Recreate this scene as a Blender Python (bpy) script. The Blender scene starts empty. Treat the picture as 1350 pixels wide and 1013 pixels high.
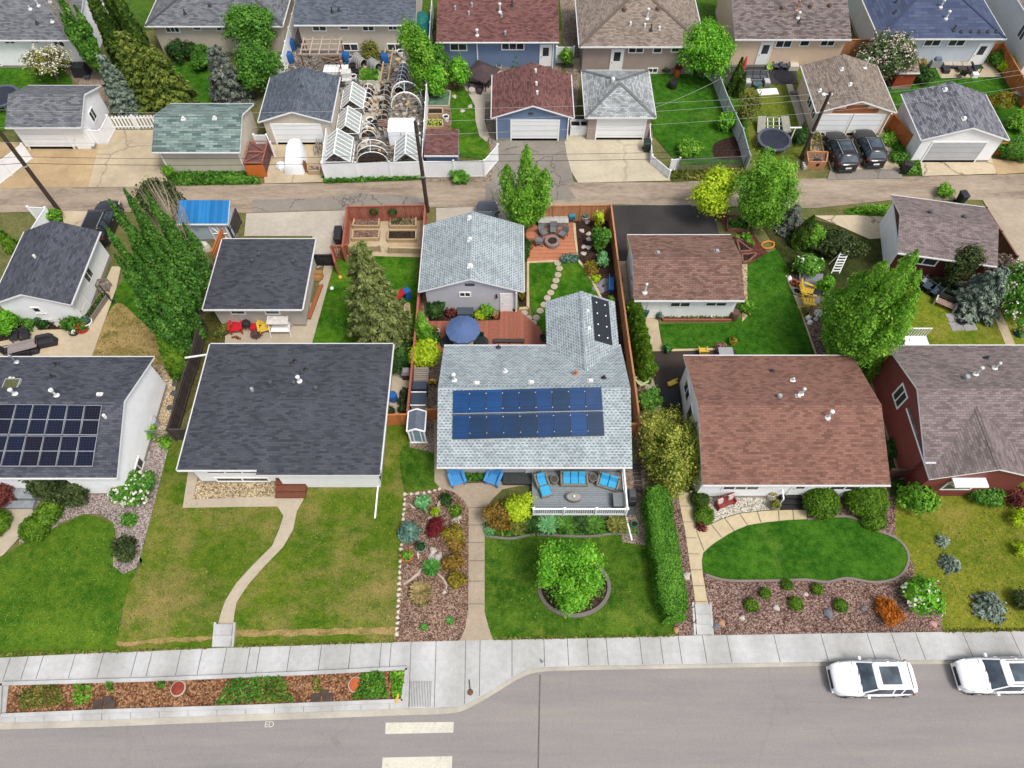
import bpy,bmesh,math,random
import numpy as np
from mathutils import Vector,Matrix
RN=random.Random(11)
NR=np.random.default_rng(11)
SC=bpy.context.scene
COL=SC.collection
rad=math.radians
F,PITCH,CH=937.0,rad(59),42.0
cp,sp=math.cos(PITCH),math.sin(PITCH)
def ray(px,py):
 u=(px-675)/F
 v=(py-506.5)/F
 return Vector((u,cp-v*sp,-sp-v*cp))
def at(px,py,z=0.0):
 d=ray(px,py)
 t=(z-CH)/d.z
 return Vector((d.x*t,d.y*t,z))
def ys(x):
 return 7.85+0.0188*(x+28)
def gz(x,y):
 d=y-ys(x)
 if d>=1.8:
  return 0.0
 if d<=0:
  return-0.4
 t=d/1.8
 return-0.4*(1-t*t*(3-2*t))
def g(px,py,dz=0.0):
 z=0.0
 for _ in range(6):
  p=at(px,py,z)
  z=gz(p.x,p.y)
 p.z=z+dz
 return p
def S(r,gg,b,k=1.5):
 f=lambda c:((c/255+0.055)/1.055)**2.4 if c>10 else c/255/12.92
 return tuple(min(0.86,f(c)/k)for c in(r,gg,b))
def props(o,label=None,cat=None,group=None,kind=None):
 if label:o['label']=label
 if cat:o['category']=cat
 if group:o['group']=group
 if kind:o['kind']=kind
 return o
def thing(name,label,cat,loc,rot=0.0,group=None):
 o=bpy.data.objects.new(name,None)
 o.empty_display_size=0.3
 COL.objects.link(o)
 o.location=loc
 o.rotation_euler=(0,0,rot)
 return props(o,label,cat,group)
def dup(root,loc,rot=None,label=None,scale=None):
 r=root.copy();COL.objects.link(r)
 r.location=loc
 if rot is not None:r.rotation_euler=(0,0,rot)
 if scale:r.scale=(scale,)*3
 if label:r['label']=label
 for ch in list(root.children):
  c=ch.copy();COL.objects.link(c);c.parent=r
  for gch in ch.children:
   d=gch.copy();COL.objects.link(d);d.parent=c
 return r
class MB:
 def __init__(s):
  s.v=[];s.f=[];s.m=[];s.uv=[]
 def poly(s,pts,m=0,uv=None):
  i=len(s.v)
  s.v+=[tuple(p)for p in pts]
  s.f.append(tuple(range(i,i+len(pts))))
  s.m.append(m)
  s.uv.append(uv or[(0,0)]*len(pts))
 def grid(s,rings,m=0,closed=True,cap0=False,cap1=False):
  n=len(rings[0]);i=len(s.v)
  for r in rings:s.v+=[tuple(p)for p in r]
  for a in range(len(rings)-1):
   for b in range(n if closed else n-1):
    c=(b+1)%n
    s.f.append((i+a*n+b,i+a*n+c,i+(a+1)*n+c,i+(a+1)*n+b))
    s.m.append(m);s.uv.append([(0,0)]*4)
  if cap0:
   s.f.append(tuple(i+b for b in reversed(range(n))));s.m.append(m);s.uv.append([(0,0)]*n)
  if cap1:
   k=i+(len(rings)-1)*n
   s.f.append(tuple(k+b for b in range(n)));s.m.append(m);s.uv.append([(0,0)]*n)
 def hexa(s,b,t,m=0):
  s.poly([b[3],b[2],b[1],b[0]],m);s.poly(t,m)
  for k in range(4):
   j=(k+1)%4
   s.poly([b[k],b[j],t[j],t[k]],m)
 def box(s,cx,cy,z0,sx,sy,sz,rot=0.0,m=0,taper=1.0):
  c,n=math.cos(rot),math.sin(rot)
  P=lambda x,y,z:(cx+x*c-y*n,cy+x*n+y*c,z)
  hx,hy=sx/2,sy/2
  q=((-hx,-hy),(hx,-hy),(hx,hy),(-hx,hy))
  s.hexa([P(x,y,z0)for x,y in q],[P(x*taper,y*taper,z0+sz)for x,y in q],m)
  return s
 def bar(s,p,q,w,h=None,m=0):
  p,q=Vector(p),Vector(q);h=h or w
  d=(q-p)
  if d.length<1e-6:return s
  d.normalize()
  up=Vector((0,0,1))if abs(d.z)<0.95 else Vector((0,1,0))
  a=d.cross(up).normalized()*(w/2);b=a.cross(d).normalized()*(h/2)
  r=lambda o:[o-a-b,o+a-b,o+a+b,o-a+b]
  s.hexa(r(p),r(q),m)
  return s
 def tube(s,pts,r,n=6,m=0,caps=True):
  pts=[Vector(p)for p in pts]
  rr=r if isinstance(r,(list,tuple))else[r]*len(pts)
  rings=[]
  for k,p in enumerate(pts):
   d=(pts[min(k+1,len(pts)-1)]-pts[max(k-1,0)]).normalized()
   up=Vector((0,0,1))if abs(d.z)<0.9 else Vector((0,1,0))
   a=d.cross(up).normalized();b=d.cross(a).normalized()
   rings.append([p+(a*math.cos(t)+b*math.sin(t))*rr[k]for t in[2*math.pi*j/n for j in range(n)]])
  s.grid(rings,m,True,caps,caps)
  return s
 def lathe(s,prof,cx=0,cy=0,n=14,m=0,caps=True,sx=1,sy=1):
  rings=[[(cx+r*sx*math.cos(2*math.pi*j/n),cy+r*sy*math.sin(2*math.pi*j/n),z)for j in range(n)]for r,z in prof]
  s.grid(rings,m,True,caps,caps)
  return s
 def build(s,name,mats,parent=None,loc=None,smooth=False,shift=None,bevel=0):
  me=bpy.data.meshes.new(name)
  v=s.v
  if shift is not None:
   v=[(a-shift[0],b-shift[1],c-shift[2])for a,b,c in v]
  me.from_pydata(v,[],s.f)
  if not isinstance(mats,(list,tuple)):mats=[mats]
  for m_ in mats:me.materials.append(m_)
  me.polygons.foreach_set('material_index',s.m)
  uvl=me.uv_layers.new(name='UVMap')
  flat=[c for f in s.uv for p in f for c in p]
  uvl.data.foreach_set('uv',flat)
  if smooth:me.polygons.foreach_set('use_smooth',[True]*len(s.f))
  bm=bmesh.new();bm.from_mesh(me)
  bmesh.ops.remove_doubles(bm,verts=bm.verts,dist=1e-5)
  bmesh.ops.recalc_face_normals(bm,faces=bm.faces)
  bm.to_mesh(me);bm.free()
  if smooth:
   try:me.set_sharp_from_angle(angle=rad(40))
   except Exception:pass
  me.update()
  o=bpy.data.objects.new(name,me)
  COL.objects.link(o)
  if parent is not None:o.parent=parent
  if loc is not None:o.location=loc
  if bevel:
   b=o.modifiers.new('bev','BEVEL');b.width=bevel;b.segments=2;b.limit_method='ANGLE'
  return o
MATS={}
class NT:
 def __init__(s,name):
  s.mat=bpy.data.materials.new(name);s.mat.use_nodes=True
  s.t=s.mat.node_tree;s.n=s.t.nodes
  s.b=s.n['Principled BSDF']
  s.b.inputs['Roughness'].default_value=0.85
  s.b.inputs['Specular IOR Level'].default_value=0.25
 def add(s,typ,**kw):
  nd=s.n.new(typ)
  for k,v in kw.items():
   if k in nd.inputs:nd.inputs[k].default_value=v
   else:setattr(nd,k,v)
  return nd
 def ln(s,a,b):s.t.links.new(a,b)
 def co(s,which='Object'):
  if which=='Position':
   return s.add('ShaderNodeNewGeometry').outputs['Position']
  return s.add('ShaderNodeTexCoord').outputs[which]
 def noise(s,scale,detail=3.0,rough=0.55,vec=None,stretch=None):
  nd=s.add('ShaderNodeTexNoise');nd.inputs['Scale'].default_value=scale
  nd.inputs['Detail'].default_value=detail;nd.inputs['Roughness'].default_value=rough
  v=vec or s.co('Position')
  if stretch:
   mp=s.add('ShaderNodeMapping');mp.inputs['Scale'].default_value=stretch
   s.ln(v,mp.inputs['Vector']);v=mp.outputs[0]
  s.ln(v,nd.inputs['Vector'])
  return nd.outputs['Fac']
 def ramp(s,fac,stops,interp='LINEAR'):
  nd=s.add('ShaderNodeValToRGB');cr=nd.color_ramp;cr.interpolation=interp
  while len(cr.elements)<len(stops):cr.elements.new(0.5)
  for e,(p,c)in zip(cr.elements,stops):
   e.position=p;e.color=(*c,1)if len(c)==3 else c
  s.ln(fac,nd.inputs['Fac'])
  return nd.outputs['Color']
 def mix(s,fac,a,b,blend='MIX'):
  nd=s.add('ShaderNodeMix');nd.data_type='RGBA';nd.blend_type=blend
  for val,sock in((fac,nd.inputs[0]),(a,nd.inputs[6]),(b,nd.inputs[7])):
   if isinstance(val,(int,float)):sock.default_value=val
   elif isinstance(val,tuple):sock.default_value=(*val,1)
   else:s.ln(val,sock)
  return nd.outputs[2]
 def math(s,op,a,b=0.0,clamp=False):
  nd=s.add('ShaderNodeMath',operation=op);nd.use_clamp=clamp
  for val,sock in((a,nd.inputs[0]),(b,nd.inputs[1])):
   if isinstance(val,(int,float)):sock.default_value=val
   else:s.ln(val,sock)
  return nd.outputs[0]
 def bump(s,h,dist=0.02,strength=0.6):
  nd=s.add('ShaderNodeBump');nd.inputs['Distance'].default_value=dist;nd.inputs['Strength'].default_value=strength
  s.ln(h,nd.inputs['Height']);s.ln(nd.outputs[0],s.b.inputs['Normal'])
 def done(s,col=None,**kw):
  if col is not None:
   if isinstance(col,tuple):s.b.inputs['Base Color'].default_value=(*col,1)
   else:s.ln(col,s.b.inputs['Base Color'])
  for k,v in kw.items():s.b.inputs[k.replace('_',' ')].default_value=v
  return s.mat
def mul(c,k):return tuple(min(0.9,x*k)for x in c)
def plain(name,c,rough=0.7,var=0.18,scale=3.0,metal=0.0,spec=0.3,island=0.0):
 key=('plain',name)
 if key in MATS:return MATS[key]
 n=NT(name)
 f=n.noise(scale,4.0,0.6,n.co('Object'))
 col=n.ramp(f,[(0.3,mul(c,1-var)),(0.7,mul(c,1+var))])
 if island:
  ri=n.add('ShaderNodeNewGeometry').outputs['Random Per Island']
  col=n.mix(1.0,col,n.ramp(ri,[(0,(1-island,)*3),(1,(1+island,)*3)]),'MULTIPLY')
 MATS[key]=n.done(col,Roughness=rough,Metallic=metal,Specular_IOR_Level=spec)
 return MATS[key]
def shingle(name,c,c2,dark,gap=0.012,bw=0.31,bh=0.145,amt=0.8,stain=None,dash=None):
 key=('sh',name)
 if key in MATS:return MATS[key]
 n=NT(name)
 uv=n.co('UV')
 br=n.add('ShaderNodeTexBrick');br.offset=0.5
 br.inputs['Scale'].default_value=1.0
 br.inputs['Brick Width'].default_value=bw;br.inputs['Row Height'].default_value=bh
 br.inputs['Mortar Size'].default_value=gap;br.inputs['Mortar Smooth'].default_value=0.3
 br.inputs['Bias'].default_value=0.0
 br.inputs['Color1'].default_value=(0,0,0,1);br.inputs['Color2'].default_value=(1,1,1,1)
 br.inputs['Mortar'].default_value=(0.5,0.5,0.5,1)
 n.ln(uv,br.inputs['Vector'])
 f1=n.noise(0.8,5,0.65,uv,(1.0,0.35,1));f2=n.noise(9.0,3,0.7,uv,(1.0,2.2,1.0));f3=n.noise(40.0,2,0.7)
 tab=n.mix(0.45,br.outputs['Color'],f2)
 col=n.ramp(tab,[(0.18,mul(c2,1-0.25*amt)),(0.5,c),(0.8,mul(c,1+0.45*amt))])
 col=n.mix(n.math('MULTIPLY',br.outputs['Fac'],amt),col,dark)
 if dash:
  sp_=n.add('ShaderNodeSeparateXYZ');n.ln(uv,sp_.inputs[0])
  rv=n.math('DIVIDE',sp_.outputs['Y'],dash[1]);row=n.math('FLOOR',rv)
  uu=n.math('FRACT',n.math('ADD',n.math('DIVIDE',sp_.outputs['X'],dash[0]),n.math('MULTIPLY',row,0.5)))
  mk=n.math('MULTIPLY',n.math('LESS_THAN',uu,0.56),n.math('LESS_THAN',n.math('FRACT',rv),0.42))
  jit=n.ramp(n.noise(6.0,2),[(0.3,(0.35,)*3),(0.6,(0.85,)*3)])
  col=n.mix(n.math('MULTIPLY',mk,jit),col,dark)
 col=n.mix(0.8,col,n.ramp(f1,[(0.3,(0.8,0.8,0.8)),(0.7,(1.16,1.16,1.16))]),'MULTIPLY')
 col=n.mix(0.6,col,n.ramp(f3,[(0.25,(0.6,0.6,0.6)),(0.75,(1.4,1.4,1.4))]),'MULTIPLY')
 if stain:
  f4=n.noise(0.35,5,0.65)
  col=n.mix(n.ramp(f4,[(0.5,(0,0,0)),(0.72,(0.75,0.75,0.75))]),col,stain)
 h=n.math('MULTIPLY',n.math('SUBTRACT',1.0,br.outputs['Fac']),n.math('ADD',0.5,br.outputs['Color']))
 n.bump(h,0.012,0.7)
 MATS[key]=n.done(col,Roughness=0.92,Specular_IOR_Level=0.15)
 return MATS[key]
def siding(name,c,step=0.13,vertical=False,line=0.55,var=0.06):
 key=('sd',name)
 if key in MATS:return MATS[key]
 n=NT(name)
 sep=n.add('ShaderNodeSeparateXYZ');n.ln(n.co('Object'),sep.inputs[0])
 if vertical:
  z=n.math('ADD',sep.outputs['X'],sep.outputs['Y'])
 else:
  z=sep.outputs['Z']
 fr=n.math('FRACT',n.math('DIVIDE',z,step))
 lin=n.ramp(fr,[(0.0,(line,)*3),(0.14,(1,1,1)),(0.9,(1,1,1)),(1.0,(line,)*3)])
 f=n.noise(1.1,4,0.6)
 col=n.mix(1.0,n.ramp(f,[(0.3,mul(c,1-var)),(0.7,mul(c,1+var))]),lin,'MULTIPLY')
 n.bump(fr,0.01,0.5)
 MATS[key]=n.done(col,Roughness=0.6,Specular_IOR_Level=0.3)
 return MATS[key]
def lawn(name,a,b,dry=None,dryamt=0.5,fine=1.0,patch=0.25,weeds=None):
 key=('lawn',name)
 if key in MATS:return MATS[key]
 n=NT(name)
 f1=n.noise(patch,5,0.62);f2=n.noise(2.2,4,0.65);f3=n.noise(13.0*fine,3,0.75);f5=n.noise(55.0,2,0.8)
 col=n.ramp(n.mix(0.5,f1,f2),[(0.4,a),(0.6,b)])
 if dry:
  fd=n.noise(0.26,7,0.68,None,(0.8,1.25,1))
  lo=0.62-0.26*dryamt
  col=n.mix(n.ramp(fd,[(lo,(0,0,0)),(lo+0.24,(0.85,0.85,0.85))]),col,dry)
 if weeds:
  fw=n.noise(0.8,4,0.6)
  col=n.mix(n.ramp(fw,[(0.6,(0,0,0)),(0.7,(0.7,0.7,0.7))]),col,weeds)
 col=n.mix(0.9,col,n.ramp(f3,[(0.3,(0.45,0.5,0.4)),(0.7,(1.5,1.46,1.35))]),'MULTIPLY')
 col=n.mix(0.7,col,n.ramp(f5,[(0.25,(0.55,0.6,0.5)),(0.75,(1.45,1.4,1.4))]),'MULTIPLY')
 n.bump(n.math('ADD',f3,f5),0.05,0.7)
 MATS[key]=n.done(col,Roughness=0.95,Specular_IOR_Level=0.08)
 return MATS[key]
def concrete(name,c,crack=0.0,stain=0.25,rough=0.85,crackscale=0.5,fine=0.12,slab=False):
 key=('conc',name)
 if key in MATS:return MATS[key]
 n=NT(name)
 f1=n.noise(0.35,6,0.6);f2=n.noise(3.0,5,0.65);f3=n.noise(30.0,2,0.7)
 col=n.ramp(f1,[(0.3,mul(c,1-stain)),(0.72,mul(c,1+stain*0.6))])
 col=n.mix(0.6,col,n.ramp(f2,[(0.3,(0.84,0.83,0.82)),(0.7,(1.12,1.12,1.12))]),'MULTIPLY')
 col=n.mix(1.0,col,n.ramp(f3,[(0.25,(1-fine,)*3),(0.75,(1+fine,)*3)]),'MULTIPLY')
 if slab:
  fs=n.noise(0.55,0,0.5,None,(1,0.0,0));fr=n.math('DIVIDE',n.math('FLOOR',n.math('MULTIPLY',fs,24.0)),24.0)
  col=n.mix(1.0,col,n.ramp(fr,[(0.35,(0.86,0.85,0.83)),(0.6,(1.07,1.07,1.08))]),'MULTIPLY')
  f6=n.noise(0.9,6,0.75);col=n.mix(n.ramp(f6,[(0.58,(0,0,0)),(0.75,(0.35,)*3)]),col,mul(c,0.55))
 if crack:
  vo=n.add('ShaderNodeTexVoronoi');vo.feature='DISTANCE_TO_EDGE';vo.inputs['Scale'].default_value=crackscale
  pos=n.co('Position')
  w=n.add('ShaderNodeVectorMath',operation='ADD')
  nz=n.add('ShaderNodeTexNoise');nz.inputs['Scale'].default_value=1.2;nz.inputs['Detail'].default_value=4
  n.ln(pos,nz.inputs['Vector']);n.ln(pos,w.inputs[0]);n.ln(nz.outputs['Color'],w.inputs[1])
  n.ln(w.outputs[0],vo.inputs['Vector'])
  ck=n.ramp(vo.outputs['Distance'],[(0.0,(crack,)*3),(0.018,(0,0,0))])
  col=n.mix(ck,col,mul(c,0.25))
 n.bump(f3,0.004,0.5)
 MATS[key]=n.done(col,Roughness=rough,Specular_IOR_Level=0.2)
 return MATS[key]
def pebble(name,cols,scale=14.0,gap=0.35,big=0.5,bump=0.03):
 """gravel, bark chips and mulch: one random tone per voronoi cell"""
 key=('peb',name)
 if key in MATS:return MATS[key]
 n=NT(name)
 vo=n.add('ShaderNodeTexVoronoi');vo.inputs['Scale'].default_value=scale
 n.ln(n.co('Position'),vo.inputs['Vector'])
 sepc=n.add('ShaderNodeSeparateColor');n.ln(vo.outputs['Color'],sepc.inputs[0])
 k=len(cols)
 col=n.ramp(sepc.outputs[0],[(i/max(1,k-1),c)for i,c in enumerate(cols)])
 sh=n.ramp(vo.outputs['Distance'],[(0.2,(1.1,1.1,1.1)),(0.75,(gap,)*3)])
 col=n.mix(0.9,col,sh,'MULTIPLY')
 f=n.noise(big,5,0.6)
 col=n.mix(0.9,col,n.ramp(f,[(0.3,(0.72,0.72,0.72)),(0.7,(1.22,1.22,1.22))]),'MULTIPLY')
 n.bump(n.math('SUBTRACT',1.0,vo.outputs['Distance']),bump,0.8)
 MATS[key]=n.done(col,Roughness=0.95,Specular_IOR_Level=0.1)
 return MATS[key]
def wood(name,c,var=0.25,rough=0.75):
 key=('wood',name)
 if key in MATS:return MATS[key]
 n=NT(name)
 ri=n.add('ShaderNodeNewGeometry').outputs['Random Per Island']
 f=n.noise(3.0,5,0.65,n.co('Object'),(4,4,0.8))
 col=n.ramp(ri,[(0,mul(c,1-var)),(0.5,c),(1,mul(c,1+var))])
 col=n.mix(0.9,col,n.ramp(f,[(0.3,(0.72,0.7,0.68)),(0.7,(1.2,1.2,1.2))]),'MULTIPLY')
 MATS[key]=n.done(col,Roughness=rough,Specular_IOR_Level=0.2)
 return MATS[key]
def leaf(name,dark,mid,light,trans=0.38,clump=0.9):
 key=('leaf',name)
 if key in MATS:return MATS[key]
 n=NT(name)
 ri=n.add('ShaderNodeNewGeometry').outputs['Random Per Island']
 f=n.noise(clump,3,0.6)
 fac=n.mix(0.42,ri,n.ramp(f,[(0.3,(0,0,0)),(0.7,(1,1,1))]))
 dark,mid,light=[(min(.85,c[0]*1.42),min(.85,c[1]*1.34),c[2]*1.3)for c in(dark,mid,light)]
 col=n.ramp(fac,[(0.1,mul(dark,.8)),(0.5,mid),(0.9,light)])
 n.done(col,Roughness=0.65,Specular_IOR_Level=0.25)
 tr=n.add('ShaderNodeBsdfTranslucent');n.ln(n.mix(1.0,col,(1.25,1.3,0.7),'MULTIPLY'),tr.inputs['Color'])
 mx=n.add('ShaderNodeMixShader');mx.inputs[0].default_value=trans
 n.ln(n.b.outputs[0],mx.inputs[1]);n.ln(tr.outputs[0],mx.inputs[2])
 n.ln(mx.outputs[0],n.n['Material Output'].inputs['Surface'])
 MATS[key]=n.mat
 return MATS[key]
def glassy(name,c=(0.02,0.025,0.03),rough=0.08,spec=0.6):
 key=('gl',name)
 if key in MATS:return MATS[key]
 n=NT(name)
 f=n.noise(1.3,2)
 MATS[key]=n.done(n.ramp(f,[(0.35,mul(c,0.6)),(0.7,mul(c,1.8))]),Roughness=rough,Specular_IOR_Level=spec)
 return MATS[key]
def paint(name,c,rough=0.25,coat=0.6,metal=0.0):
 key=('paint',name)
 if key in MATS:return MATS[key]
 n=NT(name)
 f=n.noise(2.0,3,0.5,n.co('Object'))
 MATS[key]=n.done(n.ramp(f,[(0.3,mul(c,0.96)),(0.7,mul(c,1.03))]),Roughness=rough,Coat_Weight=coat,Coat_Roughness=0.05,Metallic=metal)
 return MATS[key]
WHITE=plain('white trim',(0.78,0.78,0.77),0.5,0.04)
VINYL=siding('white vinyl boards',(0.76,0.77,0.78),0.16,True,0.82)
GLASS=glassy('window glass',(0.03,0.035,0.04))
BLACK=plain('black plastic',(0.02,0.02,0.022),0.5,0.2)
DGREY=plain('dark grey plastic',(0.06,0.065,0.07),0.55,0.2)
GREY=plain('mid grey metal',(0.28,0.29,0.3),0.5,0.15)
STEEL=plain('galvanised steel',(0.5,0.51,0.52),0.4,0.1,3.0,0.6)
BARK=plain('bark',(0.13,0.1,0.075),0.9,0.35,9.0)
BARKL=plain('pale twigs',S(200,185,160),0.9,0.25,9.0)
SOIL=pebble('dark garden soil',[S(40,32,28),S(70,58,50),S(95,80,68)],16,0.4)
CEDARW=wood('cedar fence boards',S(206,146,104),0.14)
REDW=wood('red stained boards',S(180,110,90),0.14)
ORANGEW=wood('orange stained boards',S(210,130,74),0.14)
GREYW=wood('weathered grey boards',S(150,140,130),0.2)
DARKW=wood('dark stained boards',S(82,74,72),0.15)
TANW=wood('pale lumber',S(205,180,140),0.15)
TERRA=plain('terracotta',S(205,105,60),0.8,0.2,6)
STONE=plain('pale field stone',S(205,195,185),0.85,0.25,6)
RED=plain('red plastic',S(215,45,55),0.45,0.08)
YEL=plain('yellow plastic',S(240,200,75),0.45,0.08)
BLUEP=plain('blue plastic',S(45,105,175),0.45,0.1)
SKYB=plain('sky blue cushion',S(72,184,236),0.75,0.08)
WICKER=plain('grey brown wicker',S(150,140,122),0.8,0.25,30)
def crom(pts,closed=True,n=5):
 out=[];L=len(pts)
 for i in range(L if closed else L-1):
  P=[pts[(i+k)%L]if closed else pts[min(max(i+k,0),L-1)]for k in(-1,0,1,2)]
  for j in range(n):
   t=j/n
   out.append(tuple(0.5*(2*P[1][a]+(P[2][a]-P[0][a])*t+(2*P[0][a]-5*P[1][a]+4*P[2][a]-P[3][a])*t*t+(3*P[1][a]-P[0][a]-3*P[2][a]+P[3][a])*t**3)for a in range(len(P[1]))))
 if not closed:out.append(tuple(pts[-1]))
 return out
def drape(pts,extra,slope=True):
 """a flat outline laid on the ground, cut where the front yards slope"""
 bm=bmesh.new()
 vs=[bm.verts.new((p[0],p[1],0))for p in pts]
 bm.faces.new(vs)
 bmesh.ops.triangulate(bm,faces=bm.faces[:])
 if slope and min(p[1]-ys(p[0])for p in pts)<1.8:
  for k in range(10):
   d=k*0.2
   bmesh.ops.bisect_plane(bm,geom=bm.verts[:]+bm.edges[:]+bm.faces[:],plane_co=(-28,7.85+d,0),plane_no=(-0.0188,1,0))
  for v in bm.verts:v.co.z=gz(v.co.x,v.co.y)
 for v in bm.verts:v.co.z+=extra
 bmesh.ops.recalc_face_normals(bm,faces=bm.faces)
 if bm.faces[:]and sum(f.normal.z for f in bm.faces)<0:
  bmesh.ops.reverse_faces(bm,faces=bm.faces[:])
 return bm
def patch(name,px,mat,lvl=1,smooth=False,world=False,base=0.0,kind='structure',n=5):
 if smooth:px=crom(px,True,n)
 pts=[Vector((p[0],p[1],0))for p in px]if world else[g(*p)for p in px]
 patch.k+=1
 bm=drape(pts,base+lvl*0.012+patch.k*0.0001)
 me=bpy.data.meshes.new(name);bm.to_mesh(me);bm.free()
 me.materials.append(mat)
 o=bpy.data.objects.new(name,me);COL.objects.link(o)
 return props(o,kind=kind)
patch.k=0
def ribbon(name,px,mat,w=0.14,h=0.08,smooth=True,closed=False,kind='structure',n=5):
 if smooth:px=crom(px,closed,n)
 pts=[g(*p)for p in px]
 L=len(pts);rings=[]
 for i,p in enumerate(pts):
  a=pts[(i-1)%L]if closed else pts[max(i-1,0)];b=pts[(i+1)%L]if closed else pts[min(i+1,L-1)]
  d=(b-a);d.z=0;d.normalize();q=Vector((-d.y,d.x,0))*(w/2)
  rings.append([p+q+Vector((0,0,-0.05)),p-q+Vector((0,0,-0.05)),p-q*0.85+Vector((0,0,h)),p+q*0.85+Vector((0,0,h))])
 m=MB()
 if closed:rings.append(rings[0])
 m.grid(rings,0,True,not closed,not closed)
 return props(m.build(name,mat),kind=kind)
def terrain():
 bm=bmesh.new()
 xs=[-500,-60,60,500]
 prof=[(-500,-0.75),(-1.3,-0.75),(-1.0,-0.75),(-0.6,-0.5),(0,-0.42)]+[(0.3*k,None)for k in range(1,7)]+[(2.2,-0.02),(600,-0.02)]
 rows=[]
 for d,z in prof:
  row=[]
  for x in xs:
   y=ys(max(-60,min(60,x)))+d
   row.append(bm.verts.new((x,y,(gz(x,y)-0.02 if abs(x)<=60 else-0.4*(1-(d/1.8)**2*(3-2*d/1.8))-0.02)if z is None else z)))
  rows.append(row)
 for a in range(len(rows)-1):
  for b in range(len(xs)-1):
   bm.faces.new((rows[a][b],rows[a][b+1],rows[a+1][b+1],rows[a+1][b]))
 me=bpy.data.meshes.new('ground');bm.to_mesh(me);bm.free()
 o=bpy.data.objects.new('ground',me);COL.objects.link(o)
 me.materials.append(lawn('base ground',S(100,108,62),S(130,128,85),S(150,138,105),0.6))
 props(o,kind='structure')
terrain()
def road_mat():
 n=NT('road asphalt');c=S(156,150,147)
 f1=n.noise(0.18,5,0.6,None,(0.12,2.2,1));f2=n.noise(1.2,5,0.7,None,(0.2,1.8,1));f3=n.noise(34,2,0.85);f4=n.noise(0.5,6,0.7)
 col=n.ramp(n.mix(0.35,f1,f2),[(0.36,S(144,140,139)),(0.5,c),(0.64,S(167,158,150))])
 col=n.mix(1.0,col,n.ramp(f3,[(0.25,(0.72,)*3),(0.75,(1.28,)*3)]),'MULTIPLY')
 col=n.mix(n.ramp(f4,[(0.66,(0,0,0)),(0.74,(0.5,)*3)]),col,mul(c,0.5))
 vo=n.add('ShaderNodeTexVoronoi');vo.feature='DISTANCE_TO_EDGE';vo.inputs['Scale'].default_value=0.06
 w=n.add('ShaderNodeVectorMath',operation='ADD');nz=n.add('ShaderNodeTexNoise');nz.inputs['Scale'].default_value=0.7;nz.inputs['Detail'].default_value=6
 pos=n.co('Position');n.ln(pos,nz.inputs['Vector']);n.ln(pos,w.inputs[0]);n.ln(nz.outputs['Color'],w.inputs[1]);n.ln(w.outputs[0],vo.inputs['Vector'])
 col=n.mix(n.ramp(vo.outputs['Distance'],[(0,(0.1,)*3),(0.003,(0,0,0))]),col,mul(c,0.3))
 n.bump(f3,0.006,0.6)
 return n.done(col,Roughness=0.92,Specular_IOR_Level=0.15)
def paint_mat():
 n=NT('worn white paint');f=n.noise(7.0,5,0.75);f2=n.noise(1.1,3)
 col=n.ramp(f,[(0.3,S(176,168,160)),(0.42,S(226,220,202)),(0.7,S(236,230,214))])
 return n.done(n.mix(0.8,col,n.ramp(f2,[(0.3,(0.85,)*3),(0.7,(1.06,)*3)]),'MULTIPLY'),Roughness=0.85)
L_far=lawn('front lawn far left',S(64,106,24),S(108,136,42),S(146,144,74),0.25,1,.4)
L_dry=lawn('dry front lawn',S(70,108,24),S(116,134,42),S(180,152,104),0.64,1,0.3,S(80,118,32))
L_mid=lawn('main front lawn',S(50,92,22),S(98,130,42),S(144,146,68),0.28,1,.5)
L_lush=lawn('lush lawn',S(42,94,20),S(82,130,38),S(128,152,70),0.16,1,.5)
L_back=lawn('back lawn',S(48,98,20),S(92,138,36),S(146,158,62),0.3,1,.5)
L_yel=lawn('yellowish lawn',S(104,124,34),S(150,150,58),S(182,160,92),0.4)
L_yback=lawn('yellow back lawn',S(105,130,35),S(150,155,55),S(165,155,80),0.35)
L_straw=lawn('straw grass',S(136,124,70),S(184,156,112),S(206,172,130),0.5,1,1.2,S(88,104,40))
C_walk=concrete('pavement concrete',S(206,206,204),0,0.16,slab=True)
C_kerb=concrete('kerb concrete',S(200,193,178),0,0.2)
C_path=concrete('path concrete',S(200,186,164),0,0.14)
C_agg=concrete('exposed aggregate',S(184,168,146),0,0.14,0.9,0.5,0.3)
C_tan=concrete('tan concrete',S(208,190,160),0.5,0.25,0.85,0.14)
C_pad=concrete('grey concrete',S(200,190,174),0.0,0.16)
C_crk=concrete('cracked slab',S(220,202,172),0.95,0.15,0.85,0.22)
A_road=road_mat()
A_old=concrete('old cracked asphalt',S(154,146,136),0.8,0.16,0.9,0.35,0.25)
A_blk=concrete('black asphalt',S(72,68,68),0,0.35,0.85,0.5,0.2)
A_brn=concrete('dark brown slab',S(74,64,60),0,0.3)
DIRT=concrete('packed dirt',S(198,172,132),0,0.3,0.95,0.5,0.25)
P_pink=pebble('pinkish gravel',[S(120,105,100),S(180,165,158),S(215,200,192),S(150,130,125)],13,0.45)
P_beige=pebble('beige pebbles',[S(150,125,90),S(220,195,155),S(240,222,190),S(185,155,115)],10,0.4)
P_white=pebble('white pebbles',[S(160,150,130),S(235,228,212),S(245,240,228),S(200,188,168)],10,0.4)
P_bark=pebble('red bark chips',[S(88,62,56),S(146,114,102),S(192,166,152),S(122,88,78)],13,0.35,0.6)
P_brn=pebble('brown bark chips',[S(98,72,60),S(160,126,106),S(196,168,148),S(128,94,78)],13,0.35,0.6)
P_chip=pebble('fresh wood chips',[S(104,66,46),S(168,116,80),S(206,160,120),S(128,86,60)],11,0.35,0.8)
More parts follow.
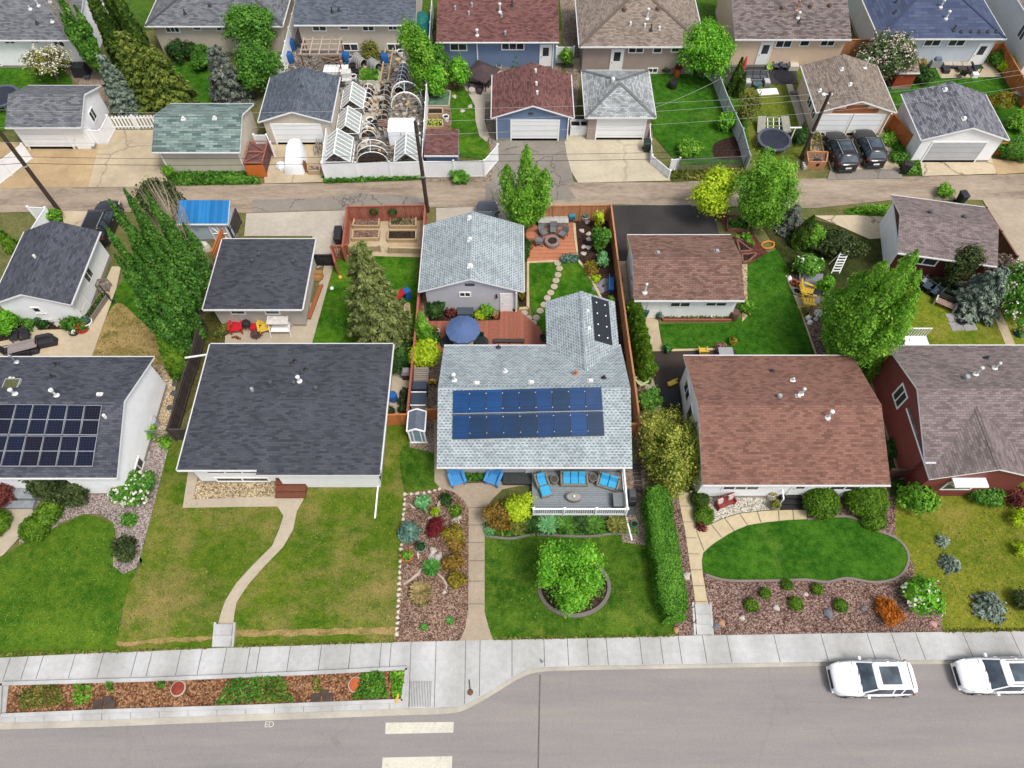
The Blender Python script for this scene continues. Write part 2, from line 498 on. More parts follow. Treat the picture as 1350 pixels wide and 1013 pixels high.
P_dark=pebble('dark mulch',[S(42,30,28),S(78,58,52),S(98,74,66),S(58,42,38)],15,0.4)
P_grav=pebble('brown gravel',[S(110,95,80),S(170,150,130),S(195,178,160),S(140,120,100)],13,0.45)
P_yard=pebble('cluttered soil',[S(92,84,76),S(150,142,132),S(192,184,172),S(120,110,98)],6,0.45,0.9)
def alley_mat():
 n=NT('alley dirt')
 f1=n.noise(0.5,6,0.65,None,(0.25,1.6,1));f2=n.noise(2.5,5,0.7,None,(0.5,1.3,1));f3=n.noise(30,2,0.8)
 col=n.ramp(n.mix(0.4,f1,f2),[(0.32,S(124,110,98)),(0.5,S(172,155,136)),(0.68,S(200,184,162))])
 col=n.mix(1.0,col,n.ramp(f3,[(0.25,(0.8,)*3),(0.75,(1.2,)*3)]),'MULTIPLY')
 n.bump(f2,0.05,0.6)
 return n.done(col,Roughness=0.95,Specular_IOR_Level=0.1)
ALLEY=alley_mat()
kerb=[(-140,968),(0,962),(130,958.6),(390,948.5),(540,943),(600,940),(629,928),(658,911),(687,893.5),(713,886),(760,884),(960,880.5),(1206,876),(1350,874),(1500,871)]
kerb_s=kerb[:5]+crom(kerb[4:11],False,4)+kerb[11:]
ktop=[(x,y-(9 if x<600 else 7 if x<700 else 5.5))for x,y in kerb_s]
north=[(-140,868),(0,864),(280,854.5),(390,851.6),(502,846.4),(542,845),(629,843.8),(730,842.6),(960,837),(1350,832),(1500,830)]
pr=lambda px,z:[at(x,y,z)for x,y in px]
def flat(name,pts,mat,kind='structure'):
 bm=bmesh.new();bm.faces.new([bm.verts.new(p)for p in pts]);bmesh.ops.triangulate(bm,faces=bm.faces[:])
 bmesh.ops.recalc_face_normals(bm,faces=bm.faces)
 if sum(f.normal.z for f in bm.faces)<0:bmesh.ops.reverse_faces(bm,faces=bm.faces[:])
 me=bpy.data.meshes.new(name);bm.to_mesh(me);bm.free();me.materials.append(mat)
 o=bpy.data.objects.new(name,me);COL.objects.link(o)
 return props(o,kind=kind)
RZ=-0.55
kw=pr(kerb_s,RZ)
road_pts=[(-120,kw[0].y+1.5,RZ)]+[tuple(p)for p in pr(ktop,RZ)]+[(120,kw[-1].y+1.0,RZ),(120,-9,RZ),(-120,-9,RZ)]
flat('road',road_pts,A_road)
g1,g2=pr(ktop,RZ+0.012),pr(kerb_s,RZ+0.012)
flat('gutter',g1+g2[::-1],C_kerb)
top_z=-0.4+0.012
m=MB()
nt,kt=pr(north,top_z),pr(ktop,top_z)
outline=nt+kt[::-1]
bmx=bmesh.new()
fv=[bmx.verts.new(p)for p in outline];fc=bmx.faces.new(fv)
ext=bmesh.ops.extrude_face_region(bmx,geom=[fc])
for e in ext['geom']:
 if isinstance(e,bmesh.types.BMVert):e.co.z-=0.3
bmesh.ops.triangulate(bmx,faces=bmx.faces[:]);bmesh.ops.recalc_face_normals(bmx,faces=bmx.faces)
me=bpy.data.meshes.new('pavement');bmx.to_mesh(me);bmx.free();me.materials.append(C_walk)
props(bpy.data.objects.new('pavement',me),kind='structure');COL.objects.link(bpy.data.objects['pavement'])
JOINT=plain('dark joint',S(110,108,104),0.9,0.2)
def ylerp(line,x):
 for(a,b),(c,d)in zip(line,line[1:]):
  if a<=x<=c:return b+(d-b)*(x-a)/(c-a)
 return line[-1][1]
m=MB()
for x in(15,38,58,100,137,181,201,239,267,299,330,343,383,424,463,503,516,542,575,614,633,675,717,748,774,799,843,870,894,926,958,1020,1082,1143,1175,1207,1269,1332):
 yt=ylerp(north,x)
 yb=ylerp([(-140,901),(0,897),(390,886.5),(536,879)],x)if x<540 else ylerp(ktop,x)-2
 a=at(x,yt+0.8,top_z);b=at(x,yb,top_z);b.x=a.x
 if x>540:
  b=at(x+(x-675)*0.025,ylerp(ktop,x)-1,top_z)
 q=Vector((0.018,0,0));u=Vector((0,0,0.004))
 m.poly([a-q+u,b-q+u,b+q+u,a+q+u])
for k in range(14):
 x=541+k*2.1
 a,b=at(x,898,top_z),at(x-1.2,932,top_z);q=Vector((0.014,0,0));u=Vector((0,0,0.004))
 m.poly([a-q+u,b-q+u,b+q+u,a+q+u])
for x in range(20,540,38):
 a,b=at(x,ylerp([(0,943),(145,937),(340,931),(530,925)],x)+2,top_z),at(x,ylerp(ktop,x),top_z);q=Vector((0.012,0,0));u=Vector((0,0,0.004))
 m.poly([a-q+u,b-q+u,b+q+u,a+q+u])
props(m.build('pavement_joints',JOINT),kind='structure')
pin=[(12,904),(390,890.7),(535,884),(529,922.5),(340,929.7),(145,935.5),(8,941)]
pz=[at(x,y,-0.4)for x,y in pin]
flat('planter_bed',[Vector((p.x,p.y,-0.36))for p in pz],P_chip)
m=MB()
bord=[at(x,y,-0.4)for x,y in[(2,902),(200,896.5),(390,888.7),(537,881.5),(531,924.5),(340,932),(145,938),(0,944),(2,902)]]
for a,b in zip(bord,bord[1:]):
 m.bar((a.x,a.y,-0.33),(b.x,b.y,-0.33),0.2,0.14)
props(m.build('planter_border',C_walk),kind='structure')
PAINT=paint_mat()
for q in([(508.4,952.9),(598.3,952),(597.5,966),(507.8,968)],[(504.3,999),(596.3,997),(595.7,1018),(503,1020)]):
 flat('crosswalk_marking',pr(q,RZ+0.006),PAINT)
cu=bpy.data.curves.new('t','FONT');cu.body='ED';cu.size=0.42;cu.align_x='CENTER';cu.align_y='CENTER'
to=bpy.data.objects.new('t',cu);COL.objects.link(to)
bpy.context.view_layer.update()
tm=bpy.data.meshes.new_from_object(to);bpy.data.objects.remove(to)
tm.materials.clear();tm.materials.append(PAINT)
to=bpy.data.objects.new('road_lettering',tm);COL.objects.link(to);to.location=at(355,955.5,RZ+0.006);props(to,kind='structure')
flat('road_crack',pr([(711,890),(713,890),(712,930),(710.5,1015),(708.5,1015),(710,930)],RZ+0.005),JOINT)
YPAINT=plain('yellow paint mark',S(235,190,70),0.9,0.2)
flat('paint_mark',pr([(236,934),(250,933),(257,936),(248,938),(240,937)],top_z+0.004),YPAINT)
patch('lawn',[(-120,690),(0,735),(25,719),(70,697),(111,678),(150,690),(155,735),(186,732),(150,860),(-10,868),(-120,870)],L_far,1)
patch('lawn',[(255,560),(222,590)]+[(222-36*k/16+RN.uniform(-2,2),590+142*k/16)for k in range(1,16)]+[(186-38*k/20+RN.uniform(-4,4),732+128*k/20)for k in range(20)]+[(148,861),(280,855),(524,847),(528,730),(534,650),(581,645),(584,560)],L_dry,1)
patch('lawn',[(530,590),(580,590),(580,645),(545,652),(533,648)],L_mid,2,True)
jag=lambda a,b,w:[(a[0]+(b[0]-a[0])*k/14,a[1]+(b[1]-a[1])*k/14+RN.uniform(-1.6,1.6))for k in range(15)]+[(b[0]+(a[0]-b[0])*k/14,b[1]+(a[1]-b[1])*k/14+w+RN.uniform(-1.6,1.6))for k in range(15)]
patch('dry_grass',jag((155,846),(282,838),6),L_straw,2,True,n=3)
patch('dry_grass',jag((308,832),(522,827.5),8),L_straw,2,True,n=3)
patch('gravel_bed',[(40,625),(160,625),(188,582),(224,586),(186,732),(180,749),(163,757),(149,746),(153,702),(149,689),(131,678),(111,678),(86,687),(70,697),(25,719),(30,690)],P_pink,3)
patch('pebble_strip',[(203,480),(236,486),(221,572),(185,590)],P_beige,3)
patch('path',[(-60,670),(0,668),(41,667),(45,679),(28,707),(5,732),(-60,770)],C_path,4)
patch('path',[(250,612),(375,612),(375,668),(241,670)],C_path,3)
patch('pebble_bed',[(262,626),(366,622),(366,655),(254,659)],P_beige,5)
patch('path',[(366,650),(403,650),(400,660),(391.6,675),(386.6,699),(374,721),(347,749),(327,772),(312,795),(308,825),(287.5,825),(297.5,792),(312,769),(333,746),(359,720),(368,699),(374,681),(366,668)],C_path,4)
patch('bark_bed',[(534,651),(581,644),(598,649),(611,659),(618,670),(618,807),(613,830),(606,845),(522,847),(528,730)],P_brn,3)
patch('path',[(572,535),(590,535),(590,600),(700,600),(700,640),(680,642),(662,646),(649,659),(641,672),(639,690),(639,807),(644,827),(650,844),(606,845),(613,830),(617.5,807),(618,671),(611,659),(598,649),(581,644),(573,636)],C_agg,4)
m=MB()
for y in(670,693,716,740,767,797):
 a,b=g(618.5,y,0.085),g(638.5,y,0.085);q=Vector((0,0.015,0))
 m.poly([a-q,b-q,b+q,a+q])
for pts in([(616,667),(641,667)],):
 pass
props(m.build('path_joints',JOINT),kind='structure')
patch('lawn',[(639,707),(673,710.7),(703,705.6),(741,707),(778,708),(816,704),(849,713),(858,760),(880,800),(895,838.5),(650,844),(644,827),(639,807)],L_mid,2)
patch('planting_bed',[(639,680),(700,670),(830,670),(849,690),(849,713),(816,704),(778,708),(741,707),(703,705.6),(673,710.7),(639,707)],lawn('bed greenery',S(45,80,28),S(80,110,45),S(96,78,62),0.4),1)
ribbon('garden_edging',[(639,707),(673,710.7),(703,705.6),(741,707),(778,708),(816,704),(849,713)],concrete('edging concrete',S(140,132,125)),0.16,0.1)
ring=[(757+46*math.cos(t),775+37*math.sin(t))for t in[2*math.pi*k/20 for k in range(20)]]
patch('tree_ring_bed',ring,P_dark,3)
ribbon('tree_ring_edging',ring,concrete('edging grey',S(135,125,122)),0.24,0.12,True,True,n=2)
patch('gravel_strip',[(820,620),(850,620),(852,720),(820,715)],P_grav,3)
patch('bark_strip',[(868,655),(896,660),(903,700),(917,798),(917,838),(893,838.5),(860,720)],P_bark,3)
patch('path',[(893,650),(908,650),(918,700.6),(937,691.6),(954.6,684),(975,677.7),(1010,674),(1063,672),(1063,685.5),(1010,689),(985,693),(954.6,708),(927,729),(925,740),(926,756),(933.5,798),(917,798),(903,700)],C_tan if False else concrete('sand concrete',S(216,198,162),0,0.12),4)
m=MB()
for k in range(7):
 y=668+k*21
 a,b=g(896+(y-663)*0.155,y,0.085),g(911+(y-663)*0.155,y,0.085);q=Vector((0,0.015,0));m.poly([a-q,b-q,b+q,a+q])
for a,b in(((937,691.6),(951,709)),((955,684),(968,701)),((975,678),(985,693)),((998,675),(1003,690)),((1026,674),(1027,688)),((1045,673),(1046,686.5)),((918,701),(928,727))):
 a,b=g(*a,0.085),g(*b,0.085);d=(b-a).normalized();q=Vector((-d.y,d.x,0))*0.015;m.poly([a-q,b-q,b+q,a+q])
props(m.build('path_joints',JOINT),kind='structure')
patch('pebble_bed',[(908,648),(1020,640),(1063,645),(1063,671),(1010,672.7),(975,676.7),(954.6,683),(937,690.6),(918,700)],P_white,3)
kid=[(928,730),(955,708),(985,694),(1030,687),(1064,685),(1103,681.5),(1126,684),(1151,698),(1179,709),(1194,724),(1197,740),(1189,757),(1172,766),(1148,768),(1116,763),(1090,768),(1061,765),(1026,766),(960,766),(930,758)]
patch('bark_bed',[(1063,640),(1180,640),(1180,712),(1205,745),(1205,768),(1240,800),(1243,833),(933,838),(934,800),(925,745),(930,735),(1063,690)],P_bark,3)
patch('lawn',kid,L_lush,5,True)
ribbon('garden_edging',[(1064,685),(1103,681.5),(1126,684),(1151,698),(1179,709),(1194,724),(1197,740),(1189,757),(1172,766),(1148,768),(1116,763),(1090,768),(1061,765),(1026,766),(960,766),(930,758)],concrete('edging mauve',S(150,135,130)),0.16,0.1)
patch('lawn',[(1170,640),(1178,707),(1200,735),(1206,766),(1238,798),(1243,833),(1500,829),(1500,620),(1200,620)],L_yel,2)
patch('side_strip',[(1110,470),(1150,480),(1200,590),(1215,650),(1172,655)],lawn('dark side lawn',S(48,66,32),S(70,92,40),S(95,88,70),0.4),3)  # darker green lawn tones for the strip between the two houses
patch('path',[(1148,488),(1155,486),(1200,600),(1207,640),(1199,640)],C_path,4)
patch('alley',[(-150,250),(0,246),(205,245),(430,242),(560,238),(640,240),(755,241),(880,241),(985,236),(1090,236),(1350,230),(1500,226),(1500,305),(1350,320),(1318,300),(1295,264),(1175,264),(1075,275),(930,272),(800,270),(560,274),(450,277),(330,281),(230,281),(130,279),(80,279),(-150,284)],ALLEY,2)
patch('alley_asphalt',[(333,264),(420,262),(470,255),(560,262),(560,273),(450,276),(333,280)],A_old,3)
patch('alley_asphalt',[(640,242),(745,242),(760,262),(700,268),(640,264)],A_old,3)
patch('gravel_pad',[(1295,264),(1420,262),(1420,345),(1345,345),(1318,302)],concrete('stony dirt',S(194,178,156),0,.25,.95,.5,.35),3)
patch('driveway',[(82,279),(128,279),(128,305),(86,305)],C_tan,4)
patch('driveway',[(325,282),(455,278),(449,330),(440,345),(412,357),(412,312),(322,312)],C_pad,4)
patch('driveway',[(575,275),(670,272),(672,295),(575,295)],C_pad,4)
patch('driveway',[(806,272),(910,271),(940,283),(949,312),(826,312),(828,345),(812,345)],A_blk,4)
patch('path',[(815,345),(830,345),(838,402),(824,402)],C_tan,4)
patch('driveway',[(1073,285),(1166,284),(1170,314),(1146,316),(1110,300)],C_crk,4)
patch('alley_grass',[(1115,276),(1170,270),(1174,285),(1125,284)],L_back,4,True)
patch('lawn',[(95,470),(160,372),(190,330),(250,350),(262,420),(235,490),(205,500)],L_back,1)
patch('dry_grass',[(118,472),(142,415),(158,400),(180,418),(210,450),(222,492),(200,488)],L_straw,2,True)
patch('patio',[(-40,480),(-40,460),(19,447),(32,436),(86,435),(112,430),(128,398),(148,352),(160,352),(154,380),(121,472),(118,480)],C_tan if False else concrete('patio concrete',S(214,196,166),0,0.15),4)
patch('garden_bed',[(-20,430),(10,418),(112,418),(112,431),(86,436),(32,437),(19,447),(-20,460)],P_dark,3)
patch('patio',[(300,405),(414,400),(428,350),(440,350),(412,452),(412,462),(296,462)],C_path,4)
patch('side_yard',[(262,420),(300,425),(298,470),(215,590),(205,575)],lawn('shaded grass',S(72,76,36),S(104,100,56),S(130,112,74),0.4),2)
patch('lawn',[(436,342),(462,330),(552,330),(548,420),(543,500),(505,500),(505,452),(411,453)],L_back,3)
patch('garden_floor',[(452,278),(560,274),(556,340),(455,337)],concrete('sandy floor',S(200,180,150)),3)
patch('shade_bed',[(512,440),(545,450),(545,500),(512,500)],lawn('shade plants',S(28,50,20),S(50,76,30),S(60,55,40),0.3),4)
patch('patio',[(508,490),(542,492),(540,548),(508,550)],C_path,5)
patch('brick_patio',[(693,296),(757,294),(763,344),(695,347)],None or concrete('brick clay base',S(208,138,104),0,0.25,0.9,0.5,0.35),5)
patch('lawn',[(696,347),(762,344),(795,400),(815,460),(720,460),(700,405)],L_back,4)
patch('mulch_bed',[(757,272),(805,272),(815,345),(838,480),(800,470),(795,400),(762,344)],P_dark,3)
patch('side_bed',[(540,385),(560,385),(580,440),(583,600),(540,590)],P_grav,2)
patch('path',[(557,380),(566,380),(566,425),(563,440),(557,430)],C_tan,4)
patch('garden_bed',[(563,400),(660,400),(658,422),(565,424)],P_dark,4)
patch('garden_bed',[(684,385),(695,385),(696,407),(684,407)],P_dark,4)
ribbon('garden_edging',[(696,407),(696,347),(762,344),(758,312),(757,296)],concrete('edging cream',S(220,200,160)),0.24,0.12,False)
ribbon('garden_edging',[(762,344),(775,362),(795,400),(812,440)],MATS[('conc','edging cream')],0.22,0.12,True)
ribbon('garden_edging',[(696,407),(684,408)],MATS[('conc','edging cream')],0.24,0.12,False)
patch('lawn',[(868,428),(960,426),(985,415),(985,350),(1012,334),(1038,325),(1043,366),(1077,474),(880,474)],L_lush,3)
patch('path',[(846,415),(866,415),(874,468),(858,468)],C_tan,4)
ribbon('garden_edging',[(874,463),(955,461)],MATS[('conc','edging cream')],0.2,0.1,False)
patch('patio',[(858,464),(970,462),(970,490),(915,560),(866,520)],A_brn,5)
patch('path',[(852,480),(865,512),(878,570),(866,570),(848,500)],C_path,4)
patch('side_yard',[(826,400),(846,415),(858,468),(868,560),(850,660),(832,560)],P_bark,2)
patch('bark_bed',[(1037,362),(1060,365),(1085,425),(1100,480),(1078,480)],P_bark,4)
patch('concrete_pad',[(1041,378),(1050,380),(1068,408),(1056,412)],C_pad,5)
patch('garden_path',[(1055,362),(1085,362),(1080,400),(1068,405)],concrete('blue grey path',S(150,152,160)),5)
ribbon('garden_edging',[(1036,364),(1055,410),(1076,470)],MATS[('conc','edging cream')],0.12,0.08,False)
patch('veg_garden',[(935,282),(975,285),(1012,334),(985,350),(975,310)],pebble('reddish mulch',[S(80,45,40),S(130,80,68),S(150,100,85)],14,0.4),4)
patch('side_bed',[(978,345),(985,345),(985,418),(978,425)],P_beige,4)
patch('shrub_bed',[(1000,290),(1075,290),(1180,320),(1190,400),(1100,400),(1042,360)],lawn('shrub floor',S(48,60,30),S(80,85,48),S(100,85,65),0.5),3)
patch('lawn',[(1165,372),(1200,368),(1230,395),(1300,395),(1345,400),(1420,410),(1420,462),(1150,470)],L_yback,3)
patch('path',[(1300,392),(1310,390),(1338,455),(1325,455)],C_tan,4)
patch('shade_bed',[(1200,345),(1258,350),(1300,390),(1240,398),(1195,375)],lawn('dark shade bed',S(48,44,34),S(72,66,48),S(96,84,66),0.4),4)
patch('dirt_driveway',[(-30,188),(134,188),(118,247),(-30,250)],DIRT,3)
patch('driveway',[(136,172),(204,172),(222,222),(220,246.5),(117,247.5)],C_tan,4)
patch('alley_grass',[(220,222),(332,220),(342,235),(345,244),(222,246)],lawn('weedy verge',S(62,88,32),S(92,112,46),S(150,130,92),0.2),4)
patch('driveway',[(346,185),(430,185),(426,241),(349,243)],C_tan,5)
patch('alley_grass',[(424,232),(560,228),(562,238),(428,243)],lawn('weedy verge 2',S(62,92,32),S(92,118,46)),5)
patch('gravel_strip',[(556,228),(640,225),(656,190),(664,240),(562,240)],P_grav,3)
patch('driveway',[(652,176),(745,176),(756,242),(648,243)],A_old,4)
patch('driveway',[(743,176),(747,205),(753,227),(762,242),(884,239),(858,212),(857,176)],concrete('warm slab',S(214,202,176),0.35,0.2,crackscale=.12),5)
patch('alley_grass',[(882,225),(985,222),(985,237),(886,240)],lawn('weedy verge 3',S(70,90,40),S(110,115,60)),4)
patch('driveway',[(1075,168),(1164,168),(1186,223),(1095,225)],C_tan,5)
patch('alley_asphalt',[(1094,225),(1186,223),(1190,236),(1090,238)],A_old,5)
patch('weedy_verge',[(1162,168),(1200,168),(1216,232),(1186,232)],lawn('weeds',S(48,84,30),S(86,120,44),S(95,80,60),0.3),4)
patch('driveway',[(1211,204),(1305,204),(1313,230),(1216,233)],C_crk,5)
patch('dirt_pad',[(1305,210),(1350,215),(1400,225),(1314,231)],DIRT,4)
patch('gravel_yard',[(82,92),(138,92),(150,150),(110,118)],P_grav,3)
patch('lawn',[(-40,84),(95,84),(95,140),(-40,190)],L_back,2)
patch('lawn',[(225,82),(300,82),(300,150),(215,150)],L_lush,2)
patch('garden_yard',[(372,20),(562,20),(562,232),(424,238),(436,160),(446,100),(352,100)],P_yard,2)
patch('concrete_path',[(496,95),(504,95),(497,150),(490,175),(478,205),(470,170),(490,130)],concrete('pale path',S(205,198,182)),4)
patch('lawn',[(592,118),(628,114),(632,160),(646,200),(650,212),(606,207),(604,190),(597,178)],L_back,3)
patch('garden_bed',[(560,70),(615,70),(615,145),(560,200)],P_brn,2)
patch('patio',[(608,88),(660,88),(660,135),(640,135),(639,160),(645,180),(642,188),(632,180),(627,160),(626,140),(618,125),(608,110)],C_pad,4)
patch('garden_bed',[(640,85),(740,80),(740,95),(660,140),(655,200),(646,200),(640,150)],P_grav,3)
patch('lawn',[(850,90),(978,86),(990,215),(895,218),(862,180)],L_lush,3)
patch('side_bed',[(738,0),(758,0),(766,90),(756,180),(745,90)],P_grav,2)
patch('path',[(756,78),(850,76),(850,92),(756,95)],C_tan,4)
patch('soil_patch',[(942,190),(975,182),(985,208),(945,210)],P_dark,4,True)
patch('lawn',[(950,80),(1060,80),(1090,205),(990,215)],lawn('patchy lawn',S(82,110,34),S(130,138,56),S(150,125,85),0.35),2)
patch('black_mat',[(951,80),(1048,80),(1052,112),(957,112)],A_blk,4)
patch('path',[(1036,112),(1044,112),(1062,160),(1054,168)],C_pad,4)
patch('lawn',[(1150,85),(1420,80),(1420,215),(1320,190),(1250,110),(1180,150)],L_lush,2)
patch('patio',[(1228,80),(1302,76),(1320,102),(1240,104)],C_tan,4)
patch('front_street_lawn',[(-150,40),(1500,40),(1500,-60),(-150,-60)],lawn('far lawns',S(60,100,32),S(95,125,48)),1)
SOFFIT=plain('soffit',(0.62,0.62,0.6),0.7,0.05)
GUTTER=plain('gutter metal',(0.55,0.55,0.54),0.4,0.06)
DOORP=plain('white door paint',(0.78,0.78,0.76),0.4,0.03)
GAR=siding('white garage door panels',(0.76,0.77,0.77),0.53,False,0.72,0.03)
PIPE=plain('white vent pipe',(0.6,0.6,0.58),0.5,0.12)
DARKV=plain('black vent',(0.03,0.03,0.032),0.6,0.2)
TFL=plain('flashing',(0.6,0.6,0.6),0.5,0.1)
class Bld:
 """a house or garage. Local frame: origin at the footprint centre, eave rectangle hx by hy."""
 def __init__(s,name,label,cat,x0,x1,y0,y1,ze,zr,ridge,roofm,wallm,oh=0.42,rk=0.25,rot=0.0,group=None,hip=None,t=0.15,gut=True,wall=True):
  s.c=Vector(((x0+x1)/2,(y0+y1)/2,0));s.rot=rot
  s.hx,s.hy=(x1-x0)/2,(y1-y0)/2
  s.ze,s.zr,s.ridge,s.t=ze,zr,ridge,t
  s.root=thing(name,label,cat,s.c,rot,group)
  s.rm,s.wm,s.oh,s.rk=roofm,wallm,oh,rk
  s.hip=hip
  if ridge=='x':s.wx,s.wy=s.hx-rk,s.hy-oh
  elif ridge=='y':s.wx,s.wy=s.hx-oh,s.hy-rk
  else:s.wx,s.wy=s.hx-oh,s.hy-oh
  s.roof()
  if wall:s.walls()
  if gut:s.gutters()
 def L(s,p):
  d=p-s.c;c,n=math.cos(-s.rot),math.sin(-s.rot)
  return Vector((d.x*c-d.y*n,d.x*n+d.y*c,p.z))
 def lray(s,px,py):
  d=ray(px,py);c,n=math.cos(-s.rot),math.sin(-s.rot)
  return s.L(Vector((0,0,CH))),Vector((d.x*c-d.y*n,d.x*n+d.y*c,d.z))
 def rz(s,x,y):
  k=s.zr-s.ze
  if s.ridge=='x':return s.zr-k*abs(y)/s.hy
  if s.ridge=='y':return s.zr-k*abs(x)/s.hx
  if s.ridge=='shed':return s.ze+k*(y+s.hy)/(2*s.hy)
  h=s.hip or min(s.hx,s.hy)
  return s.ze+k*max(0,min((s.hx-abs(x))/h,(s.hy-abs(y))/min(s.hy,h),1))
 def onroof(s,px,py):
  o,d=s.lray(px,py);z=s.ze
  for _ in range(25):
   t=(z-o.z)/d.z;p=o+d*t
   z=0.5*z+0.5*s.rz(p.x,p.y)
  return Vector((p.x,p.y,s.rz(p.x,p.y)))
 def onwall(s,side,px,py):
  o,d=s.lray(px,py)
  if side in 'SN':
   y=-s.wy if side=='S' else s.wy
   t=(y-o.y)/d.y;p=o+d*t;return p.x,p.z
  x=-s.wx if side=='W' else s.wx
  t=(x-o.x)/d.x;p=o+d*t;return p.y,p.z
 def P(s,side,u,z,out):
  if side=='S':return Vector((u,-s.wy-out,z))
  if side=='N':return Vector((u,s.wy+out,z))
  if side=='W':return Vector((-s.wx-out,u,z))
  return Vector((s.wx+out,u,z))
 def slab(s,m,side,u0,u1,z0,z1,o0,o1,mi=0):
  a=[s.P(side,u0,z0,o0),s.P(side,u1,z0,o0),s.P(side,u1,z0,o1),s.P(side,u0,z0,o1)]
  b=[s.P(side,u0,z1,o0),s.P(side,u1,z1,o0),s.P(side,u1,z1,o1),s.P(side,u0,z1,o1)]
  m.hexa(a,b,mi)
 def slope(s,m,pts,e):
  o=Vector(pts[0]);e=Vector(e).normalized()
  nrm=(Vector(pts[1])-o).cross(Vector(pts[2])-o).normalized();up=nrm.cross(e)
  if up.z<0:up=-up
  k=RN.uniform(0,9)
  m.poly(pts,0,[((Vector(p)-o).dot(e)+k,(Vector(p)-o).dot(up))for p in pts])
 def roof(s):
  m=MB();hx,hy,ze,zr,t=s.hx,s.hy,s.ze,s.zr,s.t
  cap=MB()
  if s.ridge in 'xy':
   if s.ridge=='x':Q=lambda a,b,z:(a,b,z);A,B=hx,hy
   else:Q=lambda a,b,z:(b,a,z);A,B=hy,hx
   s.slope(m,[Q(-A,-B,ze),Q(A,-B,ze),Q(A,0,zr),Q(-A,0,zr)],Vector(Q(1,0,0)))
   s.slope(m,[Q(A,B,ze),Q(-A,B,ze),Q(-A,0,zr),Q(A,0,zr)],Vector(Q(1,0,0)))
   for b in(-B,B):
    m.poly([Q(-A,b,ze),Q(A,b,ze),Q(A,b,ze-t),Q(-A,b,ze-t)],1)
    m.poly([Q(-A,b,ze-t),Q(A,b,ze-t),Q(A,0,zr-t),Q(-A,0,zr-t)],1)
    for a in(-A,A):
     m.poly([Q(a,b,ze),Q(a,0,zr),Q(a,0,zr-t),Q(a,b,ze-t)],1)
   k=(zr-ze)/B
   for sg in(-1,1):
    s.slope(cap,[Q(-A,sg*0.16,zr-0.16*k+0.02),Q(A,sg*0.16,zr-0.16*k+0.02),Q(A,0,zr+0.025),Q(-A,0,zr+0.025)],Vector(Q(1,0,0)))
    cap.poly([Q(-A,sg*0.16,zr-0.16*k+0.02),Q(A,sg*0.16,zr-0.16*k+0.02),Q(A,sg*0.16,zr-0.16*k-0.01),Q(-A,sg*0.16,zr-0.16*k-0.01)])
  elif s.ridge=='shed':
   s.slope(m,[(-hx,-hy,ze),(hx,-hy,ze),(hx,hy,zr),(-hx,hy,zr)],(1,0,0))
   m.poly([(-hx,-hy,ze-t),(hx,-hy,ze-t),(hx,hy,zr-t),(-hx,hy,zr-t)],1)
   m.poly([(-hx,-hy,ze),(hx,-hy,ze),(hx,-hy,ze-t),(-hx,-hy,ze-t)],1)
   m.poly([(-hx,hy,zr),(hx,hy,zr),(hx,hy,zr-t),(-hx,hy,zr-t)],1)
   for a in(-hx,hx):m.poly([(a,-hy,ze),(a,hy,zr),(a,hy,zr-t),(a,-hy,ze-t)],1)
  else:
   h=s.hip or min(hx,hy)
   rx,ry=max(0.02,hx-h),max(0.02,hy-h)if hy>hx else 0.02
   r=[(-rx,-ry,zr),(rx,-ry,zr),(rx,ry,zr),(-rx,ry,zr)]
   e=[(-hx,-hy,ze),(hx,-hy,ze),(hx,hy,ze),(-hx,hy,ze)]
   for i in range(4):
    j=(i+1)%4
    s.slope(m,[e[i],e[j],r[j],r[i]],(1,0,0)if zr-ze<.8 else Vector(e[j])-Vector(e[i]))
    b=lambda p:(p[0],p[1],p[2]-t)
    m.poly([e[i],e[j],b(e[j]),b(e[i])],1)
    up=Vector((0,0,0.015))
    zr-ze>.8 and cap.bar(Vector(e[i])+up,Vector(r[i])+up,0.26,0.03)
   m.poly(r,0,[(p[0],p[1])for p in r])
   m.poly([(p[0],p[1],p[2]-t)for p in e[::-1]],1)
   if rx>0.1 and zr-ze>.8:cap.bar((-rx,0,zr+0.015),(rx,0,zr+0.015),0.28,0.03)
  m.build('roof',[s.rm,WHITE],s.root)
  if cap.f:cap.build('ridge_cap',s.rm,s.root)
 def walls(s):
  m=MB();wx,wy,g_=s.wx,s.wy,s.t+0.02
  b=[(-wx,-wy),(wx,-wy),(wx,wy),(-wx,wy)]
  if s.ridge=='hip':
   zt=s.ze-s.t-0.01
   m.hexa([(x,y,-0.1)for x,y in b],[(x,y,zt)for x,y in b])
  else:
   ax=0 if s.ridge=='x' else 1
   ring=b if s.ridge!='y' else b
   top=[(x,y,s.rz(x,y)-g_)for x,y in b]
   bot=[(x,y,-0.1)for x,y in b]
   if s.ridge=='x':
    r0,r1=(-wx,0,s.zr-g_),(wx,0,s.zr-g_)
    m.poly([bot[0],bot[1],top[1],top[0]]);m.poly([bot[2],bot[3],top[3],top[2]])
    m.poly([bot[1],bot[2],top[2],r1,top[1]]);m.poly([bot[3],bot[0],top[0],r0,top[3]])
    m.poly([top[0],top[1],r1,r0]);m.poly([top[2],top[3],r0,r1])
   elif s.ridge=='y':
    r0,r1=(0,-wy,s.zr-g_),(0,wy,s.zr-g_)
    m.poly([bot[0],bot[1],top[1],r0,top[0]]);m.poly([bot[2],bot[3],top[3],r1,top[2]])
    m.poly([bot[1],bot[2],top[2],top[1]]);m.poly([bot[3],bot[0],top[0],top[3]])
    m.poly([top[0],r0,r1,top[3]]);m.poly([top[1],top[2],r1,r0])
   else:
    m.hexa(bot,top)
   m.poly(bot[::-1])
  m.build('wall',s.wm,s.root)
  f=MB()
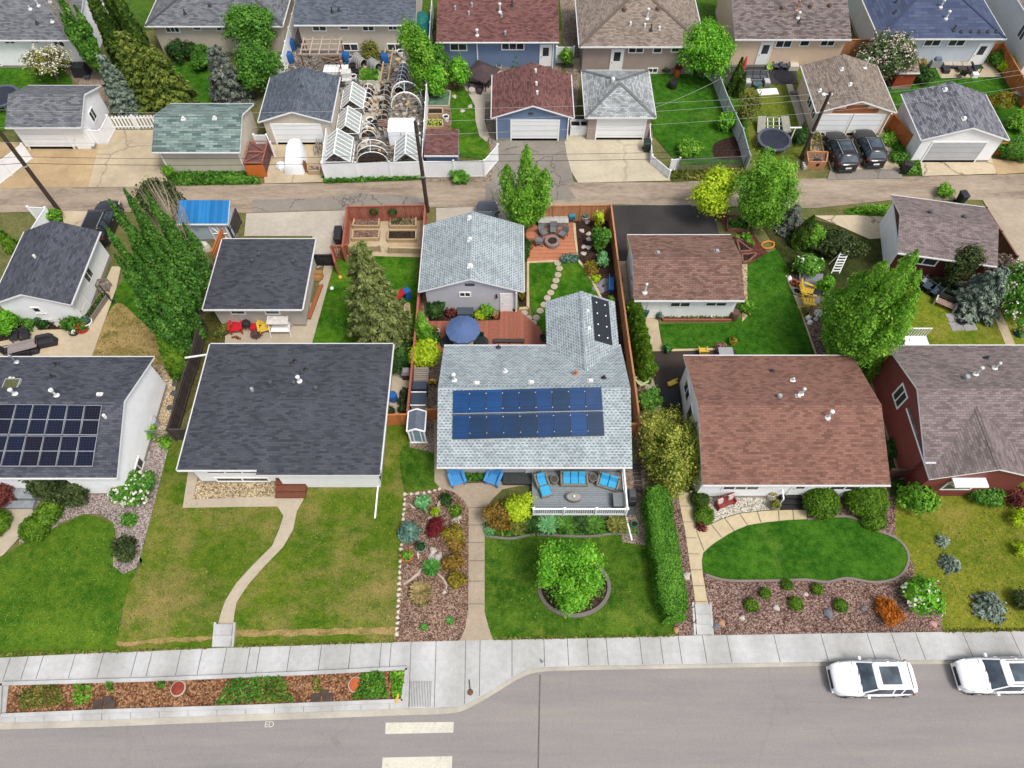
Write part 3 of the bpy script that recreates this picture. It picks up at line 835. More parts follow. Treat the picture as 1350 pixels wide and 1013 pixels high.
  for side in 'SNEW':
   a=s.wx if side in 'SN' else s.wy
   s.slab(f,side,-a,a,-0.1,0.28,-0.05,0.025)
  f.build('foundation',concrete('foundation',S(170,165,155)),s.root)
 def gutters(s):
  sides={'x':'SN','y':'EW','hip':'SNEW','shed':'S'}[s.ridge]
  for q in sides:
   m=MB();z=s.ze-0.03
   if q in 'SN':
    y=(s.hy+0.055)*(-1 if q=='S' else 1);m.bar((-s.hx,y,z-0.04),(s.hx,y,z-0.04),0.075,0.09)
   else:
    x=(s.hx+0.055)*(-1 if q=='W' else 1);m.bar((x,-s.hy,z-0.04),(x,s.hy,z-0.04),0.075,0.09)
   m.build('gutter',GUTTER,s.root)
 def rect(s,side,r):
  u0,z1=s.onwall(side,r[0],r[1]);u1,z0=s.onwall(side,r[2],r[3])
  if side in 'EW':
   pass
  return min(u0,u1),max(u0,u1),min(z0,z1),max(z0,z1)
 def window(s,side,u0,u1,z0,z1,n=2,fm=None,mat=None):
  zt=s.ze-s.t-0.08
  gable=(side in 'EW' and s.ridge=='x')or(side in 'SN' and s.ridge=='y')
  if not gable and z1>zt:z1=zt
  m=MB();w=0.09
  for a,b,c,d in((u0-w,u1+w,z0-w,z0),(u0-w,u1+w,z1,z1+w),(u0-w,u0,z0,z1),(u1,u1+w,z0,z1)):
   s.slab(m,side,a,b,c,d,-0.02,0.05)
  for k in range(1,n):
   u=u0+(u1-u0)*k/n
   s.slab(m,side,u-0.035,u+0.035,z0,z1,-0.02,0.045)
  f=m.build('window',fm or WHITE,s.root)
  p=MB();s.slab(p,side,u0,u1,z0,z1,-0.02,0.015)
  p.build('pane',mat or GLASS,f)
 def win(s,side,r,n=2,fm=None):
  s.window(side,*s.rect(side,r),n,fm)
 def door(s,side,u0,u1,z0,z1,mat=None,lite=False):
  z1=min(z1,s.ze-s.t-0.1)if not((side in 'SN' and s.ridge=='y')or(side in 'EW' and s.ridge=='x'))else z1
  m=MB();w=0.09
  for a,b,c,d in((u0-w,u1+w,z1,z1+w),(u0-w,u0,z0,z1),(u1,u1+w,z0,z1)):s.slab(m,side,a,b,c,d,-0.02,0.055)
  m.build('door_frame',WHITE,s.root)
  m=MB();s.slab(m,side,u0,u1,z0,z1,-0.02,0.03)
  if not lite:
   for zz in(0.12,0.55):s.slab(m,side,u0+0.15,u1-0.15,z0+(z1-z0)*zz,z0+(z1-z0)*(zz+0.32),0.03,0.04)
  d=m.build('door',mat or DOORP,s.root)
  if lite:
   q=MB();s.slab(q,side,u0+0.2,u1-0.2,z0+(z1-z0)*0.5,z0+(z1-z0)*0.9,0.025,0.04);q.build('pane',GLASS,d)
  q=MB();s.slab(q,side,u0+0.06,u0+0.12,z0+0.95,z0+1.06,0.03,0.09);q.build('handle',STEEL,d)
 def garage(s,u0,u1,z1=2.1,side='S',mat=None):
  m=MB();w=0.12
  for a,b,c,d in((u0-w,u1+w,z1,z1+w),(u0-w,u0,0.02,z1),(u1,u1+w,0.02,z1)):s.slab(m,side,a,b,c,d,-0.02,0.05)
  m.build('garage_door_frame',WHITE,s.root)
  m=MB()
  for k in range(4):
   s.slab(m,side,u0,u1,0.02+(z1-0.02)*k/4+0.008,0.02+(z1-0.02)*(k+1)/4-0.008,-0.02,0.025)
  s.slab(m,side,u0,u1,0.02,z1,-0.02,0.01)
  m.build('garage_door',mat or GAR,s.root)
 def flue(s,px,py,h=0.75,r=0.09,cap=0.2,mat=None):
  p=s.onroof(px,py);m=MB();h*=.75;r*=.75;cap*=.7
  m.lathe([(0.18,p.z-0.08),(0.18,p.z+0.04),(r,p.z+0.12),(r,p.z+h)],p.x,p.y,12)
  m.lathe([(cap*0.7,p.z+h-0.08),(cap,p.z+h),(cap,p.z+h+0.13),(0.03,p.z+h+0.2)],p.x,p.y,12)
  m.build('flue_pipe',mat or PIPE,s.root,smooth=True)
 def stack(s,px,py,h=0.4,mat=None):
  p=s.onroof(px,py);m=MB()
  m.lathe([(0.2,p.z-0.06),(0.18,p.z+0.03),(0.06,p.z+0.09),(0.055,p.z+h)],p.x,p.y,10)
  m.build('plumbing_vent',mat or DARKV,s.root,smooth=True)
 def boxvent(s,px,py,mat=None,w=0.3):
  p=s.onroof(px,py);m=MB()
  m.box(p.x,p.y,p.z-0.1,w+0.12,w+0.12,0.13);m.box(p.x,p.y,p.z+0.03,w,w,0.16,0,0,0.75)
  m.build('roof_vent',mat or PIPE,s.root,bevel=0.02)
 def turbine(s,px,py,mat=None,r=0.2):
  p=s.onroof(px,py);m=MB();r*=.8
  m.lathe([(r*1.2,p.z-0.1),(r,p.z+0.06),(r,p.z+0.1),(r*1.15,p.z+0.2),(r*0.9,p.z+0.29),(0.02,p.z+0.33)],p.x,p.y,14)
  m.build('roof_vent',mat or GREY,s.root,smooth=True)
 def downspout(s,side,u,ext=None):
  m=MB()
  p=s.P(side,u,0.15,0.06);q=s.P(side,u,s.ze-0.3,0.06);e=s.P(side,u,s.ze-0.12,(s.hy-s.wy if side in 'SN' else s.hx-s.wx))
  m.bar(p,q,0.09);m.bar(q,e,0.09)
  if ext:m.bar(p,s.P(side,u,0.06,ext),0.09)
  m.build('downspout',WHITE,s.root)
 def shake(s,side,u0,u1,z0,z1,mat,o=0.03,name='cladding'):
  m=MB();s.slab(m,side,u0,u1,z0,z1,-0.02,o);m.build(name,mat,s.root)
 def cross(s,xl,xr,yf,yb,ze,zr,hipend=False):
  """a gable roof with its ridge along y, meeting this roof (local coordinates; yb runs under the main roof)"""
  m=MB();t=s.t;xm=(xl+xr)/2
  s.slope(m,[(xl,yb,ze),(xl,yf,ze),(xm,yf,zr),(xm,yb,zr)],(0,1,0))
  s.slope(m,[(xr,yf,ze),(xr,yb,ze),(xm,yb,zr),(xm,yf,zr)],(0,1,0))
  for x in(xl,xr):
   m.poly([(x,yf,ze),(x,yb,ze),(x,yb,ze-t),(x,yf,ze-t)],1)
   m.poly([(x,yf,ze-t),(x,yb,ze-t),(xm,yb,zr-t),(xm,yf,zr-t)],1)
   m.poly([(x,yf,ze),(xm,yf,zr),(xm,yf,zr-t),(x,yf,ze-t)],1)
  m.build('roof',[s.rm,WHITE],s.root)
  c=MB()
  k=(zr-ze)/(xr-xm)
  for sg in(-1,1):
   s.slope(c,[(xm+sg*0.16,yf,zr-0.16*k+0.022),(xm+sg*0.16,yb,zr-0.16*k+0.022),(xm,yb,zr+0.028),(xm,yf,zr+0.028)],(0,1,0))
  c.build('ridge_cap',s.rm,s.root)
def house_ext(b,xl,xr,yf,yb,zt,zr=None,name='wall',mat=None):
 m=MB();xm=(xl+xr)/2
 bot=[(xl,yf,-0.1),(xr,yf,-0.1),(xr,yb,-0.1),(xl,yb,-0.1)];top=[(x,y,zt)for x,y,_ in bot]
 m.hexa(bot,top)
 if zr:
  a,c=(xm,yf,zr),(xm,yb,zr)
  m.poly([top[0],top[1],a]);m.poly([top[2],top[3],c]);m.poly([top[0],a,c,top[3]]);m.poly([top[1],top[2],c,a])
 m.build(name,mat or b.wm,b.root)
SH_pale=shingle('pale green grey shingles',S(184,195,198),S(164,176,180),S(86,96,104),0.008,0.3,0.15,0.35,None,(0.25,0.17))
SH_dark=shingle('charcoal shingles',S(84,86,94),S(64,66,74),S(50,51,58),0.01,0.4,0.15,0.38)
SH_dark2=shingle('slate grey shingles',S(92,94,104),S(72,74,84),S(50,52,60),0.012,0.36,0.15,0.6)
SH_brown=shingle('brown shingles',S(146,108,94),S(120,86,75),S(96,68,60),0.012,0.34,0.15,0.42)
SH_brown2=shingle('garage brown shingles',S(140,110,98),S(114,86,77),S(84,60,53),0.014,0.36,0.15,0.6)
SH_taupe=shingle('taupe shingles',S(142,128,126),S(120,108,106),S(88,78,76),0.014,0.34,0.15,0.6)
SH_green=shingle('mossy green shingles',S(132,150,144),S(88,108,104),S(70,86,82),0.012,0.7,0.2,0.95)
SH_blue=shingle('blue grey shingles',S(102,110,120),S(84,92,102),S(62,68,78),0.012,0.34,0.15,0.6)
SH_bgrey=shingle('mid grey shingles',S(124,126,130),S(98,100,106),S(68,70,76),0.012,0.4,0.16,0.7)
SH_maroon=shingle('maroon shingles',S(128,90,86),S(102,68,66),S(74,48,46),0.014,0.34,0.15,0.7)
SH_tan=shingle('tan shingles',S(154,140,128),S(130,116,104),S(96,84,76),0.014,0.34,0.15,0.7)
SH_taupe2=shingle('speckled brown shingles',S(134,122,118),S(98,88,86),S(66,58,58),0.012,0.4,0.16,0.9)
SH_stain=shingle('lichen stained shingles',S(182,186,186),S(152,158,160),S(104,108,112),0.016,0.32,0.16,0.8,S(92,88,80))
SH_navy=shingle('navy metal tiles',S(84,94,120),S(76,86,112),S(58,66,90),0.02,1.2,0.3,0.5)
W_white=siding('white siding',(0.82,0.82,0.83),0.13,False,0.8)
W_whitev=siding('white ribbed siding',(0.82,0.82,0.83),0.2,True,0.88)
W_stucco=plain('white stucco',(0.68,0.68,0.67),0.9,0.05)
W_grey=siding('pale grey siding',S(216,216,224),0.14,False,0.86)
W_beige=plain('beige stucco',S(224,212,194),0.9,0.06)
W_cream=siding('cream siding',S(232,222,202),0.14,False,0.86)
W_blue=siding('slate blue siding',S(124,146,180),0.14,False,0.82)
W_taupe=siding('taupe siding',S(190,170,160),0.14,False,0.8)
W_peach=plain('peach stucco',S(246,218,190),0.9,0.05)
W_pale=siding('pale blue siding',S(222,230,240),0.16,False,0.86)
W_red=siding('oxblood boards',S(138,70,64),0.2,True,0.72,0.12)
W_dred=siding('dark maroon boards',S(92,44,44),0.2,True,0.72,0.12)
def solar_mat(name,c,cell=(0.16,0.16),line=(0.25,0.27,0.3),amt=0.5,var=.8):
 n=NT(name)
 br=n.add('ShaderNodeTexBrick');br.offset=0.0
 br.inputs['Scale'].default_value=1;br.inputs['Brick Width'].default_value=cell[0];br.inputs['Row Height'].default_value=cell[1]
 br.inputs['Mortar Size'].default_value=0.006;br.inputs['Color1'].default_value=(*mul(c,0.85),1);br.inputs['Color2'].default_value=(*mul(c,1.2),1)
 br.inputs['Mortar'].default_value=(*[a*amt+b*(1-amt)for a,b in zip(line,c)],1)
 n.ln(n.co('UV'),br.inputs['Vector'])
 ri=n.add('ShaderNodeObjectInfo').outputs['Random']
 f=n.noise(0.9,3)
 col=n.mix(var,br.outputs['Color'],n.ramp(n.mix(0.5,ri,f),[(0.25,(1.25,0.7,0.5)),(0.5,(1,1,1)),(0.75,(0.9,1.45,1.5))]),'MULTIPLY')
 return n.done(col,Roughness=0.1,Specular_IOR_Level=0.22)
SOL_A=solar_mat('blue solar glass',S(18,62,110),(0.9,0.1),S(26,30,42),0.7)
SOL_B=solar_mat('navy solar cells',S(22,24,44),(0.16,0.16),S(120,126,145),0.25,.4)
SOL_C=plain('black solar mat',S(38,42,50),0.35,0.15,3,0,0.4)
def solar_grid(b,corners,nx,ny,mat,gapx=0.03,gapy=0.04,frame=None,mid=False,lift=0.12):
 """a field of framed panels whose photo corners are TL, TR, BR, BL on the roof of b"""
 c=[b.onroof(*p)for p in corners]
 for j in range(ny):
  for i in range(nx):
   def Q(u,v):
    p=(c[0]*(1-u)+c[1]*u)*(1-v)+(c[3]*(1-u)+c[2]*u)*v
    p.z=b.rz(p.x,p.y)+lift
    return p
   a0,a1,v0,v1=i/nx,(i+1)/nx,j/ny,(j+1)/ny
   W=(c[1]-c[0]).length;H=(c[3]-c[0]).length
   gx,gy=gapx/W/2,gapy/H/2
   q=[Q(a0+gx,v1-gy),Q(a1-gx,v1-gy),Q(a1-gx,v0+gy),Q(a0+gx,v0+gy)]
   m=MB();dn=Vector((0,0,0.05));up=Vector((0,0,0.006))
   m.hexa([p-dn for p in q],q,0)
   pan=m.build('solar_panel',frame or STEEL,b.root)
   k=0.03 if frame is None else 0.012
   ctr=sum(q,Vector())/4
   def inn(p):return p+(ctr-p).normalized()*k*1.4+up
   w,h=(q[1]-q[0]).length,(q[3]-q[0]).length
   g_=MB()
   if mid:
    for lo,hi in((0,0.49),(0.51,1)):
     r=[q[0].lerp(q[3],lo),q[1].lerp(q[2],lo),q[1].lerp(q[2],hi),q[0].lerp(q[3],hi)]
     r=[p+(ctr-p).normalized()*k+up for p in r]
     g_.poly(r,0,[(0.08,lo*h),(w-0.08,lo*h),(w-0.08,hi*h),(0.08,hi*h)])
   else:
    g_.poly([inn(p)for p in q],0,[(0,0),(w,0),(w,h),(0,h)])
   g_.build('glass',mat,pan)
b=Bld('house','white house with white framed solar panels at the left edge','house',-36.5,-23.45,16.95,25.5,3.0,4.65,'x',SH_dark2,W_whitev)
solar_grid(b,[(-22,533),(136,535),(123.5,617),(-46,617)],7,2,SOL_B,0.05,0.08,None,True)
b.flue(20,520,0.6);b.flue(75,522,0.8);b.stack(70,498);b.stack(75,482);b.turbine(139,550,PIPE,0.12);b.boxvent(131,521,PIPE,0.25);b.boxvent(15,500,PIPE,0.2);b.flue(22,478,0.9,0.04,0.12,STEEL)
p=b.onroof(16,507);m=MB();m.box(p.x,p.y,p.z-0.05,1.0,0.75,0.16);sk=m.build('skylight',GREY,b.root);m=MB();m.box(p.x,p.y,p.z+0.11,0.84,0.6,0.02);m.build('pane',plain('green skylight dome',S(95,98,62),0.3,0.2),sk)
b.window('E',-3.0,-2.0,0.25,0.95,2)
b.door('S',1.6,2.5,0.3,2.3,plain('charcoal door',S(52,54,58),0.5),False)
m=MB();o_=b.L(g(28,652));m.box(o_.x,o_.y+0.3,0,2.4,1.5,0.45);m.box(o_.x,o_.y-0.75,0,2.4,0.5,0.25);m.build('porch_step',plain('grey porch boards',S(150,155,160),0.8),b.root)
b.shake('S',b.wx-3.1,b.wx-0.02,0.3,2.7,W_white,0.3,'bay_wall')
b=Bld('house','white bungalow under a large charcoal hip roof with brown porch steps','house',-20.05,-7.9,17.5,26.6,2.9,3.35,'hip',SH_dark,W_stucco,hip=4.5)
m=MB();yf,yb=-b.hy-0.32,0.4
s_=(b.zr-b.ze)/4.5
x0_,x1_=-1.3,b.hx+0.02
m2=b
zf=b.ze-0.33*(b.zr-b.ze)/4.5
b.slope(m,[(x0_,yf,zf),(x1_,yf,zf),(x1_,-b.hy,b.ze+.004),(x0_,-b.hy,b.ze+.004)],(1,0,0))
m.hexa([(x0_,yf,zf-.16),(x1_,yf,zf-.16),(x1_,-b.hy-.01,zf-.16),(x0_,-b.hy-.01,zf-.16)],[(x0_,yf,zf-.004),(x1_,yf,zf-.004),(x1_,-b.hy-.01,b.ze-.004),(x0_,-b.hy-.01,b.ze-.004)],1)
m.build('porch_roof',[SH_dark,WHITE],b.root)
house_ext(b,-0.4,b.wx,-b.wy-0.32,-b.wy+0.5,b.ze-0.2)
for px,py in((357,506),(388,506),(417,513)):b.turbine(px,py,DGREY,0.19)
b.flue(395,503,0.6);b.stack(389,477,0.35);b.stack(385,480,0.2);b.stack(403,488,0.3);b.turbine(333,515,GREY,0.13)
b.window('S',-4.8,-1.6,1.5,2.45,3)
b.window('S',-4.6,-1.4,0.3,0.75,2)
b.downspout('S',b.wx-0.15,2.4)
m=MB()
o_=b.L(g(386,642))
for k,(dy,h)in enumerate(((0.7,0.72),(0.15,0.55),(-0.25,0.38),(-0.6,0.2))):m.box(o_.x,o_.y+dy,0,1.9,0.9 if k==0 else 0.4,h)
st=m.build('porch_step',wood('brown porch boards',S(128,78,62),0.15),b.root)
b.door('S',o_.x-0.55,o_.x+0.2,0.7,2.5,plain('brown door',S(110,60,45),0.5))
m=MB();m.bar(b.L(at(244,472,2.3)),b.L(at(278,467,2.6)),0.09);m.build('downspout',WHITE,b.root)
b=Bld('house','pale green shingled house with blue solar panels, a north wing and a furnished front deck','house',-4.5,7.2,17.65,26.4,3.0,4.85,'x',SH_pale,W_grey,oh=0.85,rk=0.35)
H3=b
solar_grid(b,[(597.5,516),(792.5,511.5),(797,576),(596.5,581)],9,2,SOL_A,0.02,0.05,BLACK)
m=MB();m.bar(b.onroof(597,547)+Vector((0,0,.12)),b.onroof(795,543)+Vector((0,0,.12)),.035,.03);m.build('panel_rail',STEEL,b.root)
m=MB()
for j in range(4):
 for i in range(10):
  px=597.5+(195+j*1.6)*i/9;py=(521,541,552,573)[j]-4*i/9
  if i in(0,9):continue
  p=b.onroof(px,py);m.box(p.x,p.y,p.z+0.1,0.045,0.045,0.03)
props(m.build('panel_clamp',WHITE,b.root),kind='stuff')
xm=4.65-b.c.x
b.cross(2.28-b.c.x,7.08-b.c.x,30.05-b.c.y,22.6-b.c.y,3.0,4.15)
house_ext(b,2.7-b.c.x,6.66-b.c.x,26-b.c.y-0.8,29.75-b.c.y,2.8,3.8)
k_=(4.15-3.0)/2.4
def wz(x):return 4.15-k_*abs(x-xm)
m=MB()
xa,xb=xm+0.75,xm+1.95
ya,yb=26.25-b.c.y,29.85-b.c.y
m.hexa([(xa,ya,wz(xa)-0.01),(xb,ya,wz(xb)-0.01),(xb,yb,wz(xb)-0.01),(xa,yb,wz(xa)-0.01)],[(xa,ya,wz(xa)+0.07),(xb,ya,wz(xb)+0.07),(xb,yb,wz(xb)+0.07),(xa,yb,wz(xa)+0.07)])
sp_=m.build('solar_panel',SOL_C,b.root)
m=MB()
for i in range(2):
 for j in range(4):
  x=xa+0.3+i*0.6;y=ya+0.45+j*0.9;m.box(x,y,wz(x)+0.07,0.08,0.08,0.04)
m.build('clamp',WHITE,sp_)
m=MB();x=xm+0.4
for y in(27.1,28.5):m.box(x,y-b.c.y,wz(x)-0.05,0.26,0.26,0.16,0,0,0.7)
m.build('roof_vent',PIPE,b.root)
b.flue(599,502,0.8,0.08,0.19);b.flue(759,494,0.5,0.1,0.14,plain('rusty pipe',S(190,140,110),0.6,0.2));b.boxvent(628,506,PIPE,0.26);b.boxvent(700,505,PIPE,0.26);b.boxvent(778,503,PIPE,0.26);b.stack(666,490,0.3,PIPE);b.stack(657,459,0.3);b.stack(796,499,0.35)
b.window('S',1.2,3.6,1.3,2.5,3);b.window('S',-4.6,-3.0,1.3,2.5,2)
b.door('S',-0.4,0.5,0.3,2.4,None,True)
m=MB();o_=b.L(g(683,630));m.box(o_.x,o_.y+0.2,0,1.9,1.5,0.3);m.build('door_mat_step',plain('dark landing tiles',S(66,68,70),0.6,0.3,8),b.root)
b.downspout('S',b.wx+0.1)
b=Bld('house','white bungalow with a plain brown shingle gable roof beside the trimmed hedge','house',11.25,22.35,16.5,25.6,3.0,4.5,'x',SH_brown,W_white)
H4=b
b.turbine(1027,524,GREY,0.17);b.flue(1056,520,0.75,0.08,0.15);b.flue(1091,551,0.9,0.08,0.2);b.stack(1045,502,0.3,TFL);b.stack(1018,490,0.2);b.boxvent(1052,523,PIPE,0.2)
b.window('W',2.0,3.2,1.2,2.3,2);b.window('W',0.6,1.3,0.8,2.3,1)
b.window('S',-3.9,-1.8,1.3,2.4,3);b.window('S',2.6,4.4,1.3,2.4,2)
o_=b.L(g(1043,655))
m=MB();m.box(o_.x,o_.y+0.4,0,1.7,1.4,0.5);m.box(o_.x,o_.y-0.45,0,1.7,0.35,0.33);m.box(o_.x,o_.y-0.75,0,1.7,0.3,0.17);m.build('porch_step',plain('black porch mat',S(40,36,38),0.7),b.root)
b.door('S',o_.x-0.45,o_.x+0.45,0.5,2.5,None,True)
m=MB();m.bar((o_.x-0.95,o_.y-0.6,0),(o_.x-0.95,o_.y-0.6,1.1),0.06);m.bar((o_.x-0.95,o_.y+0.6,0.5),(o_.x-0.95,o_.y+0.6,1.4),0.06);m.bar((o_.x-0.95,o_.y-0.6,1.1),(o_.x-0.95,o_.y+0.6,1.4),0.07);m.build('handrail',WHITE,b.root)
b=Bld('house','oxblood boarded house with taupe roof and front gable at the right edge','house',24.45,36.0,17.7,26.0,3.6,5.15,'x',SH_taupe,W_red)
p=at(1323.5,618,5.0);hw=(p.x-24.9)
b.cross(24.55-b.c.x,24.55+2*(p.x-24.55)-b.c.x,16.7-b.c.y,21.5-b.c.y,3.35,4.75)
house_ext(b,24.95-b.c.x,24.15+2*(p.x-24.55)-b.c.x,17.0-b.c.y,19-b.c.y,3.15,4.45)
b.window('W',0.3,1.25,2.2,3.5,2);b.turbine(1273,499,GREY,0.2);b.flue(1286,494,0.9,0.08,0.16);b.flue(1311,486,0.7,0.08,0.14);b.stack(1300,473,0.3)
yg=17.0-b.c.y
m=MB();m.box(27.2-b.c.x,yg-0.3,2.75,2.0,0.6,0.12);m.bar((26.3-b.c.x,yg-0.5,2.7),(26.3-b.c.x,yg,2.2),0.06);m.bar((28.1-b.c.x,yg-0.5,2.7),(28.1-b.c.x,yg,2.2),0.06);m.build('awning',WHITE,b.root)
for x0_,x1_,z0_,z1_,nm in((26.3,28.2,1.1,2.3,3),(31.4,33.0,1.3,2.6,2)):
 m=MB();X0,X1=x0_-b.c.x,x1_-b.c.x
 for a,c,z,zz in((X0,X1,z0_,z0_+0.1),(X0,X1,z1_-0.1,z1_),(X0,X0+0.1,z0_+0.1,z1_-0.1),(X1-0.1,X1,z0_+0.1,z1_-0.1)):m.hexa([(a,yg-0.05,z),(c,yg-0.05,z),(c,yg+0.02,z),(a,yg+0.02,z)],[(a,yg-0.05,zz),(c,yg-0.05,zz),(c,yg+0.02,zz),(a,yg+0.02,zz)])
 f=m.build('window',WHITE,b.root);m=MB();m.box((X0+X1)/2,yg-0.01,z0_+0.1,X1-X0-0.2,0.03,z1_-z0_-0.2);m.build('pane',GLASS,f)
m=MB();m.bar(b.L(at(1222,648,0.2)),b.L(at(1222,638,1.6)),0.08);m.bar(b.L(at(1222,638,1.6)),b.L(at(1228,620,3.1)),0.08);m.build('downspout',WHITE,b.root)
m=MB();m.bar(b.L(at(1125,476,2.2)),b.L(at(1138,462,3.3)),0.09);m.bar(b.L(at(1138,462,3.3)),b.L(at(1164,458,3.45)),0.09);m.build('downspout',WHITE,b.root)
m=MB();o_=b.L(at(1212,448,1));m.box(o_.x,o_.y,0,1.7,1.2,0.6);[m.bar((o_.x-0.8+0.2*k,o_.y+0.6,0.6),(o_.x-0.8+0.2*k,o_.y+0.6,1.5),0.05)for k in range(9)];m.bar((o_.x-0.85,o_.y+0.6,1.5),(o_.x+0.85,o_.y+0.6,1.5),0.07);m.build('back_porch',WHITE,b.root)
b=Bld('garage','white garage with a dark grey roof behind the house with white framed solar panels','garage',-36.2,-30.6,30.1,36.9,2.6,3.75,'y',SH_dark2,W_white,oh=0.35)
b.turbine(47,340,PIPE,0.12)
b.window('S',*b.rect('S',(42,406,55,411)),1);b.window('E',-0.4,0.5,1.2,2.1,2);b.door('E',-2.9,-1.7,0.05,2.1)
m=MB();u0,z0=b.onwall('S',60,422)
for k in range(5):b.slab(m,'S',-0.35+k*0.17,-0.3+k*0.17,0.3,1.35,0.03,0.06)
b.slab(m,'S',-0.4,0.42,1.3,1.36,0.06,0.09);b.slab(m,'S',-0.4,0.42,0.6,0.66,0.06,0.09);m.build('trellis',WHITE,b.root)
b=Bld('garage','white gabled garage cut off by the left edge just south of the alley','garage',-47.0,-40.6,36.6,40.4,2.6,3.6,'x',SH_bgrey,W_white)
b=Bld('garage','pale stucco garage with a charcoal hip roof facing a patio of red and yellow chairs','garage',-21.35,-14.5,29.7,36.15,2.6,2.95,'hip',SH_dark,plain('grey stucco',S(206,198,188),0.9,0.05))
for px in(314.5,360):u,z=b.onwall('S',px,413);b.window('S',u-0.45,u+0.45,1.55,2.1,1)
for px,py in((333,346),(342,338),(387,347)):b.turbine(px,py,DGREY,0.14)
b=Bld('garage','pale grey garage with light green shingles and a white door onto the red deck','garage',-6.5,0.8,31.15,37.45,2.7,4.1,'y',SH_pale,W_grey,oh=0.4)
for py in(288,316,351):b.boxvent(619.5,py,PIPE,0.3)
b.win('S',(606.5,386,619.5,390.5),2);u0,_=b.onwall('S',661,395);u1,_=b.onwall('S',674,395);b.door('S',u0,u1,0.1,2.1)
b.shake('S',-0.42,0.25,3.05,3.3,DGREY,0.03,'gable_vent');u,z=b.onwall('S',654.5,385);b.shake('S',u-0.06,u+0.06,1.75,2.1,BLACK,0.12,'lantern')
b.downspout('S',b.wx-0.1)
b=Bld('garage','white garage with a brown gable roof and two windows above a narrow planter','garage',8.5,16.15,30.4,36.45,2.7,3.75,'x',SH_brown2,W_white)
b.win('S',(885.5,399,908,404),2);b.win('S',(932,399,956,403),2);u0,_=b.onwall('S',855,403);b.door('S',u0,u0+0.95,0.1,2.1);b.window('W',-0.5,0.0,1.3,2.0,1)
b.boxvent(867,334,GREY,0.26);b.boxvent(945,332,GREY,0.26);b.flue(850,386,1.1,0.07,0.14);b.downspout('W',-b.wy+0.1)
ANG=math.atan2(39.2-40.5,35.9-29.1)
b=Bld('garage','dark maroon garage with taupe roof and white gable standing askew by the alley','garage',31.95-3.45,31.95+3.45,37.0-2.95,37.0+2.95,2.7,3.65,'x',SH_taupe,W_dred,rot=ANG)
b.shake('W',-b.wy,b.wy,-0.05,2.45,W_white,0.03);b.garage(-1.9,1.9,2.05,'W');b.window('S',-2.1,-0.3,1.5,2.2,2);b.window('S',0.9,2.3,1.5,2.2,2)
b.boxvent(1226,281,DGREY,0.28);b.boxvent(1271,287,DGREY,0.28)
SHB=shingle('blue ribbed roofing',S(48,128,190),S(44,118,178),S(30,92,150),0.02,0.3,9.0,0.35)
b=Bld('shed','pale blue garden shed with a bright blue lean-to roof','shed',-25.4,-21.55,38.15,39.95,2.1,2.75,'shed',SHB,siding('pale blue boards',S(196,212,222),0.14,False,0.85),oh=0.15)
u0=0.35;b.door('S',u0,u0+1.15,0.08,1.75,plain('shed door blue',S(205,220,230),0.6))
m=MB()
P0=lambda u,z:b.P('S',u,z,0.06)
for a,c in(((u0,0.1),(u0+1.15,1.75)),((u0+1.15,0.1),(u0,1.75)),((u0,0.92),(u0+1.15,0.92)),((u0+0.57,0.1),(u0+0.57,1.75))):m.bar(P0(*a),P0(*c),0.09,0.03)
m.build('door_brace',WHITE,b.root)
b.shake('S',-0.9,-0.6,1.2,1.5,GREY,0.05,'wall_ornament')
b=Bld('garage','white garage with grey roof and side window at the dirt driveway on the left','garage',-41.9,-35.6,48.4,53.8,2.6,3.75,'x',SH_bgrey,W_white)
b.garage(-2.6,1.1);b.door('S',1.6,2.55,0.05,2.0);b.window('E',-0.5,0.3,1.3,2.2,2)
b=Bld('garage','cream garage with mossy green striped shingles beside the cracked driveway','garage',-29.0,-21.9,45.45,51.4,2.6,3.85,'x',SH_green,W_cream)
b.boxvent(242,157,PIPE,0.25);b.boxvent(283,156,PIPE,0.25);b.downspout('S',-b.wx+0.15);b.downspout('S',b.wx-0.1)
b=Bld('garage','beige gabled garage with blue grey shingles and a wide white door behind the covered vehicle','garage',-21.1,-15.05,49.1,55.0,2.6,3.6,'y',SH_blue,W_beige,oh=0.3)
b.garage(-2.1,1.9);b.boxvent(397,114,DGREY,0.22)
b=Bld('garage','slate blue garage with a maroon roof and white framed gable','garage',-1.7,5.15,49.6,55.3,2.6,3.8,'y',SH_maroon,W_blue,oh=0.35)
b.garage(-1.75,2.2);[b.turbine(*p,PIPE,0.13)for p in((706,95),(707,112),(708,124))];b.shake('S',-0.35,0.05,2.75,2.95,DGREY,0.05,'gable_vent');b.downspout('S',b.wx-0.05);b.downspout('S',-b.wx+0.05)
b=Bld('garage','taupe garage with a stained pale hip roof and white door','garage',6.15,12.0,49.65,55.9,2.6,3.75,'hip',SH_stain,W_taupe,oh=0.3)
b.garage(-1.8,2.2);b.turbine(808,107,PIPE,0.2)
b=Bld('garage','tan roofed garage with two white doors and a cedar shake gable','garage',25.6,32.3,50.3,56.6,2.6,3.7,'y',SH_tan,W_peach,oh=0.35)
b.garage(-2.75,-0.2);b.garage(0.15,2.6);b.shake('S',-1.9,1.9,2.35,2.75,wood('cedar shakes',S(178,110,70),0.2),0.03,'cladding');b.shake('S',-0.9,0.9,2.75,3.1,MATS[('wood','cedar shakes')],0.03,'cladding')
b.window('W',-1.0,0.0,1.2,2.0,2);b.window('W',-2.4,-1.6,1.2,2.0,2)
[b.boxvent(*p,PIPE,0.26)for p in((1110,92),(1121,112),(1081,120))];b.flue(1140,90,1.1,0.07,0.14);b.downspout('S',b.wx);b.downspout('S',-b.wx)
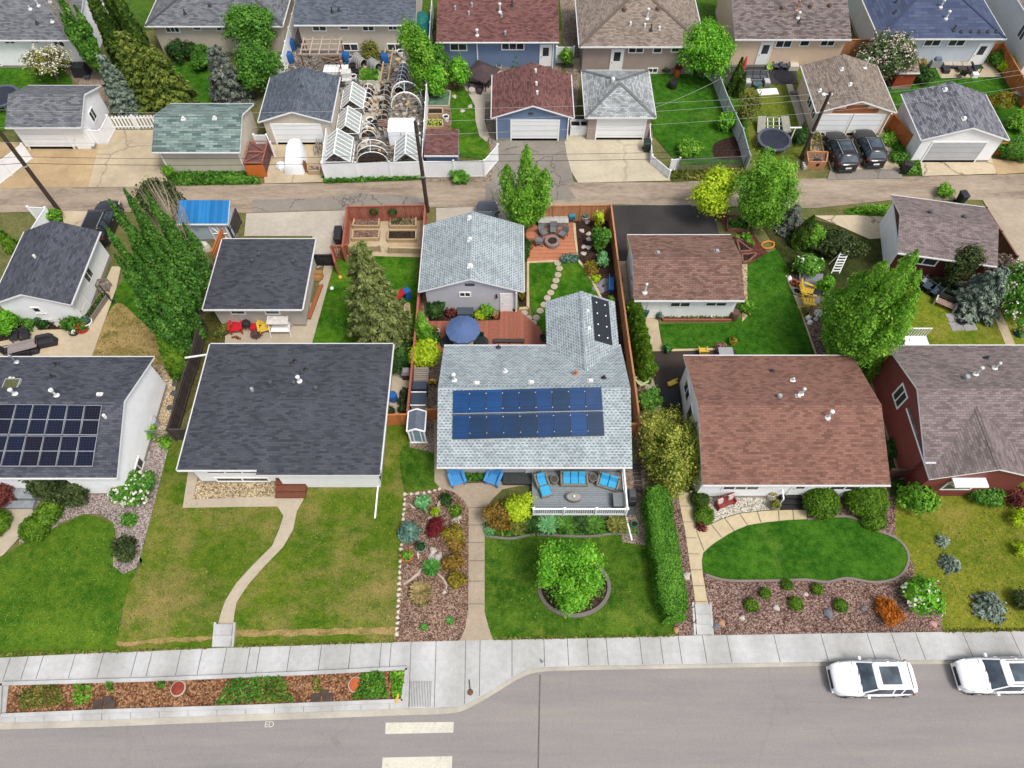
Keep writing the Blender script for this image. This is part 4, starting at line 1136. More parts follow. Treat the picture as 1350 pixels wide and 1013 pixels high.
b=Bld('garage','white gabled garage with a speckled grey roof and pale cracked driveway','garage',33.4,40.55,46.9,52.7,2.6,3.8,'y',shingle('speckled grey shingles',S(136,136,144),S(96,96,106),S(64,64,74),0.012,0.42,0.16,0.9),W_white,oh=0.3)
b.garage(-2.3,2.1,2.1,'S',siding('grey garage door panels',S(206,208,212),0.53,False,0.8));b.boxvent(1246,119,PIPE,0.3);b.boxvent(1271,157,PIPE,0.3)
def far(label,lx,rx,fy,z,depth,zr,ridge,roofm,wallm,**kw):
 a,c=at(lx,fy,z),at(rx,fy,z)
 return Bld('house',label,'house',a.x,c.x,a.y,a.y+depth,z,zr,ridge,roofm,wallm,**kw)
b=far('white house with a grey blue roof at the top left corner',-70,101,53,3.1,9.5,4.7,'x',SH_bgrey,W_white)
for r in((4,51.5,20,57),(39,52,52,56),(70,54,86,61)):b.win('S',r,2)
b.window('S',b.wx-10.2,b.wx-8.4,0.3,0.75,3);b.window('S',b.wx-3.2,b.wx-1.6,0.3,0.75,2)
b.flue(51,8,0.7);b.flue(66,3,0.7);b.stack(49,31,0.3);b.stack(40,12,0.3,PIPE);b.stack(69,29,0.2,PIPE)
b=far('grey roofed house with beige walls behind the big golden spruce',191,372,34.5,3.1,9.2,4.7,'hip',SH_bgrey,W_beige,hip=4.6)
for r,n in(((218,36,237,42),3),((254,35,265,39),1),((285,35,300,40),2)):b.win('S',r,n)
b.stack(244,18,0.4);b.turbine(277,8,DGREY,0.2)
b=far('beige stucco house with a blue grey roof above the crowded garden yard',387,548,33,3.1,9.0,4.7,'x',SH_blue,W_beige)
for r,n in(((412,34,430,40),2),((448,34,459,38),1),((478,34,493,40),2),((512,33,529,39),3)):b.win('S',r,n)
b.window('S',b.wx-6.9,b.wx-5.6,0.3,0.9,2);b.window('S',b.wx-2.7,b.wx-1.3,0.3,0.9,2);b.stack(438,16,0.5);b.stack(447,14,0.3)
b=far('slate blue house with a maroon roof and white trimmed windows',575,737,55.5,3.1,9.2,4.7,'x',SH_maroon,W_blue)
for r,n in(((594,58,615,66),2),((662,57,690,65),3)):b.win('S',r,n)
u,_=b.onwall('S',713,62);b.door('S',u,u+0.95,0.4,2.5,None,True);u,_=b.onwall('S',629,62);b.downspout('S',u);b.downspout('S',b.wx-0.2)
for p in((622,8),(618,19),(661,22),(600,12),(666,45)):b.turbine(*p,GREY,0.14)
b.flue(659,16,0.9);b.flue(629,47,0.6);b.stack(675,8,0.6)
b=far('taupe sided house with a brown hip roof and a white back door',764,930,61.5,3.1,9.4,4.8,'hip',SH_tan,W_taupe,hip=4.7)
for r,n in(((830,62,847,69),2),((863,60,871,69),1),((887,60,894,68),1)):b.win('S',r,n)
u,_=b.onwall('S',807,70);b.door('S',u,u+1.0,0.3,2.5,None,True);b.window('S',b.wx-4.2,b.wx-3.4,0.2,0.6,2)
for p in((823,14),(867,13)):b.turbine(*p,plain('brown vent',S(120,95,80),0.6),0.22)
b.flue(853,25,1.1);b.stack(858,40,0.6);b.turbine(831,33,PIPE,0.13);b.turbine(850,35,PIPE,0.13);b.turbine(869,39,PIPE,0.13)
b=far('peach stucco house with a speckled brown gable roof',969,1123,52,3.1,9.4,4.8,'x',SH_taupe2,W_peach)
for r,n in(((1025,54,1041,62),2),((1057,53,1065,60),1),((1084,53,1098,60),2)):b.win('S',r,n)
u,_=b.onwall('S',1003,62);b.door('S',u,u+1.0,0.3,2.5,None,True)
for p in((1031,12),(1068,10),(1093,9)):b.turbine(*p,plain('brown vent',S(120,95,80),0.6),0.2)
b.flue(1050,14,1.1,0.09,0.16,plain('rusty pipe',S(190,140,110),0.6,0.2));b.flue(1052,24,0.6);b.stack(1053,30,0.4)
b=far('white sided house with a navy blue metal hip roof',1160,1327,51,3.1,10.5,5.3,'hip',SH_navy,W_pale,hip=5.2)
for r,n in(((1221,53,1237,60),2),((1253,53,1269,60),2)):b.win('S',r,n)
u,_=b.onwall('S',1290,62);b.door('S',u,u+1.0,0.15,2.3,None,True)
b.flue(1240,10,0.8);b.flue(1247,25,0.8);b.stack(1257,40,0.5);b.stack(1180,17,0.3);b.stack(1182,3,0.5)
for x in(1267,1280,1291,1302,1313):b.stack(x,42,0.15)
b=Bld('house','white stucco house with a brown roof at the top right corner','house',46.3,58.0,58.0,70.0,4.4,6.2,'y',SH_tan,W_stucco)
b.window('W',-3.4,-2.5,2.3,3.6,2)
def nrmz(a):return a/np.maximum(1e-6,np.linalg.norm(a,axis=1,keepdims=True))
def rdir(n):return nrmz(NR.normal(size=(n,3)))
def leafmesh(name,P,N,size,elong=1.5,mat=None,parent=None,loc=(0,0,0),T=None,core=None,extra=None):
 """P leaf centres, N leaf normals: one small folded leaf per point. core: list of ellipsoids that fill a dense shrub"""
 n=len(P);N=nrmz(N)
 if T is None:
  T=rdir(n)
 T=nrmz(T-N*np.sum(T*N,axis=1,keepdims=True));B=np.cross(N,T)
 sz=size*NR.uniform(0.6,1.35,(n,1))
 a,b=T*sz*elong/2,B*sz/2
 V=np.empty((n*4,3));V[0::4]=P-a;V[1::4]=P+b;V[2::4]=P+a;V[3::4]=P-b
 Fc=np.arange(n*4).reshape(n,4)
 v=V.tolist();f=Fc.tolist()
 for(cx,cy,cz,rx,ry,rz)in core or[]:
  k=len(v);nu,nv=12,7
  for j in range(nv+1):
   th=math.pi*j/nv
   for i in range(nu):
    ph=2*math.pi*i/nu
    v.append((cx+rx*math.sin(th)*math.cos(ph),cy+ry*math.sin(th)*math.sin(ph),cz+rz*math.cos(th)))
  for j in range(nv):
   for i in range(nu):
    q=(i+1)%nu
    f.append([k+j*nu+i,k+(j+1)*nu+i,k+(j+1)*nu+q,k+j*nu+q])
 me=bpy.data.meshes.new(name);me.from_pydata(v,[],f)
 me.materials.append(mat)
 if extra:me.materials.append(extra)
 me.update()
 o=bpy.data.objects.new(name,me);COL.objects.link(o)
 if parent is not None:o.parent=parent
 o.location=loc
 return o
def crown_pts(blobs,n,clump=0.35,shell=0.55,up=0.35,perc=22):
 bl=np.array(blobs,float)
 w=(bl[:,3]*bl[:,4]*bl[:,5])**(2/3);w/=w.sum()
 nc=max(4,n//perc)
 bi=NR.choice(len(bl),nc,p=w)
 d=rdir(nc);d[:,2]=np.where(d[:,2]<-0.55,-d[:,2],d[:,2])
 r=shell+(1.05-shell)*NR.random((nc,1))**0.6
 C=bl[bi,:3]+d*r*bl[bi,3:]
 ci=NR.integers(0,nc,n)
 off=NR.normal(size=(n,3))*clump*0.5
 P=C[ci]+off
 N=nrmz(nrmz(off+1e-6)*0.5+d[ci]*0.8+np.array([0,0,up])+NR.normal(size=(n,3))*0.45)
 return P,N
def blobs_in(rx,ry,rz,cz,k,f=0.45,seed=0):
 out=[(0,0,cz,rx*0.72,ry*0.72,rz*0.78)]
 for _ in range(k):
  d=rdir(1)[0];s=NR.uniform(0.7,1.15)
  out.append((d[0]*rx*0.62,d[1]*ry*0.62,cz+d[2]*rz*0.62,rx*f*s,ry*f*s,rz*f*s))
 return out
def trunk_mb(h,r,limbs=4,spread=0.6,top=None,lean=(0,0)):
 m=MB();top=top or h
 pts=[(lean[0]*t*h+RN.uniform(-.04,.04)*h*t,lean[1]*t*h+RN.uniform(-.04,.04)*h*t,t*h-0.05)for t in(0,.2,.45,.7,1)]
 m.tube(pts,[r*1.25,r,r*0.8,r*0.55,r*0.25],8)
 for k in range(limbs):
  a=2*math.pi*k/limbs+RN.uniform(-.4,.4);z=h*RN.uniform(0.35,0.7)
  e=(math.cos(a)*spread,math.sin(a)*spread,z+RN.uniform(0.4,0.9)*spread)
  m.tube([(lean[0]*z,lean[1]*z,z),(e[0]*.5,e[1]*.5,z+spread*.3),e],[r*.5,r*.35,r*.15],6)
 return m
def base_of(px,py,zc):
 p=at(px,py,zc);p.z=gz(p.x,p.y);return p
LV={'maple':leaf('maple leaves',S(58,122,22),S(104,174,42),S(156,212,74)),'bright':leaf('bright green leaves',S(64,122,26),S(108,166,46),S(160,206,80)),'lime':leaf('lime leaves',S(118,152,16),S(172,202,36),S(214,232,74)),'mid':leaf('mid green leaves',S(44,92,24),S(80,136,42),S(126,176,74)),'pop':leaf('poplar leaves',S(38,88,24),S(74,128,44),S(124,172,74)),'dark':leaf('dark green leaves',S(22,52,18),S(48,86,34),S(84,124,56)),'deep':leaf('deep olive leaves',S(34,48,22),S(66,84,42),S(104,120,66)),'cedar':leaf('cedar sprays',S(48,88,14),S(86,128,26),S(132,168,50)),'cedard':leaf('dark cedar sprays',S(34,62,16),S(64,96,28),S(104,132,44)),'hedge':leaf('hedge leaves',S(50,98,22),S(86,146,42),S(134,186,74)),'spruce':leaf('spruce needles',S(58,72,32),S(100,114,58),S(150,162,98),0.2),'gold':leaf('golden spruce needles',S(48,70,22),S(88,110,38),S(138,148,60),0.12),'blue':leaf('blue spruce needles',S(70,88,78),S(108,128,114),S(152,168,152),0.1),'bluegrey':leaf('grey spruce needles',S(62,72,66),S(98,108,98),S(138,146,134),0.1),'varieg':leaf('yellow edged leaves',S(66,90,24),S(134,150,52),S(206,208,110)),'orange':leaf('orange leaves',S(138,74,12),S(174,100,20),S(198,128,42)),'bronze':leaf('bronze leaves',S(92,74,22),S(140,114,44),S(176,152,72)),'goldsh':leaf('golden shrub leaves',S(84,82,18),S(134,124,36),S(180,166,66)),'red':leaf('barberry leaves',S(84,20,30),S(120,32,44),S(150,56,66)),'maroon':leaf('maroon leaves',S(74,34,34),S(114,58,54),S(144,84,74)),'olive':leaf('olive leaves',S(70,84,26),S(116,124,52),S(160,162,88)),'mint':leaf('mint foliage',S(70,140,80),S(120,186,124),S(170,216,160)),'teal':leaf('teal needles',S(42,74,66),S(74,110,98),S(112,146,132),0.1),'grass':leaf('green grass blades',S(36,92,26),S(74,146,54),S(130,190,92)),'tan':leaf('dry grass blades',S(126,116,66),S(170,154,104),S(200,186,142)),'lilac':leaf('lilac leaves',S(40,66,34),S(84,112,64),S(140,152,108)),}
BLOOM=leaf('white blossom',S(215,212,200),S(238,236,228),S(250,250,246),0.3)
PINKB=leaf('pale pink blossom',S(196,172,170),S(226,208,204),S(242,232,228),0.3)
LILB=leaf('white green flower heads',S(200,212,190),S(232,236,222),S(246,248,240),0.3)
def shrub(name,label,px,py,r,h,lv,n=None,size=0.12,cat='shrub',group=None,ry=None,k=6,flower=None,core=0.8,clump=0.2,at_ground=False,elong=1.5,up=0.35,nf=250):
 p=g(px,py)if at_ground else base_of(px,py,h*0.5)
 ry=ry or r
 n=n or int(min(9000,150+900*(r+ry)*(h+r)/2*(0.12/size)**1.6))
 bl=blobs_in(r,ry,h*0.52,h*0.5,k)
 P,N=crown_pts(bl,n,clump,0.6,up,16)
 P[:,2]=np.maximum(P[:,2],0.02)
 cr=[(0,0,h*0.48,r*core*0.78,ry*core*0.78,h*0.46*core)]if core else None
 o=leafmesh(name,P,N,size,elong,LV[lv]if isinstance(lv,str)else lv,None,p,core=cr)
 props(o,label,cat,group)
 if flower:
  P,N=crown_pts(bl,nf,clump,0.95,0.6,5);P=P+N*0.05;P[:,2]=np.maximum(P[:,2],0.05)
  leafmesh('blossoms',P,N,size*1.25,1.0,flower,o)
 return o
def globe(name,label,px,py,r,h,lv,n=None,size=0.1,cat='shrub',group=None,ry=None,at_ground=False):
 """a clipped, dense evergreen"""
 p=g(px,py)if at_ground else base_of(px,py,h*0.5)
 ry=ry or r;n=n or int(min(7000,700*(r+ry)*(h+r)))
 d=rdir(n);lump=1+0.06*np.sin(d[:,:1]*9+2)*np.cos(d[:,1:2]*8)+NR.normal(size=(n,1))*0.035
 P=d*np.array([r,ry,h*0.5])*lump+np.array([0,0,h*0.5]);P[:,2]=np.maximum(P[:,2],0.02)
 N=d+NR.normal(size=(n,3))*0.6+np.array([0,0,0.2])
 o=leafmesh(name,P,N,size*.85,1.7,LV[lv],None,p,core=[(0,0,h*0.5,r*0.9,ry*0.9,h*0.46)])
 return props(o,label,cat,group)
def column(name,label,px,py,r,h,lv,n=None,size=0.12,group=None,cat='conifer',at_ground=True,tip=0.8):
 """an upright cedar: full below, narrowing to a point"""
 p=g(px,py)if at_ground else base_of(px,py,h*0.5)
 root=thing(name,label,cat,p,0,group)
 n=n or int(min(7000,1300*r*h*2))
 t=NR.random(n)**1.15;a=NR.uniform(0,2*np.pi,n)
 R=r*np.minimum(1,(1-t)**tip*1.25)*(0.82+0.12*np.sin(a*5+t*14))*NR.uniform(0.75,1.12,n)
 P=np.stack([R*np.cos(a),R*np.sin(a),t*h+0.05],1)
 N=np.stack([np.cos(a),np.sin(a),np.full(n,0.35)],1)+NR.normal(size=(n,3))*0.55
 T=np.stack([np.cos(a)*0.4,np.sin(a)*0.4,np.ones(n)],1)+NR.normal(size=(n,3))*0.3
 core=[(0,0,h*0.36,r*0.72,r*0.72,h*0.38)]
 leafmesh('crown',P,N,size,2.0,LV[lv],root,T=T,core=core)
 m=MB();m.tube([(0,0,-0.05),(0,0,h*0.8)],[r*0.18+0.03,0.02],6);m.build('trunk',BARK,root)
 return root
def spruce(name,label,px,py,R,h,lv,n=9000,size=0.2,group=None,tiers=15,tip=0.85):
 p=g(px,py);root=thing(name,label,'conifer',p,0,group)
 m=MB();m.tube([(0,0,-0.05),(0,0,h*0.5),(0,0,h*0.97)],[0.05*R+0.08,0.04*R+0.04,0.015],7)
 bp=[]
 for k in range(tiers):
  t=0.04+0.93*k/tiers;rr=R*(1-t)**tip+0.12
  nb=max(5,int(11*(1-t)+5))
  for j in range(nb):
   a=2*math.pi*(j+RN.random()*0.7)/nb+k*1.3;L=rr*RN.uniform(0.72,1.12)
   z=t*h+RN.uniform(-0.15,0.15)
   bp.append((a,L,z,rr/R))
 m.build('trunk',BARK,root)
 per=max(6,n//len(bp));Ps,Ns,Ts=[],[],[]
 for a,L,z,q in bp:
  k=max(5,int(per*(0.35+0.9*q)))
  s=NR.random(k)**0.65
  side=NR.normal(size=k)*0.2*L*(1.15-s)
  drop=-0.18*L*s+0.16*L*s**3
  ca,sa=math.cos(a),math.sin(a)
  Ps.append(np.stack([ca*s*L-sa*side,sa*s*L+ca*side,z+drop+NR.normal(size=k)*0.07],1))
  sg=np.sign(side)
  Ts.append(np.stack([ca-sa*sg*0.7,sa+ca*sg*0.7,np.full(k,-0.15)],1)+NR.normal(size=(k,3))*0.25)
  Ns.append(np.stack([np.full(k,ca*0.45),np.full(k,sa*0.45),np.ones(k)],1)+NR.normal(size=(k,3))*0.4)
 leafmesh('crown',np.concatenate(Ps),np.concatenate(Ns),size,2.1,LV[lv],root,T=np.concatenate(Ts))
 return root
def tree(name,label,px,py,h,rx,rz,lv,n=5000,size=0.2,cz=None,group=None,k=9,ground=False,ry=None,clump=0.42,flower=None,limbs=5,cat='tree',f=0.45,nf=500):
 """a leafy tree; px,py see the crown's centre, or the trunk's foot if ground"""
 cz=cz or h-rz
 p=g(px,py)if ground else base_of(px,py,cz)
 root=thing(name,label,cat,p,0,group)
 trunk_mb(cz+rz*0.3,0.05*h*0.55+0.04,limbs,rx*0.7).build('trunk',BARK,root)
 bl=blobs_in(rx,ry or rx,rz,cz,k,f)
 if k>=16:bl=[(0,0,cz-rz*.15,rx*.42,(ry or rx)*.42,rz*.6)]+[(d[0]*rx*q,d[1]*(ry or rx)*q,cz+d[2]*rz*q,rx*f*w,(ry or rx)*f*w,rz*f*w*.9)for d,q,w in((rdir(1)[0],NR.uniform(.5,.88),NR.uniform(.6,1.05))for _ in range(int(k*1.5)))]
 P,N=crown_pts(bl,n,clump,0.5)
 P[:,2]=np.maximum(P[:,2],0.15)
 leafmesh('crown',P,N,size,1.4,LV[lv]if isinstance(lv,str)else lv,root)
 if flower:
  P,N=crown_pts(bl,nf,clump,0.95,0.6,6);leafmesh('blossoms',P+N*0.06,N,size*0.8,1.1,flower,root)
 return root
def poplar(name,label,px,py,h,r,lv,n=9000,size=0.22,spires=7,group=None,low=0.05,bare=False):
 """a fastigiate poplar: a bundle of upright leafy spires"""
 p=g(px,py);root=thing(name,label,'tree',p,0,group)
 m=MB();m.tube([(0,0,-0.05),(0,0,h*0.4),(0,0,h*0.9)],[0.2,0.13,0.02],8)
 Ps,Ns,Ts=[],[],[]
 for k in range(spires):
  a=2.4*k+RN.uniform(-.3,.3);d=r*(0.0 if k==0 else RN.uniform(0.6,0.98))
  z0=h*(low+(0.02 if k==0 else RN.uniform(0,0.12)));z1=h*(1.0 if k==0 else RN.uniform(0.86,1.06)*(1-0.34*d/r))
  cx,cy=d*math.cos(a),d*math.sin(a)
  m.tube([(0,0,z0*0.6),(cx*.8,cy*.8,z0+(z1-z0)*.3),(cx,cy,z1*0.97)],[0.08,0.05,0.012],5)
  q=n//spires
  t=NR.random(q)
  prof=np.clip(np.sin(np.pi*np.clip(t*0.86+0.14,0,1))**0.75,0,1)*r*0.42
  wob=1+0.35*np.sin(t*23+k*2)*np.sin(t*9+k)
  aa=NR.uniform(0,2*np.pi,q);rr=prof*wob*NR.uniform(0.45,1.1,q)
  Ps.append(np.stack([cx*np.minimum(1,0.35+t)+rr*np.cos(aa),cy*np.minimum(1,0.35+t)+rr*np.sin(aa),z0+(z1-z0)*t],1))
  Ns.append(np.stack([np.cos(aa),np.sin(aa),np.full(q,0.5)],1)+NR.normal(size=(q,3))*0.6)
  Ts.append(np.stack([np.cos(aa)*.4,np.sin(aa)*.4,np.ones(q)],1)+NR.normal(size=(q,3))*0.5)
 m.build('trunk',BARK,root)
 leafmesh('crown',np.concatenate(Ps),np.concatenate(Ns),size,1.5,LV[lv],root,T=np.concatenate(Ts))
 return root
def bare_tree(name,label,px,py,h,r,n=34):
 p=g(px,py);root=thing(name,label,'tree',p)
 m=MB();m.tube([(0,0,-0.05),(0,0,h*0.5),(0,0,h)],[0.14,0.09,0.015],7);m.build('trunk',BARKL,root)
 m=MB()
 for _ in range(n):
  a=RN.uniform(0,6.28);z=h*RN.uniform(0.08,0.6);d=r*RN.uniform(0.4,1);L=h*RN.uniform(0.25,0.5)
  e=(d*math.cos(a),d*math.sin(a),z+L*0.55);t=(e[0]*1.08,e[1]*1.08,min(h,z+L))
  m.tube([(0,0,z),(e[0]*.7,e[1]*.7,z+L*.25),e,t],[.035,.025,.018,.006],4)
  for _ in range(3):
   s=RN.uniform(.3,.9);q=Vector((e[0]*s,e[1]*s,z+L*.55*s));m.tube([q,q+Vector((RN.uniform(-.3,.3),RN.uniform(-.3,.3),RN.uniform(.5,1.2)))],[.014,.005],3)
 m.build('branches',BARKL,root)
 return root
def tuft(name,label,px,py,r,h,lv,n=160,cat='plant',group=None,w=0.03):
 """an arching clump of blades"""
 p=g(px,py);Pn,Nn,Tn,=[],[],[]
 a=NR.uniform(0,2*np.pi,n*3);s=np.tile([0.25,0.6,0.92],n);l=np.repeat(NR.uniform(0.5,1.05,n),3);a=np.repeat(a[:n],3)
 R=r*s**1.5*l;z=h*np.sin(s*2.2)*l
 P=np.stack([R*np.cos(a),R*np.sin(a),z+0.02],1)
 T=np.stack([np.cos(a)*(0.3+s),np.sin(a)*(0.3+s),np.cos(s*2.2)*1.3],1)
 N=np.stack([-np.cos(a)*0.4,-np.sin(a)*0.4,np.ones(n*3)],1)+NR.normal(size=(n*3,3))*0.2
 o=leafmesh(name,P,N,w*2,max(2.0,r/w*0.32),LV[lv],None,p,T=T)
 return props(o,label,cat,group)
tree('leafy_tree','round bright green maple inside the concrete tree ring',755,757,5.0,2.05,2.6,'maple',20000,0.1,2.35,k=26,f=0.3,clump=0.32)
for px,py,h,r,lab in((274,392,10.4,1.1,'tall poplar nearest the blue shed, rearmost of the leaning poplar row'),(266,414,12.2,1.15,'tall poplar second from the blue shed in the leaning row'),(251,426,12.2,1.1,'tall poplar in the middle of the row beside the charcoal hip garage'),(238,441,11.0,1.0,'tall poplar fourth from the blue shed with a ragged narrow top'),(263,442,11.2,1.15,'tall poplar closest to the patio of red and yellow chairs'),(252,470,9.6,1.15,'shorter poplar at the camera end of the leaning row')):
 poplar('poplar_tree',lab,px,py,h,r,'pop',18000,0.12,7,group='row of tall poplars')
bare_tree('bare_tree','tall bare twiggy poplar rising behind the leafy row near the blue shed',262,350,9.0,1.3,54)
tree('leafy_tree','dark round tree on the alley edge behind the bare poplar',212,262,3.8,1.7,1.6,'deep',4200,0.18)
column('cedar_tree','young olive cedar leaning over the corner of the slate roofed house',243,492,0.85,4.4,'cedar',4200)
spruce('spruce_tree','old green spruce on the back lawn behind the charcoal hip roof house',506,447,2.35,10.4,'spruce',30000,0.15,tiers=28,tip=0.72)
poplar('aspen_tree','dense upright aspen between the alley and the brick patio',692,303,8.4,1.8,'bright',18000,0.12,9)
tree('leafy_tree','lemon green tree hanging over the black asphalt driveway',941,256,4.2,1.95,1.75,'lime',7500,0.15,2.5,k=12)
tree('leafy_tree','tall airy willow green tree on the alley edge above the vegetable garden',1013,250,7.6,2.1,3.5,'bright',18000,0.115,4.1,k=20,f=0.34)
for px,py,h,r,lab in((1102,480,11.2,1.9,'great bright poplar at the corner of the brown roofed house'),(1118,457,10.2,2.1,'great bright poplar in the middle of the clump beside the yellow lawn'),(1098,452,8.0,1.7,'great bright poplar on the yellow chairs side of the clump')):
 poplar('poplar_tree',lab,px,py,h,r,'bright',24000,0.115,11,group='clump of bright poplars')
tree('leafy_tree','small rounded tree between the bright poplars and the wooden bench',1180,415,4.2,1.1,1.5,'cedar',3500,0.17)
tree('leafy_tree','small bright tree at the back eave of the oxblood house',1180,432,3.6,1.0,1.2,'bright',3000,0.17)
tree('leafy_tree','big loose shrubby tree filling the gap left of the brown roofed house',887,592,4.2,2.05,1.9,'varieg',19000,0.105,2.1,k=20,ry=2.75,f=.38)
spruce('blue_spruce','broad silver blue spruce beside the dark maroon garage',1279,405,1.8,4.6,'blue',15000,0.14,tiers=12)
tree('lilac_tree','dark lilac bush in front of the maroon garage window',1268,350,3.3,1.25,1.4,'deep',6500,0.12)
tree('flowering_tree','large shrub covered in white blossom at the right edge by the alley lot',1346,385,3.4,1.9,1.6,'mid',5000,0.17,ry=2.6,flower=BLOOM,nf=900)
tree('lilac_tree','purple grey lilac beside the brown board fence',1318,355,2.6,1.0,1.1,leaf('grey lilac leaves',S(84,80,70),S(130,116,108),S(166,150,140)),2200,0.15)
poplar('poplar_tree','tall green poplar leaning over the top left house',139,106,9.5,1.0,'mid',9000,0.17,5)
bare_tree('bare_tree','tall bare twiggy poplar in front of the top left house',128,90,9.5,1.2,60)
for px,py,h,lab in((168,88,9.0,'dark narrow cedar nearest the green poplar'),(184,76,10.0,'tallest of the dark narrow cedars beside the beige house'),(196,84,8.5,'dark narrow cedar behind the golden spruces')):
 column('cedar_tree',lab,px,py,1.0,h,'cedard',5200,0.2,group='narrow cedars by the beige house')
spruce('blue_spruce','slim silver blue spruce in front of the golden spruces',170,143,1.4,5.6,'blue',12000,0.16,tiers=12)
spruce('spruce_tree','golden tipped spruce with the yellower top',200,128,2.3,6.6,'gold',20000,0.17,tiers=20,tip=0.7)
spruce('spruce_tree','golden green spruce nearest the mossy roofed garage',230,138,2.2,5.9,'gold',18000,0.17,tiers=18,tip=0.65)
spruce('blue_spruce','grey blue spruce behind the mossy roofed garage',310,136,1.9,5.8,'bluegrey',16000,0.16,tiers=14,tip=0.65)
tree('leafy_tree','bright round tree overlapping the beige house roof',334,42,5.2,2.3,2.3,'mid',12000,0.16,k=14)
tree('leafy_tree','bright round tree between the grey spruce and the blue grey garage roof',342,92,4.6,1.9,2.2,'mid',12000,0.16,k=14,ry=2.2)
tree('flowering_tree','small apple tree in white blossom before the top left house',62,82,3.3,1.75,1.35,'olive',2600,0.16,flower=BLOOM,nf=1500)
tree('leafy_tree','tall bright tree between the garden yard and the maroon roofed house',549,78,6.4,1.25,2.9,'bright',11000,0.145,3.3,k=16)
tree('leafy_tree','small bright tree with a rounded crown by the green ground cover',576,106,3.0,0.95,1.3,'maple',3200,0.17)
tree('leafy_tree','small bright tree with an oval crown beside the pale patio',605,96,3.0,0.95,1.35,'maple',3200,0.17)
tree('leafy_tree','small darker tree by the corner of the slate blue house',577,80,3.0,0.9,1.2,'mid',2400,0.17)
tree('leafy_tree','round bright tree at the corner of the taupe house',930,66,4.8,2.3,2.2,'maple',12000,0.15,k=16)
tree('leafy_tree','sparse olive tree on the lawn by the red umbrella',985,140,2.8,1.3,1.1,'olive',1500,0.15)
tree('lilac_tree','broad lilac in pale blossom between the tan garage and the navy roof',1167,76,4.2,2.6,1.8,'lilac',6500,0.19,flower=PINKB,nf=1600)
hp=[g(*q)for q in((845,648),(879,648),(905,812),(893,832),(870,822))]
h0,h1=g(860,655),g(885,822)
n=24000;t=NR.random(n);ax=(h1-h0);ax.z=0;Lh=ax.length;ax.normalize();sd=Vector((-ax.y,ax.x,0))
top=NR.random(n)<0.5;s=NR.uniform(-1,1,n);side=np.where(top,s,np.sign(s));zz=np.where(top,1.0,NR.random(n))
wd=(0.78+0.05*np.sin(t*17))*np.where((t<0.03)|(t>0.97),0.75,1)*(1-0.12*zz**4)*np.clip(np.sqrt(np.clip(1-(np.abs(t-0.5)*2)**10,0,1)),0.3,1)
Hh=1.75+0.06*np.sin(t*21)-0.3*t
zloc=zz*Hh*np.where(top,1-0.1*np.abs(s)**6,1)
P=np.stack([ax.x*t*Lh+sd.x*side*wd,ax.y*t*Lh+sd.y*side*wd,zloc],1)+NR.normal(size=(n,3))*0.05
ends=NR.random(n)<0.06
P[ends]=np.stack([ax.x*np.where(t[ends]<.5,-.03,Lh+.03)+sd.x*s[ends]*.6,ax.y*np.where(t[ends]<.5,-.03,Lh+.03)+sd.y*s[ends]*.6,NR.random(ends.sum())*1.6],1)
Nn=np.stack([sd.x*side*~top,sd.y*side*~top,top*1.0],1)+NR.normal(size=(n,3))*0.55
core=[(ax.x*Lh*k/9,ax.y*Lh*k/9,0.75,0.66,0.75,0.88-0.1*k/9)for k in range(1,9)]
props(leafmesh('hedge',P,Nn,0.07,1.5,LV['hedge'],None,h0+Vector((0,0,-0.05)),core=core),'long trimmed green hedge between the main front lawn and the next path','hedge')
for k,(px,py)in enumerate(((832,424),(835,437),(838,450),(841,462),(843,474),(846,486),(848,497))):
 names=('nearest the brown roofed garage','second from the brown roofed garage','third from the brown roofed garage','in the middle','third from the camera end','second from the camera end','at the camera end')
 column('cedar_shrub','rounded cedar in the row along the orange fence, '+names[k],px,py,0.72,2.6,'cedar',2600,0.11,'row of rounded cedars','shrub',tip=0.45)
